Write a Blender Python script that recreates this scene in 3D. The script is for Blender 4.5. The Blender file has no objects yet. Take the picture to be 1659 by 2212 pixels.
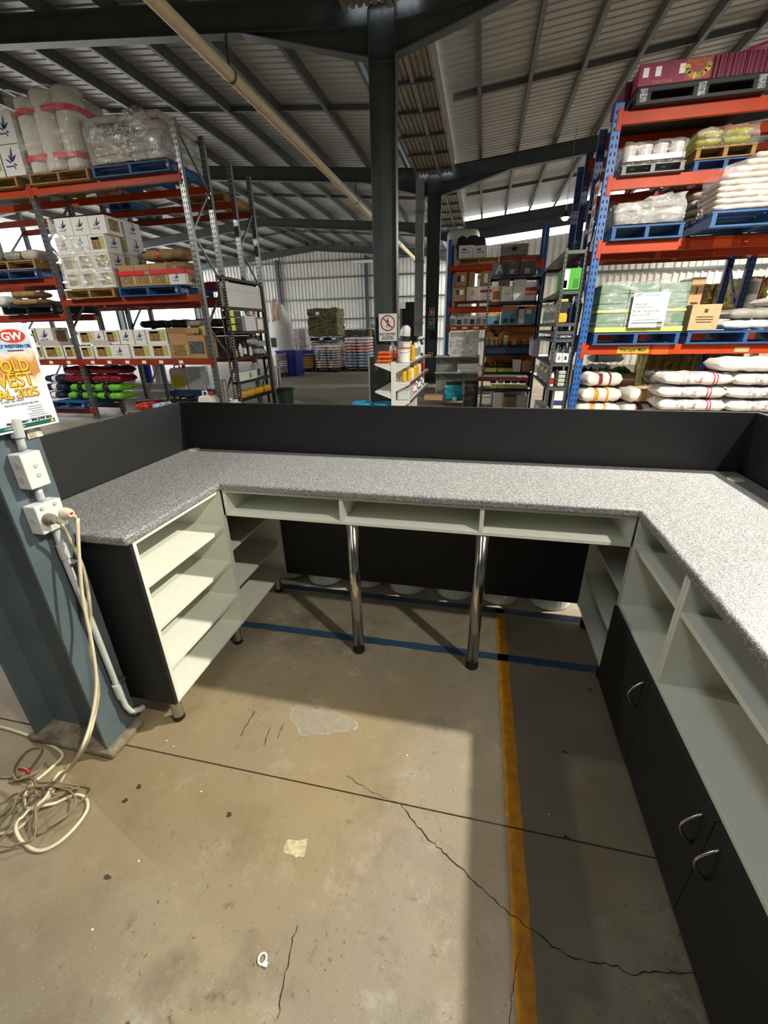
import bpy, math, random
from mathutils import Vector, Matrix, Euler
rnd = random.Random(7)
SC = bpy.context.scene
COL = SC.collection

# ------------------------------------------------------------------ camera
W, H, F = 1659, 2212, 904.35
CAM = Vector((0, 0, 1.63))
YAW, PITCH, ROLL = -0.2229136, 0.4112381, -0.0198392
_sy, _cy, _sp, _cp = math.sin(YAW), math.cos(YAW), math.sin(PITCH), math.cos(PITCH)
FWD = Vector((_sy * _cp, _cy * _cp, -_sp))
_r = Vector((_cy, -_sy, 0)); _u = _r.cross(FWD)
RGT = _r * math.cos(ROLL) + _u * math.sin(ROLL)
UPV = -_r * math.sin(ROLL) + _u * math.cos(ROLL)
cam = bpy.data.cameras.new('camera'); camo = bpy.data.objects.new('camera', cam); COL.objects.link(camo)
cam.sensor_fit = 'HORIZONTAL'; cam.sensor_width = 36; cam.lens = F * 36 / W; cam.clip_start = .02; cam.clip_end = 300
camo.matrix_world = Matrix(((RGT.x, UPV.x, -FWD.x, CAM.x), (RGT.y, UPV.y, -FWD.y, CAM.y), (RGT.z, UPV.z, -FWD.z, CAM.z), (0, 0, 0, 1)))
SC.camera = camo

# ------------------------------------------------------------------ world, exposure
SC.view_settings.view_transform = 'Standard'; SC.view_settings.look = 'None'
SC.view_settings.gamma = 1; SC.view_settings.use_curve_mapping = False
SC.view_settings.exposure = 0.0
wd = bpy.data.worlds.new('sky'); SC.world = wd; wd.use_nodes = True
bg = wd.node_tree.nodes['Background']; bg.inputs[0].default_value = (.93, .97, 1, 1); bg.inputs[1].default_value = 5.2
LAMPS = [  # highbay lamps hung from the purlins: x, y, z, watts
    (2.73, 2.97, 4.4, 640), (2.4, -.55, 4.7, 200), (6.6, 7.4, 5.0, 130), (1.90, 14.0, 4.25, 420), (-8.6, 3.4, 5.3, 340), (9.2, 18.0, 5.3, 420)]  # last two invented, added to brighten the left racks and far right wall

# ------------------------------------------------------------------ pixel helpers (a pixel only gives a direction)
def ray(px, py): return FWD + RGT * ((px - W / 2) / F) - UPV * ((py - H / 2) / F)
def at(px, py, Y): d = ray(px, py); return CAM + d * ((Y - CAM.y) / d.y)
def fl(px, py, Z=0.0): d = ray(px, py); return CAM + d * ((Z - CAM.z) / d.z)
def ax(px, py, X): d = ray(px, py); return CAM + d * ((X - CAM.x) / d.x)

# ------------------------------------------------------------------ materials
def lin(c):
    if isinstance(c, str):
        c = [int(c[i:i + 2], 16) / 255 for i in (0, 2, 4)]
        c = [v / 12.92 if v <= .04045 else ((v + .055) / 1.055) ** 2.4 for v in c]
    return (c[0], c[1], c[2], 1)
MATS = {}
def mat(name, col, rough=.5, metal=0, var=0, vs=6, col2=None, bump=0, bs=40, spec=.5, alpha=1, emit=0, coat=0, stretch=None):
    if name in MATS: return MATS[name]
    m = bpy.data.materials.new(name); m.use_nodes = True; MATS[name] = m
    nt = m.node_tree; b = nt.nodes['Principled BSDF']
    c = lin(col)
    b.inputs['Base Color'].default_value = c; b.inputs['Roughness'].default_value = rough
    b.inputs['Metallic'].default_value = metal; b.inputs['Specular IOR Level'].default_value = spec
    b.inputs['Coat Weight'].default_value = coat
    if alpha < 1: b.inputs['Alpha'].default_value = alpha
    if emit: b.inputs['Emission Color'].default_value = c; b.inputs['Emission Strength'].default_value = emit
    if var or bump:
        tc = nt.nodes.new('ShaderNodeTexCoord'); src = tc.outputs['Object']
        if stretch:
            mp = nt.nodes.new('ShaderNodeMapping'); mp.inputs['Scale'].default_value = stretch
            nt.links.new(src, mp.inputs[0]); src = mp.outputs[0]
    if var:
        n = nt.nodes.new('ShaderNodeTexNoise'); n.inputs['Scale'].default_value = vs; n.inputs['Detail'].default_value = 5
        nt.links.new(src, n.inputs['Vector'])
        mx = nt.nodes.new('ShaderNodeMix'); mx.data_type = 'RGBA'
        k = 1 - var
        mx.inputs[6].default_value = lin(col2) if col2 else (c[0] * k, c[1] * k, c[2] * k, 1)
        mx.inputs[7].default_value = c
        mr = nt.nodes.new('ShaderNodeMapRange'); mr.inputs[1].default_value = .35; mr.inputs[2].default_value = .65
        nt.links.new(n.outputs[0], mr.inputs[0]); nt.links.new(mr.outputs[0], mx.inputs[0]); nt.links.new(mx.outputs[2], b.inputs['Base Color'])
    if bump:
        n = nt.nodes.new('ShaderNodeTexNoise'); n.inputs['Scale'].default_value = bs; n.inputs['Detail'].default_value = 4
        nt.links.new(src, n.inputs['Vector'])
        bn = nt.nodes.new('ShaderNodeBump'); bn.inputs['Strength'].default_value = bump; bn.inputs['Distance'].default_value = .02
        nt.links.new(n.outputs[0], bn.inputs['Height']); nt.links.new(bn.outputs[0], b.inputs['Normal'])
    return m

# ------------------------------------------------------------------ mesh builder
class B:
    def __init__(s): s.v = []; s.f = []
    def add(s, v, f):
        o = len(s.v); s.v += [tuple(p) for p in v]; s.f += [tuple(i + o for i in q) for q in f]; return s
    def box(s, x0, y0, z0, x1, y1, z1):
        return s.add([(x0, y0, z0), (x1, y0, z0), (x1, y1, z0), (x0, y1, z0), (x0, y0, z1), (x1, y0, z1), (x1, y1, z1), (x0, y1, z1)],
                     [(0, 3, 2, 1), (4, 5, 6, 7), (0, 1, 5, 4), (1, 2, 6, 5), (2, 3, 7, 6), (3, 0, 4, 7)])
    def bar(s, a, b, w, h=None, up=(0, 0, 1)):
        a = Vector(a); b = Vector(b); d = (b - a).normalized(); u = Vector(up)
        if abs(d.dot(u)) > .98: u = Vector((0, 1, 0))
        x = d.cross(u).normalized() * (w / 2); y = x.cross(d).normalized() * ((h or w) / 2)
        P = [a - x - y, a + x - y, a + x + y, a - x + y, b - x - y, b + x - y, b + x + y, b - x + y]
        return s.add(P, [(0, 1, 2, 3), (7, 6, 5, 4), (1, 0, 4, 5), (2, 1, 5, 6), (3, 2, 6, 7), (0, 3, 7, 4)])
    def lathe(s, prof, c=(0, 0, 0), n=20, axis=2):
        o = len(s.v)
        for r, z in prof:
            for k in range(n):
                t = 2 * math.pi * k / n; p = [r * math.cos(t), r * math.sin(t), z]
                if axis == 0: p = [p[2], p[0], p[1]]
                if axis == 1: p = [p[0], p[2], -p[1]]
                s.v.append((p[0] + c[0], p[1] + c[1], p[2] + c[2]))
        m = len(prof)
        for i in range(m - 1):
            for k in range(n):
                s.f.append((o + i * n + k, o + i * n + (k + 1) % n, o + (i + 1) * n + (k + 1) % n, o + (i + 1) * n + k))
        s.f.append(tuple(o + k for k in reversed(range(n)))); s.f.append(tuple(o + (m - 1) * n + k for k in range(n)))
        return s
    def cyl(s, c, r, h, n=20, axis=2): return s.lathe([(r, 0), (r, h)], c, n, axis)
    def tube(s, pts, r, n=8, cap=True):
        pts = [Vector(p) for p in pts]; o = len(s.v); m = len(pts); ref = None
        for i, p in enumerate(pts):
            d = (pts[min(i + 1, m - 1)] - pts[max(i - 1, 0)]).normalized()
            if ref is None: ref = d.orthogonal().normalized()
            ref = (ref - d * ref.dot(d)).normalized(); y = d.cross(ref)
            rr = r[i] if isinstance(r, (list, tuple)) else r
            for k in range(n):
                t = 2 * math.pi * k / n; s.v.append(tuple(p + (ref * math.cos(t) + y * math.sin(t)) * rr))
        for i in range(m - 1):
            for k in range(n): s.f.append((o + i * n + k, o + i * n + (k + 1) % n, o + (i + 1) * n + (k + 1) % n, o + (i + 1) * n + k))
        if cap: s.f.append(tuple(o + k for k in reversed(range(n)))); s.f.append(tuple(o + (m - 1) * n + k for k in range(n)))
        return s
    def prism(s, poly, axis, a0, a1):
        """extrude a 2-D polygon (the two axes other than `axis`, in order) from a0 to a1"""
        n = len(poly); o = len(s.v)
        for a in (a0, a1):
            for p in poly:
                q = [0, 0, 0]; r = [i for i in range(3) if i != axis]; q[r[0]], q[r[1]], q[axis] = p[0], p[1], a; s.v.append(tuple(q))
        s.f.append(tuple(o + i for i in reversed(range(n)))); s.f.append(tuple(o + n + i for i in range(n)))
        for i in range(n): s.f.append((o + i, o + (i + 1) % n, o + n + (i + 1) % n, o + n + i))
        return s
    def mesh(s, name, m, smooth=False):
        me = bpy.data.meshes.new(name); me.from_pydata(s.v, [], s.f); me.update()
        if m: me.materials.append(m)
        if smooth: me.polygons.foreach_set('use_smooth', [True] * len(me.polygons))
        return me
def link(name, me, parent=None, loc=None, rot=None):
    o = bpy.data.objects.new(name, me); COL.objects.link(o)
    if parent: o.parent = parent
    if loc is not None: o.location = loc
    if rot is not None: o.rotation_euler = rot
    return o
def tag(o, label=None, cat=None, group=None, kind=None):
    if label: o['label'] = label
    if cat: o['category'] = cat
    if group: o['group'] = group
    if kind: o['kind'] = kind
    return o
def fix_normals(me):
    import bmesh
    bm = bmesh.new(); bm.from_mesh(me); bmesh.ops.recalc_face_normals(bm, faces=bm.faces); bm.to_mesh(me); bm.free()
def part(name, b, m, parent=None, bevel=0, smooth=False, loc=None, rot=None, seg=2):
    me = b.mesh(name, m, smooth) if isinstance(b, B) else b
    if isinstance(b, B) and (smooth or bevel): fix_normals(me)
    o = link(name, me, parent, loc, rot)
    if bevel:
        md = o.modifiers.new('bevel', 'BEVEL'); md.width = bevel; md.segments = seg; md.limit_method = 'ANGLE'
    return o
def thing(name, label, cat, loc=(0, 0, 0), rz=0, group=None):
    o = link(name, None, None, loc, (0, 0, rz)); o.empty_display_size = .05
    return tag(o, label, cat, group)
def struct(name, b, m, **k): return tag(part(name, b, m, **k), kind='structure')
def copy_tree(o, parent=None):
    c = o.copy(); COL.objects.link(c); c.parent = parent
    for ch in o.children: copy_tree(ch, c)
    return c
def text_mesh(s, size, m, depth=.0006, align='LEFT', xs=1, bold=0):
    cu = bpy.data.curves.new('txt', 'FONT'); cu.body = s; cu.size = size; cu.extrude = depth; cu.align_x = align; cu.resolution_u = 3
    cu.offset = bold
    o = bpy.data.objects.new('txt', cu); COL.objects.link(o)
    me = bpy.data.meshes.new_from_object(o.evaluated_get(bpy.context.evaluated_depsgraph_get()))
    bpy.data.objects.remove(o); bpy.data.curves.remove(cu)
    if xs != 1: me.transform(Matrix.Diagonal((xs, 1, 1, 1)))
    me.materials.clear(); me.materials.append(m); return me
def text(name, s, size, m, parent, loc, rot, **k): return link(name, text_mesh(s, size, m, **k), parent, loc, rot)
RX = math.pi / 2
FACE_Y = (RX, 0, 0)          # text facing -Y (towards the camera)
FACE_XP = (RX, 0, RX)        # text facing +X
def grid_mesh(name, nu, nv, fn, m, smooth=True, wrapu=False):
    b = B()
    for j in range(nv):
        for i in range(nu): b.v.append(tuple(fn(i / (nu if wrapu else nu - 1), j / (nv - 1))))
    for j in range(nv - 1):
        for i in range(nu if wrapu else nu - 1):
            i2 = (i + 1) % nu; b.f.append((j * nu + i, j * nu + i2, (j + 1) * nu + i2, (j + 1) * nu + i))
    me = b.mesh(name, m, smooth); return me
# ------------------------------------------------------------------ shared materials
M_steel = mat('slate_painted_steel', '4b5355', .45, .0, .25, 3, bump=.05, bs=30)
M_steel2 = mat('column_paint_near', '5c6a70', .4, 0, .22, 5, bump=.06, bs=40)
M_roof = mat('roof_sheet_underside', 'c6c8c9', .42, .1, .12, 2)
M_wallsheet = mat('wall_sheet_cream', 'f0eee8', .5, .0, .08, 3)
M_wallgrey = mat('wall_sheet_slate', '565b5e', .6, 0, .15, 3)  # dark sheet for the added unseen walls, chosen to bounce less light
M_white = mat('white_melamine', 'e4e6da', .45, 0, .03, 20)
M_black = mat('black_laminate', '191b1d', .55, 0, .06, 30, bump=.03, bs=300)
M_dark = mat('black_plastic', '101112', .45)
M_chrome = mat('chrome', 'c9c6bf', .16, 1)
M_brushed = mat('brushed_steel', 'b9bab8', .32, 1)

# ------------------------------------------------------------------ floor: slabs with sawn joints
def concrete():
    m = bpy.data.materials.new('stained_concrete'); m.use_nodes = True; nt = m.node_tree; b = nt.nodes['Principled BSDF']
    tc = nt.nodes.new('ShaderNodeTexCoord'); src = tc.outputs['Object']
    def noise(s, d=6, r=.6, off=0):
        n = nt.nodes.new('ShaderNodeTexNoise'); n.inputs['Scale'].default_value = s; n.inputs['Detail'].default_value = d; n.inputs['Roughness'].default_value = r
        mp = nt.nodes.new('ShaderNodeMapping'); mp.inputs['Location'].default_value = (off, off * 1.7, 0); nt.links.new(src, mp.inputs[0]); nt.links.new(mp.outputs[0], n.inputs['Vector']); return n.outputs[0]
    def ramp(f, a, bb):
        r = nt.nodes.new('ShaderNodeMapRange'); r.inputs[1].default_value = a; r.inputs[2].default_value = bb; nt.links.new(f, r.inputs[0]); return r.outputs[0]
    def mix(f, a, bb, typ='MIX', fac=None):
        x = nt.nodes.new('ShaderNodeMix'); x.data_type = 'RGBA'; x.blend_type = typ
        if fac is not None: x.inputs[0].default_value = fac
        else: nt.links.new(f, x.inputs[0])
        for i, q in ((6, a), (7, bb)):
            if isinstance(q, tuple): x.inputs[i].default_value = q
            else: nt.links.new(q, x.inputs[i])
        return x.outputs[2]
    c = mix(ramp(noise(1.3, 5, .6), .38, .62), lin('7c756a'), lin('8a8068'))
    c = mix(ramp(noise(2.6, 6, .7, 3.1), .5, .66), c, lin('6a6053'))
    c = mix(ramp(noise(5.5, 7, .75, 8.2), .55, .72), c, lin('a09a8d'))
    c = mix(ramp(noise(16, 5, .7, 5.0), .60, .70), c, lin('5c5347'))
    c = mix(ramp(noise(60, 3, .6, 2.0), .64, .72), c, lin('4a4034'))
    c = mix(ramp(noise(.8, 4, .6, 11.3), .45, .62), c, lin('756a56'))
    c = mix(ramp(noise(150, 3, .6, 4.0), .62, .8), c, lin('b5ad9b'))
    c = mix(ramp(noise(9, 6, .7, 1.3), .56, .74), c, lin('6e665a'))
    sx = nt.nodes.new('ShaderNodeSeparateXYZ'); nt.links.new(src, sx.inputs[0])
    def edge(o, a, bb, n):   # soft-edged stain boundary, ragged by noise
        ad = nt.nodes.new('ShaderNodeMath'); ad.operation = 'MULTIPLY_ADD'; ad.inputs[1].default_value = .5; nt.links.new(n, ad.inputs[0]); nt.links.new(o, ad.inputs[2]); return ramp(ad.outputs[0], a + .25, bb + .25)
    def mul(a, bb):
        q = nt.nodes.new('ShaderNodeMath'); q.operation = 'MULTIPLY'
        for i, v in ((0, a), (1, bb)):
            if isinstance(v, float): q.inputs[i].default_value = v
            else: nt.links.new(v, q.inputs[i])
        return q.outputs[0]
    ns = noise(3, 5, .7, 21)
    st = mul(mul(edge(sx.outputs[0], -.02, -.42, ns), edge(sx.outputs[1], .3, .85, ns)), mul(edge(sx.outputs[1], 1.9, 1.2, ns), .45))
    c = mix(st, c, lin('947d4f'))
    nt.links.new(c, b.inputs['Base Color'])
    nt.links.new(ramp(noise(4, 4, .6, 6), .2, .8), b.inputs['Roughness'])
    rr = nt.nodes.new('ShaderNodeMapRange'); rr.inputs[3].default_value = .42; rr.inputs[4].default_value = .75
    nt.links.new(noise(4, 4, .6, 6), rr.inputs[0]); nt.links.new(rr.outputs[0], b.inputs['Roughness'])
    bn = nt.nodes.new('ShaderNodeBump'); bn.inputs['Strength'].default_value = .12; bn.inputs['Distance'].default_value = .01
    nt.links.new(noise(110, 5, .7), bn.inputs['Height']); nt.links.new(bn.outputs[0], b.inputs['Normal'])
    return m
M_conc = concrete()
M_joint = mat('joint_dirt', '231e19', .9)
floor = struct('floor', B().box(-19.2, -7, -.20, 16.4, 28.4, -.012), M_joint)
ys = [-7, -5.6, .985, 7.6, 14.4, 21.3, 28.4]
for i in range(len(ys) - 1):
    for x0, x1 in ((-19.2, -1.56), (-1.56, 16.4)) if i > 2 else ((-19.2, 16.4),):
        part('concrete_slab', B().box(x0 + .003, ys[i] + .003, -.012, x1 - .003, ys[i + 1] - .003, 0), M_conc, floor)
# outdoor ground beyond the open sides
struct('ground_yard', B().box(-60, -45, -.25, 60, 60, -.205), mat('pale_gravel', 'cfc8ba', .9, 0, .2, 3))
# painted lines, cracks
M_orange_line = mat('worn_orange_paint', 'd58d10', .55, 0, .3, 26, col2='b0771a', bump=.1)
M_blue_line = mat('worn_blue_paint', '1f3f5a', .55, 0, .3, 30, col2='2c4256', bump=.1)
def wobble_strip(name, p0, p1, w, m, n=40, amp=.003, z=.0008):
    b = B(); p0 = Vector(p0); p1 = Vector(p1); d = (p1 - p0); nrm = Vector((-d.y, d.x)).normalized()
    for i in range(n + 1):
        c = p0 + d * i / n
        for s in (-1, 1):
            q = c + nrm * s * (w / 2 + rnd.uniform(-amp, amp)); b.v.append((q.x, q.y, z))
    for i in range(n): b.f.append((2 * i, 2 * i + 1, 2 * i + 3, 2 * i + 2))
    o = part(name, b, m); md = o.modifiers.new('thick', 'SOLIDIFY'); md.thickness = .0006; md.offset = 1
    return tag(o, kind='structure')
wobble_strip('trim_1', (.22, 2.27), (.23, .988), .054, M_orange_line, 60)
wobble_strip('trim_2', (.23, .982), (.228, -1.2), .056, M_orange_line, 60)
wobble_strip('trim_3', (-1.45, 1.83), (1.2, 1.85), .052, M_blue_line, 60)
wobble_strip('trim_4', (-1.75, 2.265), (1.2, 2.255), .052, M_blue_line, 60)
def crack(pts, w=.0035):
    b = B(); P = []
    for i in range(len(pts) - 1):
        a = fl(*pts[i]); c = fl(*pts[i + 1]); n = max(4, int((c - a).length / .012))
        for k in range(n): P.append(a.lerp(c, k / n) + Vector((rnd.uniform(-1, 1), rnd.uniform(-1, 1), 0)) * .004)
    P.append(fl(*pts[-1]))
    for i, p in enumerate(P):
        d = (P[min(i + 1, len(P) - 1)] - P[max(0, i - 1)]).normalized(); nn = Vector((-d.y, d.x, 0)); ww = w * rnd.uniform(.35, 1) / 2
        b.v += [tuple(p + nn * ww + Vector((0, 0, .0017))), tuple(p - nn * ww + Vector((0, 0, .0017)))]
    for i in range(len(P) - 1): b.f.append((2 * i, 2 * i + 1, 2 * i + 3, 2 * i + 2))
    part('crack', b, M_joint, floor)
crack([(865, 1738), (925, 1812), (1000, 1880), (1080, 1957), (1140, 2003), (1190, 2042), (1245, 2072), (1320, 2085), (1370, 2105), (1420, 2098), (1500, 2104)], .004)
crack([(1130, 2020), (1118, 2080), (1106, 2140), (1100, 2212)], .002)
crack([(750, 1675), (800, 1710), (860, 1735)], .002)
crack([(640, 2000), (620, 2090), (600, 2200)], .003)
crack([(550, 1535), (520, 1590)], .006); crack([(585, 1570), (570, 1610)], .004); crack([(615, 1560), (600, 1595)], .003)
# worn pale patch with a crusty rim, scrap of paper mark
def blob(name, px, py, rx, ry, m, z, n=48, j=.18, seed=1):
    r = random.Random(seed); c = fl(px, py); b = B(); ph = [r.uniform(0, 6.28) for _ in range(6)]
    b.v.append((c.x, c.y, z))
    for k in range(n):
        t = 2 * math.pi * k / n; q = 1 + j * sum(math.sin((i + 2) * t + ph[i]) / (i + 1.5) for i in range(6))
        b.v.append((c.x + rx * q * math.cos(t), c.y + ry * q * math.sin(t), z))
    for k in range(n): b.f.append((0, 1 + k, 1 + (k + 1) % n))
    return part(name, b, m, floor)
blob('worn_rim', 690, 1557, .128, .085, mat('worn_rim', 'a19a8a', .8, 0, .6, 70, col2='80786a'), .0006, j=.3, seed=4)
blob('worn_patch', 690, 1556, .12, .078, mat('worn_patch', '837a6a', .75, 0, .35, 30, col2='8d8473'), .001, j=.3, seed=4)
b = B(); b.v = [tuple(fl(x, y, .001)) for x, y in ((640, 1828), (622, 1813), (645, 1816), (664, 1811), (662, 1828), (657, 1851), (640, 1850), (612, 1842), (614, 1828))]; b.f = [(0, 1 + k, 1 + (k + 1) % 8) for k in range(8)]; part('paint_mark', b, mat('cream_mark', 'c4b994', .7, 0, .4, 60, col2='a3966f'), floor)
for px, py in [(880, 1632), (360, 1600), (375, 1612), (435, 1710), (640, 1850), (1210, 1375), (200, 2008), (300, 1860), (1185, 1760)]:
    blob('grit', px, py, .004, .003, mat('grit', 'ddd6c6', .8), .0012, 8, .2, px)
for px, py in [(300, 1700), (270, 1730), (1225, 1810), (1275, 1490), (1220, 1625), (232, 1895), (495, 1760)]:
    blob('oil_spot', px, py, .011, .008, mat('oil_spot', '3d3128', .6), .0011, 14, .3, px)

# ------------------------------------------------------------------ portal frames, purlins, roof
YC = [-5.6, 1.015, 7.6, 14.4, 21.3, 28.2]
XC = -1.61; RL, RR = -10.35, 7.2; EL, ER = -19.14, 16.0
def zu(x):   # underside of the rafters
    d = abs(x - XC)
    return 5.33 + .0865 * (d if abs(x - XC) <= 8.79 else 2 * 8.79 - d) - (0 if d < 17.6 else 0)
def zun(x):
    if x < RL: return 6.09 - .0865 * (RL - x)
    if x < XC: return 5.33 + .0865 * (XC - x)
    if x < RR: return 5.33 + .0865 * (x - XC)
    return 6.09 - .0865 * (x - RR)
RD = .34
def rafter(y, xa, xb):
    """I-section rafter between two x with a haunch at the ends that meet a column"""
    root = tag(link('rafter', None, None, (0, y, 0)), kind='structure')
    b = B(); fl_ = B()
    za, zb = zun(xa), zun(xb)
    b.add([(xa, -.006, za), (xb, -.006, zb), (xb, -.006, zb + RD), (xa, -.006, za + RD), (xa, .006, za), (xb, .006, zb), (xb, .006, zb + RD), (xa, .006, za + RD)],
          [(0, 1, 2, 3), (7, 6, 5, 4), (1, 0, 4, 5), (2, 1, 5, 6), (3, 2, 6, 7), (0, 3, 7, 4)])
    part('web', b, M_steel, root)
    for dz in (.006, RD - .006):
        part('flange', B().bar((xa, 0, za + dz), (xb, 0, zb + dz), .17, .014), M_steel, root)
    lo = xa if abs(xa - XC) < abs(xb - XC) else xb
    if abs(lo - XC) < .5:
        s = 1 if xb + xa > 2 * XC else -1; x0 = lo; x1 = lo + s * 1.85; z0, z1 = zun(x0), zun(x1)
        b = B(); b.add([(x0, -.006, z0 - .3), (x1, -.006, z1), (x0, -.006, z0), (x0, .006, z0 - .3), (x1, .006, z1), (x0, .006, z0)], [(0, 1, 2), (5, 4, 3), (0, 3, 4, 1), (1, 4, 5, 2), (2, 5, 3, 0)])
        part('haunch', b, M_steel, root)
        part('haunch_flange', B().bar((x0, 0, z0 - .3), (x1, 0, z1), .17, .014), M_steel, root)
    for k in range(3):   # fly braces up to the purlins
        x = xa + (xb - xa) * (.25 + .27 * k)
        part('fly_brace', B().bar((x, 0, zun(x) + .02), (x + .02, .38, zun(x) + RD + .12), .035, .006), M_steel, root)
    return root
for y in YC:
    rafter(y, XC - .18, RL); rafter(y, RL, EL)
    if y < 22: rafter(y, XC + .18, RR); rafter(y, RR, ER)
def column(name, x, y, top, m):
    root = tag(link(name, None, None, (x, y, 0)), kind='structure')
    part('web', B().box(-.178, -.005, 0, .178, .005, top), m, root)
    for s in (-1, 1): part('flange', B().box(s * .19 - (.013 if s > 0 else 0), -.085, 0, s * .19 + (0 if s > 0 else .013), .085, top), m, root, bevel=.002)
    if m != M_steel2: part('base_plate', B().box(-.24, -.14, 0, .24, .14, .02), m, root)
    return root
for y in YC:
    m = M_steel2 if y == 1.015 else M_steel
    col = column('structural_column', XC, y, zun(XC) + RD, m)
    for z in (4.98, zun(XC) + RD - .1): part('cap_stiffener', B().box(-.178, -.08, z, .178, .08, z + .012), m, col)
    column('structural_column', EL, y, zun(EL) + RD, M_steel); column('structural_column', ER, y, zun(ER) + RD, M_steel)
ceiling = tag(link('ceiling', None), kind='structure')
def slope_sheet(x0, x1, y0, y1, name='roof_sheet'):
    b = B(); z0, z1 = zun(x0) + RD + .2, zun(x1) + RD + .2; p = .19; n = int((y1 - y0) / p)
    for i in range(n):
        y = y0 + i * p
        for dy, dz in ((0, 0), (.13, 0), (.145, .03), (.175, .03)):
            b.v += [(x0, y + dy, z0 + dz), (x1, y + dy, z1 + dz)]
    for i in range(len(b.v) // 2 - 1): b.f.append((2 * i, 2 * i + 1, 2 * i + 3, 2 * i + 2))
    return part(name, b, M_roof, ceiling)
slope_sheet(EL - .1, RL, -6.2, 28.9); slope_sheet(RL, XC - .45, -6.2, 28.9)
slope_sheet(XC + .45, RR, -6, 21.7); slope_sheet(RR, ER + .1, -6, 21.7)
M_purlin = mat('galvanised_purlin', '6d7274', .4, .3, .2, 4)
def purlin(x, y0, y1, s):
    z = zun(x) + RD; b = B()
    b.prism([(x, z), (x + s * .07, z), (x + s * .07, z + .014), (x + s * .06, z + .014), (x + s * .06, z + .003), (x + .003 * s, z + .003), (x + .003 * s, z + .197), (x + s * .06, z + .197), (x + s * .06, z + .2), (x, z + .2)], 1, y0, y1)
    me = b.mesh('purlin', M_purlin); fix_normals(me); link('purlin', me, ceiling)
px_l = [XC - .75 - 1.13 * k for k in range(8)]; px_r = [XC + 1.18 + .93 * k for k in range(9)]
for x in px_l: purlin(x, -6, 28.4, -1)
for k in range(7): purlin(RL - .5 - 1.2 * k, -6, 28.4, -1)
for x in px_r: purlin(x, -6, 21.6, 1)
for k in range(7): purlin(RR + .6 + 1.2 * k, -6, 21.6, 1)
# bridging struts across the purlins half way between frames
for i in range(len(YC) - 1):
    y = (YC[i] + YC[i + 1]) / 2
    part('bridging', B().bar((XC - .7, y, zun(XC - .7) + RD + .1), (RL, y, zun(RL) + RD + .1), .05, .1), M_purlin, ceiling)
    part('bridging', B().bar((EL, y, zun(EL) + RD + .1), (RL, y, zun(RL) + RD + .1), .05, .1), M_purlin, ceiling)
    if y < 21: part('bridging', B().bar((XC + .7, y, zun(XC + .7) + RD + .1), (RR, y, zun(RR) + RD + .1), .05, .1), M_purlin, ceiling)
# valley gutter between the two roofs: ribbed sheet on brackets
M_gut = mat('gutter_zinc', 'a79f92', .5, .3, .3, 5)
for i in range(1, 4):
    y0, y1 = YC[i] + .15, YC[i + 1] - .1
    g = tag(link('valley_gutter', None, None, (XC, (y0 + y1) / 2, zun(XC) + .2)), kind='structure'); L = (y1 - y0) / 2
    b = B(); n = 10; w = .98
    for k in range(n):
        x = -.5 + .1 * k
        for dx, dz in ((0, 0), (.05, 0), (.06, .035), (.09, .035)): b.v += [(x + dx, -L, dz), (x + dx, L, dz)]
    for k in range(len(b.v) // 2 - 1): b.f.append((2 * k, 2 * k + 1, 2 * k + 3, 2 * k + 2))
    part('gutter_sheet', b, M_gut, g)
    for s in (-.5, .48): part('gutter_edge', B().box(s, -L, -.03, s + .05, L, .32), M_gut, g)
    part('centre_rail', B().box(.1, -L, -.05, .16, L, -.005), M_gut, g)
    for k in range(6): part('bracket', B().box(-.5, -L + (k + .5) * L / 3, -.055, .5, -L + (k + .5) * L / 3 + .05, -.006), M_steel, g)

# ------------------------------------------------------------------ walls
def ribbed(x0, x1, zt0, zt1, pitch, y, z0=0, rib=.07):
    b = B(); n = int((x1 - x0) / pitch); zt = lambda x: zt0 + (zt1 - zt0) * (x - x0) / (x1 - x0)
    for i in range(n):
        x = x0 + i * pitch
        for f, d in ((0, 0), (.58, 0), (.62, rib), (.94, rib)):
            xx = x + f * pitch; b.v += [(xx, y - d + rib, z0), (xx, y - d + rib, zt(xx))]
    b.v += [(x1, y + rib, z0), (x1, y + rib, zt(x1))]
    for i in range(len(b.v) // 2 - 1): b.f.append((2 * i, 2 * i + 2, 2 * i + 3, 2 * i + 1))
    return b
wall_back = struct('wall_back', ribbed(EL, RL, zun(EL) + RD + .2, zun(RL) + RD + .2, .23, 28.4), M_wallsheet)
part('gable_sheet', ribbed(RL, XC + .2, zun(RL) + RD + .2, zun(XC) + RD + .2, .23, 28.4), M_wallsheet, wall_back)
for z in (1.0, 2.25, 3.4, 4.6, 5.5):
    part('girt', B().box(EL, 28.26, z, XC, 28.36, z + .09), M_purlin, wall_back)
for x in (-13.0, -7.2): part('wind_post', B().box(x - .1, 28.1, 0, x + .1, 28.3, 5.7), M_steel, wall_back)
wall_right = struct('wall_right', ribbed(XC - .1, RR, zun(XC) - .62, zun(RR) - .62, .25, 21.45), M_wallsheet)
part('gable_sheet', ribbed(RR, ER, zun(RR) - .62, zun(ER) - .62, .25, 21.45), M_wallsheet, wall_right)
for xa, xb in ((XC, RR), (RR, ER)):
    part('fascia_beam', B().add([(x, y, zun(x) - dz) for y in (21.36, 21.40) for x, dz in ((xa, .36), (xb, .36), (xb, 0), (xa, 0))], [(0, 1, 2, 3), (7, 6, 5, 4), (1, 0, 4, 5), (2, 1, 5, 6), (3, 2, 6, 7), (0, 3, 7, 4)]), M_steel, wall_right)
for z in (1.1, 2.4, 3.6): part('girt', B().box(XC, 21.3, z, ER, 21.4, z + .09), M_purlin, wall_right)
b = B()
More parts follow.
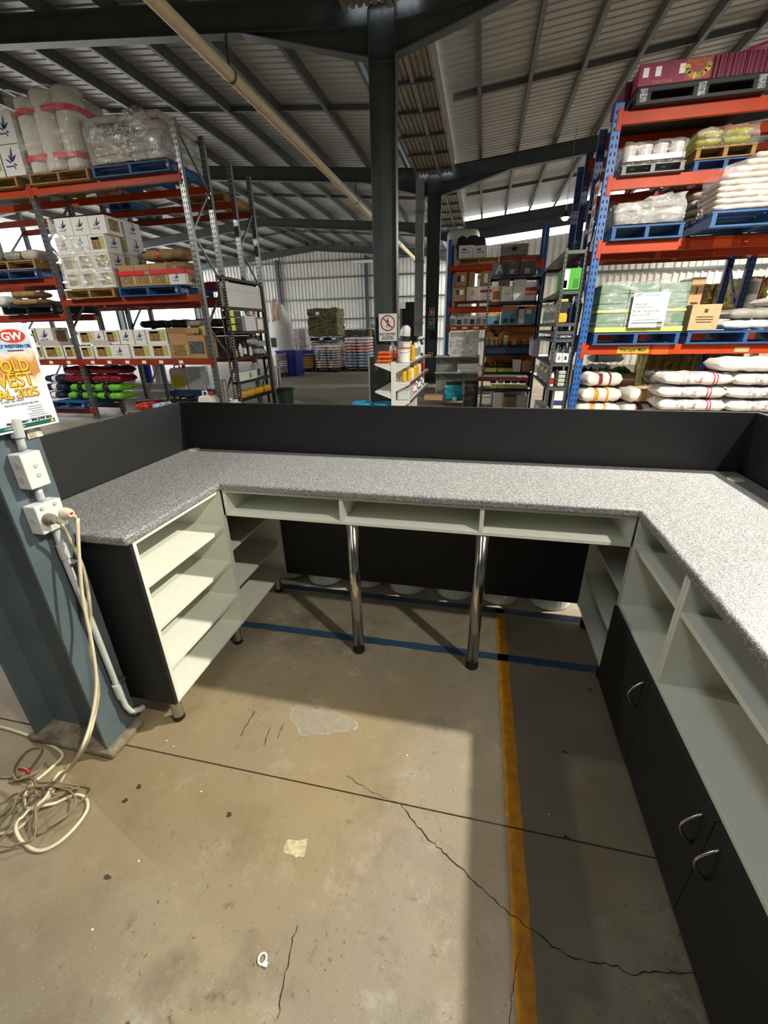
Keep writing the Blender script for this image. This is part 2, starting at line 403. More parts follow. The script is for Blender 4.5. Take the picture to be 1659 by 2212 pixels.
for k in range(int(27 / .25)):
    y = -6 + k * .25
    for f, d in ((0, 0), (.55, 0), (.64, .04), (.9, .04)): b.v += [(ER + .12 - d, y + f * .25, 0), (ER + .12 - d, y + f * .25, 4.6)]
for i in range(len(b.v) // 2 - 1): b.f.append((2 * i, 2 * i + 1, 2 * i + 3, 2 * i + 2))
struct('wall_side', b, M_wallsheet)
b = B()
for k in range(int(12 / .25)):
    y = -6 + k * .25
    for f, d in ((0, 0), (.55, 0), (.64, .04), (.9, .04)): b.v += [(EL - .12 + d, y + f * .25, 0), (EL - .12 + d, y + f * .25, zun(EL) + RD + .2)]
for i in range(len(b.v) // 2 - 1): b.f.append((2 * i, 2 * i + 2, 2 * i + 3, 2 * i + 1))
struct('wall_left_added', b, M_wallgrey)  # unseen wall, added to block daylight from the left near the counter

wall_front_added = struct('wall_front_added', ribbed(EL, RL, zun(EL) + RD + .2, zun(RL) + RD + .2, .25, -6.1), M_wallgrey)  # unseen wall behind the camera, added to shut out skylight
part('gable_sheet', ribbed(RL, XC, zun(RL) + RD + .2, zun(XC) + RD + .2, .25, -6.1), M_wallgrey, wall_front_added)
part('gable_sheet', ribbed(XC, RR, zun(XC) + RD + .2, zun(RR) + RD + .2, .25, -6.1), M_wallgrey, wall_front_added)
part('gable_sheet', ribbed(RR, ER, zun(RR) + RD + .2, zun(ER) + RD + .2, .25, -6.1), M_wallgrey, wall_front_added)

# cream pipe hung under the rafters
pz = 5.11; px_ = -3.92
pipe = thing('overhead_pipe', 'long cream plastic pipe hung under the rafters, running the length of the shed', 'pipe', (px_, 0, pz))
M_cream = mat('cream_pipe', 'd8c49c', .45, 0, .12, 8)
part('pipe', B().lathe([(.085, -6), (.085, 28)], (0, 0, 0), 20, 1), M_cream, pipe, smooth=False)
for y in YC[1:-1]: part('hanger', B().bar((0, y, 0), (0, y, zun(px_) - pz), .03, .03).lathe([(.092, y - .03), (.092, y + .03)], (0, 0, 0), 16, 1), M_steel, pipe)
for k in range(5): part('coupling', B().lathe([(.093, -4 + 6.2 * k), (.093, -3.85 + 6.2 * k)], (0, 0, 0), 20, 1), M_cream, pipe)

# highbay lamps
M_lamp = mat('lamp_lens', (1, .97, .9), .4, emit=60)
for i, (x, y, z, wt) in enumerate(LAMPS):
    t = thing('highbay_lamp', ['round high-bay lamp above the counter on the right', 'round high-bay lamp behind the camera on the right', 'round high-bay lamp beyond the right edge above the blue racks', 'small bright round high-bay lamp beyond the blue rack uprights', 'added high-bay fill lamp above the floor in front of the left racks', 'added high-bay fill lamp near the far right wall behind the blue racks'][i], 'lamp', (x, y, z), group='high-bay lamps under the roof')
    part('housing', B().lathe([(.05, .16), (.06, .1), (.13, .07), (.14, .0), (.125, .0), (.12, .03)], n=20), M_dark, t)
    part('lens', B().lathe([(.085, .01), (.08, -.02), (.06, -.05), (.02, -.065)], n=20), M_lamp, t)
    part('hanger', B().cyl((0, 0, .15), .008, zun(x) + RD + .199 - z - .15, 6), M_brushed, t)
    li = bpy.data.lights.new('lamp_light', 'AREA'); li.shape = 'DISK'; li.size = .15; li.energy = wt; li.color = (1, .94, .81)
    link('lamp_light', li, t, (0, 0, -.07))
_before = set(COL.objects)
# ------------------------------------------------------------------ counter
def granite():
    m = bpy.data.materials.new('speckled_laminate'); m.use_nodes = True; nt = m.node_tree; b = nt.nodes['Principled BSDF']
    tc = nt.nodes.new('ShaderNodeTexCoord')
    def vor(s, off):
        mp = nt.nodes.new('ShaderNodeMapping'); mp.inputs['Location'].default_value = (off, off, off); nt.links.new(tc.outputs['Object'], mp.inputs[0])
        v = nt.nodes.new('ShaderNodeTexVoronoi'); v.inputs['Scale'].default_value = s; nt.links.new(mp.outputs[0], v.inputs['Vector'])
        sp = nt.nodes.new('ShaderNodeSeparateColor'); nt.links.new(v.outputs['Color'], sp.inputs[0]); return sp.outputs[0]
    def step(f, a):
        r = nt.nodes.new('ShaderNodeMath'); r.operation = 'GREATER_THAN'; r.inputs[1].default_value = a; nt.links.new(f, r.inputs[0]); return r.outputs[0]
    def mix(f, a, c):
        x = nt.nodes.new('ShaderNodeMix'); x.data_type = 'RGBA'; nt.links.new(f, x.inputs[0])
        for i, q in ((6, a), (7, c)):
            if isinstance(q, tuple): x.inputs[i].default_value = q
            else: nt.links.new(q, x.inputs[i])
        return x.outputs[2]
    c = mix(step(vor(480, 0), .55), lin('8d8e8e'), lin('6f7173'))
    c = mix(step(vor(400, 4), .78), c, lin('55585c'))
    c = mix(step(vor(430, 9), .86), c, lin('c9c8c3'))
    nt.links.new(c, b.inputs['Base Color']); b.inputs['Roughness'].default_value = .38
    return m
M_granite = granite()
TZ, TT = .90, .037
XL0, XL1, XR0, XR1 = -1.785, -1.207, .652, 1.262      # left arm outer/inner edge, right arm inner/outer edge
YF, YB, YE, YN = 1.695, 2.285, 1.105, -.75             # front edge of back run, back, end of left arm, near end of right arm
g = .001; poly = [(XL0 + g, YE), (XL1, YE), (XL1, YF), (XR0, YF), (XR0, YN), (XR1 - g, YN), (XR1 - g, YB - g), (XL0 + g, YB - g)]
worktop = part('worktop', B().prism(poly, 2, TZ - TT, TZ), M_granite, bevel=.011, seg=4)
tag(worktop, 'U-shaped speckled grey laminate worktop of the service counter', 'worktop')
for i, (px, py) in enumerate([(420, 971), (1588, 1037)]):
    p = fl(px, py, TZ + .06); p.y = min(p.y, YB - .04)
    part('cable_grommet', B().lathe([(.034, .0), (.034, .003), (.028, .005), (.001, .005)], (p.x, p.y, TZ), 24), mat('grommet_grey', 'c9c8bf', .5), worktop)
for x in (-.553, .06):
    lg = part('support_leg', B().cyl((x, 1.745, -.03), .029, .724 + .029, 28), M_chrome, worktop, smooth=False)
    for pl in lg.data.polygons: pl.use_smooth = len(pl.vertices) == 4
    part('rubber_foot', B().lathe([(.03, 0), (.034, .008), (.032, .03)], (x, 1.745, -.06), 24), M_dark, lg)
T = .018
# black upstand screens around the worktop
tag(part('counter_screen', B().box(XL0 - .018, YB, .035, XR1 + .018, YB + .018, 1.185), M_black, bevel=.0015), 'long black laminate screen along the back of the counter', 'screen')
tag(part('counter_screen', B().box(XL0 - .018, 1.1, .035, XL0, YB, 1.185), M_black, bevel=.0015), 'black laminate screen on the left arm of the counter beside the post', 'screen')
tag(part('counter_screen', B().box(XR1, YN, .035, XR1 + .018, YB, 1.185), M_black, bevel=.0015), 'black laminate screen on the right arm of the counter', 'screen')
pins = mat('shelf_pin', 'd8d8d2', .4)
# left drawer-like shelf unit
u = thing('shelf_cabinet', 'white shelf unit with four open tiers and a black end panel under the left arm', 'cabinet', (-1.5, 1.41, 0))
def at0(root, b, name, m, **k):
    o = part(name, b, m, root, **k); o.location = -root.location; return o
zt = TZ - TT - .001
at0(u, B().box(-1.785, 1.125, .06, -1.217, 1.14, zt), 'end_panel', M_black, bevel=.001)
at0(u, B().box(-1.775, 1.14, .06, -1.215, 1.156, zt), 'side_panel', M_white, bevel=.001)
at0(u, B().box(-1.775, 1.696, .06, -1.215, 1.713, zt), 'side_panel', M_white, bevel=.001)
at0(u, B().box(-1.775, 1.156, zt - .012, -1.216, 1.696, zt), 'top_rail', M_white)
at0(u, B().box(-1.78, 1.156, .06, -1.765, 1.696, zt), 'back_panel', M_white)
for z in (.06, .236, .447, .653): at0(u, B().box(-1.765, 1.156, z, -1.217, 1.696, z + T), 'shelf', M_white, bevel=.001)
for z in (.25, .455, .84, .30):
    at0(u, B().cyl((-1.27, 1.69, z - .012), .006, .006, 8, 1), 'shelf_pin', pins)
for x, y in ((-1.25, 1.155), (-1.25, 1.675), (-1.72, 1.155), (-1.72, 1.675)):
    l = at0(u, B().cyl((x, y, -.035), .024, .096, 20), 'cabinet_leg', M_brushed)
    part('rubber_foot', B().lathe([(.021, 0), (.026, .006), (.024, .026)], (x, y, -.06), 20), M_dark, l)
# rear left unit
u = thing('shelf_cabinet', 'white open shelf unit in the left rear corner below the pigeonholes', 'cabinet', (-1.5, 2.0, 0))
at0(u, B().box(-1.775, 1.714, .06, -1.216, 1.729, .722), 'side_panel', M_white)
at0(u, B().box(-1.775, 2.262, .045, -1.213, 2.28, .722), 'side_panel', M_white)
at0(u, B().box(-1.775, 1.729, .06, -1.76, 2.262, .722), 'back_panel', M_white)
for z in (.06, .262, .492): at0(u, B().box(-1.76, 1.729, z, -1.217 - (.0 if z < .1 else .02), 2.262, z + T), 'shelf', M_white, bevel=.001)
for x, y in ((-1.25, 2.2), (-1.72, 1.8), (-1.72, 2.2)):
    l = at0(u, B().cyl((x, y, -.035), .024, .096, 20), 'cabinet_leg', M_brushed)
    part('rubber_foot', B().lathe([(.021, 0), (.026, .006), (.024, .026)], (x, y, -.06), 20), M_dark, l)
# pigeonhole strip
u = thing('pigeonhole_shelf', 'long white strip of three open pigeonholes under the back worktop', 'shelf', (-.27, 1.9, .724))
x0, x1 = -1.205, .655; y0, y1 = 1.712, 2.05
at0(u, B().box(x0, y0, .724, x1, y1, .74), 'base_shelf', M_white, bevel=.001)
at0(u, B().box(x0, y0, zt - .012, x1, y1, zt), 'top_rail', M_white)
at0(u, B().box(x0, y1 - .015, .74, x1, y1, zt - .012), 'back_panel', M_white)
for x in (x0, -.603, .04, x1 - T): at0(u, B().box(x, y0 - .0005, .7405, x + T, y1 - .016, zt - .0125), 'divider', M_white, bevel=.001)
# right rear shelf unit
u = thing('shelf_cabinet', 'white open shelf unit in the right rear corner below the pigeonholes', 'cabinet', (.95, 2.0, 0))
at0(u, B().box(.663, 1.714, .03, 1.25, 1.729, .722), 'side_panel', M_white)
at0(u, B().box(.663, 2.262, .03, 1.25, 2.28, .722), 'side_panel', M_white)
at0(u, B().box(1.235, 1.729, .03, 1.25, 2.262, .722), 'back_panel', M_white)
for z in (.03, .25, .478): at0(u, B().box(.667, 1.729, z, 1.235, 2.262, z + T), 'shelf', M_white, bevel=.001)
for x, y in ((.7, 1.8), (.7, 2.2), (1.2, 1.8), (1.2, 2.2)):
    at0(u, B().cyl((x, y, -.06), .024, .09, 20), 'cabinet_leg', M_dark)
# right base units with doors
def door_unit(ya, yb, doors, label, handle_side):
    u = thing('door_cabinet', label, 'cabinet', (.95, (ya + yb) / 2, 0))
    for y in (ya, yb - T): at0(u, B().box(.662, y, .02, 1.25, y + T, zt), 'side_panel', M_white, bevel=.001)
    at0(u, B().box(1.235, ya + T, .02, 1.25, yb - T, zt), 'back_panel', M_white)
    at0(u, B().box(.68, ya + T, .02, 1.235, yb - T, .038), 'base_panel', M_black)
    at0(u, B().box(.662, ya + T, .432, 1.235, yb - T, .452), 'shelf', M_white, bevel=.001)
    at0(u, B().box(.664, ya + T, .728, 1.235, yb - T, .746), 'shelf', M_white, bevel=.001)
    at0(u, B().box(.72, ya + T, -.06, 1.2, yb - T, .02), 'plinth', M_dark)
    for z, y in ((.77, yb - T - .003), (.56, yb - T - .003), (.69, yb - T - .003)):
        at0(u, B().lathe([(.006, 0), (.006, .004)], (.73, y, z), 8, 1), 'shelf_pin', pins)
    n = len(doors)
    for (a, c, hy) in doors:
        d = at0(u, B().box(.648, a + .0012, .022, .663, c - .0012, .435), 'door', M_black, bevel=.0012)
        pts = [(.648 - .038 * math.sin(math.pi * k / 12) - .0, hy, .27 + .125 * k / 12) for k in range(13)]
        part('handle', B().tube(pts, [.0045] * 13, 8), M_brushed, d, smooth=True)
door_unit(1.262, 1.7115, [(1.262, 1.7115, 1.30)], 'black single-door base cabinet in the right corner of the counter', 0)
door_unit(.345, 1.2605, [(.803, 1.2605, .845), (.345, .803, .76)], 'black double-door base cabinet along the right arm of the counter', 0)
door_unit(-.56, .3435, [(-.11, .3435, -.06), (-.56, -.11, -.16)], 'black double-door base cabinet at the near end of the right arm', 0)

for _o in set(COL.objects) - _before:
    if _o.parent is None: _o.location.z += .06          # whole counter stands .06 higher on its legs
# ------------------------------------------------------------------ kit fixed to the near column
M_pvc = mat('grey_pvc', 'c6c9c6', .45, 0, .12, 20)
M_pvcw = mat('white_pvc', 'dcdfdc', .4, 0, .06, 20)
XF = -1.42
def colp(px, py, off): return ax(px, py, XF + off)
# poster on a thin board
P0 = ax(128, 912, XF + .03); py0, py1 = .62, P0.y; pz0, pz1 = P0.z, ax(70, 698, XF + .03).z
XP = XF + .03
poster = thing('sale_poster', 'glossy harvest sale poster with yellow lettering fixed to the steel post', 'poster', (XP, (py0 + py1) / 2, pz0))
board = part('board', B().box(-.003, py0 - (py0 + py1) / 2, 0, 0, py1 - (py0 + py1) / 2, pz1 - pz0), mat('poster_white', 'e9edf0', .3), poster)
hy = (py1 - py0) / 2; hz = pz1 - pz0
def sky_print():
    m = bpy.data.materials.new('poster_sky'); m.use_nodes = True; nt = m.node_tree; b = nt.nodes['Principled BSDF']; b.inputs['Roughness'].default_value = .3
    tc = nt.nodes.new('ShaderNodeTexCoord'); sp = nt.nodes.new('ShaderNodeSeparateXYZ'); nt.links.new(tc.outputs['Object'], sp.inputs[0])
    n = nt.nodes.new('ShaderNodeTexNoise'); n.inputs['Scale'].default_value = 28; nt.links.new(tc.outputs['Object'], n.inputs['Vector'])
    ad = nt.nodes.new('ShaderNodeMath'); ad.operation = 'MULTIPLY_ADD'; ad.inputs[1].default_value = .06; nt.links.new(n.outputs[0], ad.inputs[0]); nt.links.new(sp.outputs[2], ad.inputs[2])
    r = nt.nodes.new('ShaderNodeValToRGB'); e = r.color_ramp.elements; mr = nt.nodes.new('ShaderNodeMapRange'); mr.inputs[2].default_value = hz + .06; nt.links.new(ad.outputs[0], mr.inputs[0]); nt.links.new(mr.outputs[0], r.inputs[0])
    e[0].position = .40; e[0].color = lin('e3e8ec'); e[1].position = 1; e[1].color = lin('e4ecf4')
    for p, c in ((.49, 'd9cdb6'), (.53, 'b9814a'), (.62, 'c08a48'), (.68, 'd8cdb8'), (.73, '9db9d6'), (.88, 'c3d7ea')): q = e.new(p); q.color = lin(c)
    nt.links.new(r.outputs[0], b.inputs['Base Color']); return m
part('printed_sheet', B().box(.0, -hy + .006, .008, .0008, hy - .008, hz - .008), sky_print(), poster)
M_yel = mat('print_yellow', 'f2b21c', .4); M_prn_blk = mat('print_black', '17181a', .5); M_prn_red = mat('print_red', 'b42a1e', .4)
M_prn_grey = mat('print_grey', '8d949b', .5); M_prn_green = mat('print_green', '0f5a4c', .4); M_prn_wht = mat('print_white', 'f1f3f2', .4)
M_prn_navy = mat('print_navy', '27396b', .5); M_prn_brown = mat('print_brown', '5b2b12', .5)
def ptext(s, size, m, y, z, x=.0016, bold=0, xs=1, name='lettering'):
    """right-hand end of the line at y (metres from the poster's right edge), baseline z from the bottom"""
    return text(name, s, size, m, poster, (x, hy - y, z), FACE_XP, align='RIGHT', bold=bold, xs=xs)
lg = part('logo_oval', B().lathe([(.0385, 0), (.0385, .0012)], (0, 0, 0), 28, 0), M_prn_red, poster, loc=(.0008, hy - .060, hz - .036)); lg.scale = (1, 1, .46)
r2 = part('logo_rim', B().lathe([(.0415, 0), (.0415, .0008)], (0, 0, 0), 28, 0), mat('print_orange', 'd9731c', .4), poster, loc=(.0008, hy - .060, hz - .036)); r2.scale = (1, 1, .48)
ptext('GW', .030, M_prn_wht, .033, hz - .047, .0024, .0008, 1.15, 'logo_letters')
ptext('GULF WESTERN OIL', .0135, M_prn_navy, .012, hz - .069, bold=.0003, xs=.95)
part('print_line', B().box(.0008, hy - .088, hz - .079, .0014, hy - .04, hz - .075), M_prn_navy, poster)
for s, size, y, z in (('T QLD', .046, .040, hz - .135), ('VEST', .056, .040, hz - .178), ('AL 2025', .040, .036, hz - .211)):
    ptext(s, size, M_prn_brown, y - .002, z - .0016, .0012, .0016, .92, 'lettering_shadow')
    ptext(s, size, M_yel, y, z, .0022, .0008, .92)
part('harvester_picture', B().box(.0008, hy - .26, hz - .15, .0013, hy - .148, hz - .112), mat('print_harvester', '7b2c22', .5, 0, .5, 60, col2='d8d2c8'), poster)
for k, (s, y) in enumerate((('WITH A 205L DRUM', .085), ('A FREE 20L DRUM', .09), ('PRODUCTS LISTED BELOW:', .045))): ptext(s, .0088, M_prn_grey, y, .098 - .012 * k)
for k, w in enumerate((.045, .05, .04, .052, .058, .066)):
    part('list_line', B().box(.0008, hy - .03 - w - (.01 if k < 4 else 0), .064 - .0072 * k, .0014, hy - .03 - (.01 if k < 4 else 0), .067 - .0072 * k), M_prn_grey, poster)
ptext('FROM 1st MAY - 30th JUNE 2025', .0105, M_prn_blk, .020, .0215, bold=.0003)
part('footer_band', B().box(.0008, -hy + .006, .006, .0013, hy - .012, .0185), M_prn_green, poster)
ptext('IT STARTS WITH YOU', .0065, M_prn_wht, .115, .010)
part('emblem', B().prism([(hy - .030, .0085), (hy - .014, .0085), (hy - .022, .020)], 0, .0013, .0018), M_yel, poster)
# conduit run with two boxes
cond = thing('conduit_run', 'grey electrical conduit clipped to the steel post and bent at the floor', 'conduit', (XF, 1.04, 0))
def lc(p): return p - Vector((XF, 1.04, 0))
pts = [colp(30, 905, .022), colp(46, 960, .022), colp(88, 1075, .022), colp(118, 1140, .022), colp(150, 1230, .022), colp(200, 1350, .022), colp(250, 1475, .022), colp(263, 1505, .024), colp(272, 1525, .03), colp(284, 1536, .04), colp(300, 1533, .05), colp(308, 1528, .04)]
def zr_(py0, py1, px0, px1): return colp(px1, py1, .05).z - .001, colp(px0, py0, .05).z + .001
gaps = [zr_(984, 1044, 41, 112), zr_(1097, 1131, 73, 150)]
dense = [p.lerp(q, k / 12) for p, q in zip(pts, pts[1:]) for k in range(12)] + [pts[-1]]; run = []
for p in dense + [None]:
    if p is None or any(lo <= p.z <= hi for lo, hi in gaps):
        if len(run) > 1: part('pipe', B().tube([lc(q) for q in run], .0115, 12), M_pvc, cond, smooth=True)
        run = []
    else: run.append(p)
def sleeve(a, b, r): part('coupling', B().tube([lc(colp(*a, .022)), lc(colp(*b, .022))], r, 14), M_pvc, cond)
sleeve((30, 905), (40, 945), .018); sleeve((131, 1176), (142, 1205), .0155); sleeve((250, 1478), (262, 1506), .0155)
for p in ((147, 1217), (252, 1470), (285, 1536)):
    c = lc(colp(*p, .014)); part('saddle_clip', B().box(c.x - .012, c.y - .012, c.z - .006, c.x + .026, c.y + .022, c.z + .006), M_brushed, cond, bevel=.002)
def jbox(name, label, cat, a, b, depth, m):
    p = colp(a[0], a[1], depth); q = colp(b[0], b[1], depth)
    c = (p + q) / 2; w = abs(q.y - p.y) / 2; h = abs(q.z - p.z) / 2
    t = thing(name, label, cat, (XF, c.y, c.z - h))
    part('box_body', B().box(0, -w, 0, depth, w, 2 * h), m, t, bevel=.004)
    return t, w, h
t, w, h = jbox('junction_box', 'white rectangular junction box on the steel post with two blanking plugs', 'junction box', (41, 984), (112, 1044), .05, M_pvcw)
for z in (.62, .35): part('blanking_plug', B().lathe([(.008, 0), (.008, .0015), (.006, .0025)], (.05, .004, 2 * h * z), 16, 0), M_pvc, t)
for z in (.3, .7): part('knockout', B().lathe([(.011, -.0015), (.011, 0)], (.026, -w, 2 * h * z), 16, 1), M_pvc, t)
t, w, h = jbox('power_outlet', 'white weatherproof double power outlet with two plugs below the junction box', 'power outlet', (73, 1097), (150, 1131), .05, M_pvcw)
for y in (-.024, .022): part('switch', B().lathe([(.006, 0), (.006, .004)], (.05, y, 2 * h - .012), 12, 0), M_pvc, t)
for z in (.5,): part('knockout', B().lathe([(.010, -.0015), (.010, 0)], (.026, -w, 2 * h * z), 16, 1), M_pvc, t)
PLUGS = []
for nm, lab, px, py, mm in (('power_plug', 'dirty grey round plug in the left socket', 103, 1121, mat('dirty_plug', '8b7f73', .5, 0, .4, 60)), ('power_plug', 'cream round plug with red marking in the right socket', 139, 1108, mat('cream_plug', 'd8ceb4', .4))):
    p = colp(px, py, .052)
    g = thing(nm, lab, 'plug', p)
    part('plug_body', B().lathe([(.019, 0), (.02, .004), (.017, .02), (.012, .03)], (0, 0, 0), 18, 0), mm, g)
    part('cord_grip', B().tube([(.018, 0, 0), (.026, .006, -.008), (.028, .012, -.02)], [.009, .007, .005], 10), mm, g)
    if 'red' in lab: part('red_mark', B().box(.030, -.006, -.004, .0305, .006, .004), M_prn_red, g)
    PLUGS.append(p)
# white tag plate beside the conduit
p = colp(72, 925, .004)
tag(part('tag_plate', B().box(0, -.028, -.03, .002, .022, .026), mat('dirty_white_card', 'd9d6c6', .6, 0, .35, 40, col2='8f8b78'), loc=p), 'small grubby cream card on the steel post below the poster', 'card')
# cords
def smooth_path(P, n=8):
    out = []
    for i in range(len(P) - 1):
        p0, p1, p2, p3 = P[max(i - 1, 0)], P[i], P[i + 1], P[min(i + 2, len(P) - 1)]
        for k in range(n):
            t = k / n; out.append(.5 * ((2 * p1) + (p2 - p0) * t + (2 * p0 - 5 * p1 + 4 * p2 - p3) * t * t + (-p0 + 3 * p1 - 3 * p2 + p3) * t ** 3))
    out.append(P[-1]); return out
CORD_PTS = []
def cord(label, hang, floorpts, r, m, start=None, group=None):
    """a cord; where it crosses one laid earlier it climbs over it"""
    P = ([start + Vector((.032, .014, -.024))] if start else []) + [ax(x, y, xx) for x, y, xx in hang] + [fl(x, y, r) for x, y in floorpts]
    P = smooth_path([p if p.z > r else Vector((p.x, p.y, r)) for p in P], 14)
    base = [max(p.z, r + .0005) for p in P]; need = list(base)
    for i, p in enumerate(P):
        for q, qr in CORD_PTS:
            if abs(q.x - p.x) < .03 and abs(q.y - p.y) < .03 and (q.xy - p.xy).length < r + qr + .008 and q.z < .05 and p.z < .05: need[i] = max(need[i], q.z + qr + r + .0025)
    lift = [n - z for n, z in zip(need, base)]
    for sweep in (range(1, len(P)), range(len(P) - 2, -1, -1)):     # ease up to and down from each crossing
        for i in sweep:
            k = i - 1 if sweep.step > 0 else i + 1
            lift[i] = max(lift[i], lift[k] - .35 * (P[i] - P[k]).length)
    P = [Vector((p.x, p.y, z + l)) for p, z, l in zip(P, base, lift)]
    for a, b_ in zip(P, P[1:]):
        for k in range(3): CORD_PTS.append((a.lerp(b_, k / 3), r))
    return tag(part('extension_cord', B().tube(P, r, 8), m, smooth=True), label, 'cord', group)
M_cord1 = mat('cream_cord', 'cbbf9d', .5, 0, .25, 14, col2='9c8d66'); M_cord2 = mat('pale_cord', 'd9d1b3', .5, 0, .12, 14); M_cord3 = mat('dusty_cord', '8d7c5c', .6, 0, .3, 14)
cord('cream power cord hanging from the left plug down to the tangle on the floor', [(150, 1165, -1.35), (180, 1230, -1.35), (195, 1320, -1.35), (195, 1400, -1.345), (212, 1480, -1.33), (206, 1540, -1.32), (185, 1610, -1.32)], [(160, 1650), (130, 1690), (90, 1740), (40, 1790), (0, 1802), (-40, 1810)], .006, M_cord1, PLUGS[0])
cord('pale power cord hanging from the right plug and looping widest across the floor', [(168, 1140, -1.330), (172, 1220, -1.330), (180, 1300, -1.330), (200, 1400, -1.320), (208, 1480, -1.305), (196, 1560, -1.295), (172, 1625, -1.295)], [(140, 1672), (100, 1730), (60, 1760), (38, 1785), (45, 1815), (80, 1838), (120, 1825), (160, 1790), (188, 1750), (185, 1725), (160, 1718), (110, 1740), (70, 1752), (52, 1735), (65, 1700), (110, 1660), (135, 1632), (110, 1610), (50, 1585), (0, 1570), (-40, 1560)], .006, M_cord2, PLUGS[1])
for i, (lab, pts) in enumerate((
    ('dusty cord coiled in an oval in the middle of the floor tangle', [(20, 1690), (60, 1685), (110, 1700), (182, 1698), (196, 1718), (150, 1755), (90, 1800), (70, 1790), (95, 1750), (150, 1715), (172, 1706), (140, 1704), (85, 1710), (40, 1740), (0, 1762)]),
    ('dusty cord lying in a wide loop at the left edge of the tangle', [(-30, 1745), (0, 1735), (40, 1720), (55, 1745), (30, 1800), (-20, 1840)]),
    ('dusty cord making a small loop behind the tangle near the post', [(0, 1680), (50, 1672), (90, 1620), (60, 1620), (30, 1660), (40, 1690), (80, 1680), (100, 1650)]),
    ('dusty cord snaking to the bottom left of the tangle', [(80, 1690), (85, 1760), (75, 1815), (40, 1830), (0, 1835), (-40, 1825)]),
    ('dusty cord running up from the tangle towards the left frame edge', [(110, 1790), (165, 1750), (160, 1722), (130, 1712), (60, 1722), (25, 1765), (-20, 1800)]))):
    cord(lab, [], pts, .0042, M_cord3)
cord('thin red lead end lying in the floor tangle', [], [(45, 1665), (60, 1672), (70, 1682)], .007, mat('red_rubber', 'a01f22', .4))
# hose hung behind the column at the left edge
tag(part('hanging_lead', B().tube(smooth_path([Vector(p) for p in ((-1.62, .90, 1.45), (-1.6, .9, 1.25), (-1.565, .9, 1.08), (-1.56, .9, .97), (-1.58, .9, .94), (-1.62, .9, 1.0), (-1.68, .9, 1.15), (-1.70, .9, 1.4))]), .009, 8), mat('yellow_hose', 'b79c4a', .5, 0, .3, 20), smooth=True), 'dull yellow lead looped behind the steel post at the left edge', 'lead')
# grouted base of the near column, ring pull on floor
part('grout_pad', B().prism([(-1.83, .912), (-1.385, .912), (-1.385, 1.098), (-1.83, 1.098)], 2, 0, .035), mat('rough_grout', '8d826c', .85, 0, .5, 16, col2='5f5442', bump=.6, bs=50), floor, bevel=.012)
tag(part('plastic_ring', B().tube([Vector((fl(567, 2072).x + .011 * math.cos(a), fl(567, 2072).y + .012 * math.sin(a), .003)) for a in [k * math.pi / 8 for k in range(17)]], .0028, 6).box(fl(572, 2083).x - .004, fl(572, 2083).y - .006, .001, fl(572, 2083).x + .008, fl(572, 2083).y + .005, .005), M_prn_wht), 'tiny white plastic ring lying on the concrete in front', 'ring')
# ------------------------------------------------------------------ builders for the stock
def proj(p):
    q = Vector(p) - CAM; z = q.dot(FWD); return (W / 2 + F * q.dot(RGT) / z, H / 2 - F * q.dot(UPV) / z)
def span(xa, xb, yt, Zs, Y):
    """x range and height of something standing on level Zs whose front lies at Y and shows between pixels xa..xb, top at yt"""
    ym = proj(Vector(((at(xa, yt, Y).x + at(xb, yt, Y).x) / 2, Y, Zs)))[1]
    m = (ym + yt) / 2
    return at(xa, m, Y).x, at(xb, m, Y).x, at((xa + xb) / 2, yt, Y).z - Zs
ORD = ['first', 'second', 'third', 'fourth', 'fifth', 'sixth', 'seventh', 'eighth', 'ninth', 'tenth', 'eleventh', 'twelfth']
M_card = mat('kraft_card', 'b08c62', .75, 0, .12, 14); M_card2 = mat('pale_card', 'c6a67c', .75, 0, .1, 14); M_cardw = mat('white_card', 'e2e2e2', .6, 0, .05, 14)
M_tape = mat('packing_tape', 'cdb48a', .25); M_navyink = mat('navy_ink', '2b3568', .5)
M_photo = mat('produce_print', '7a3b26', .5, 0, 1, 26, col2='9a8f52'); M_lime = mat('lime_print', 'b9bf6a', .5, 0, .2, 30)
M_redstrap = mat('red_strap', 'd8182c', .4); M_foot = mat('dark_print', '3a2a22', .5, 0, .8, 30, col2='5c6a78')
def leaf_mesh():
    b = B()
    for a, l, w, ox, oz in ((35, .5, .11, 0, .1), (75, .62, .12, .03, .12), (110, .36, .09, .02, .1), (150, .42, .07, -.02, .05), (-20, .22, .08, .12, 0), (-70, .2, .07, .1, -.08)):
        c, s = math.cos(math.radians(a)), math.sin(math.radians(a)); n = 8; o = len(b.v)
        for k in range(n):
            t = 2 * math.pi * k / n; u = (.5 + .5 * math.cos(t)) * l; v = w / 2 * math.sin(t) * (1.2 - .5 * math.cos(t))
            b.v.append((ox + u * c - v * s, 0, oz + u * s + v * c))
        b.f.append(tuple(o + k for k in range(n)))
    b.box(-.45, -.002, -.12, .1, .002, -.06)
    me = b.mesh('leaf_logo', M_navyink); return me
ME_leaf = leaf_mesh()
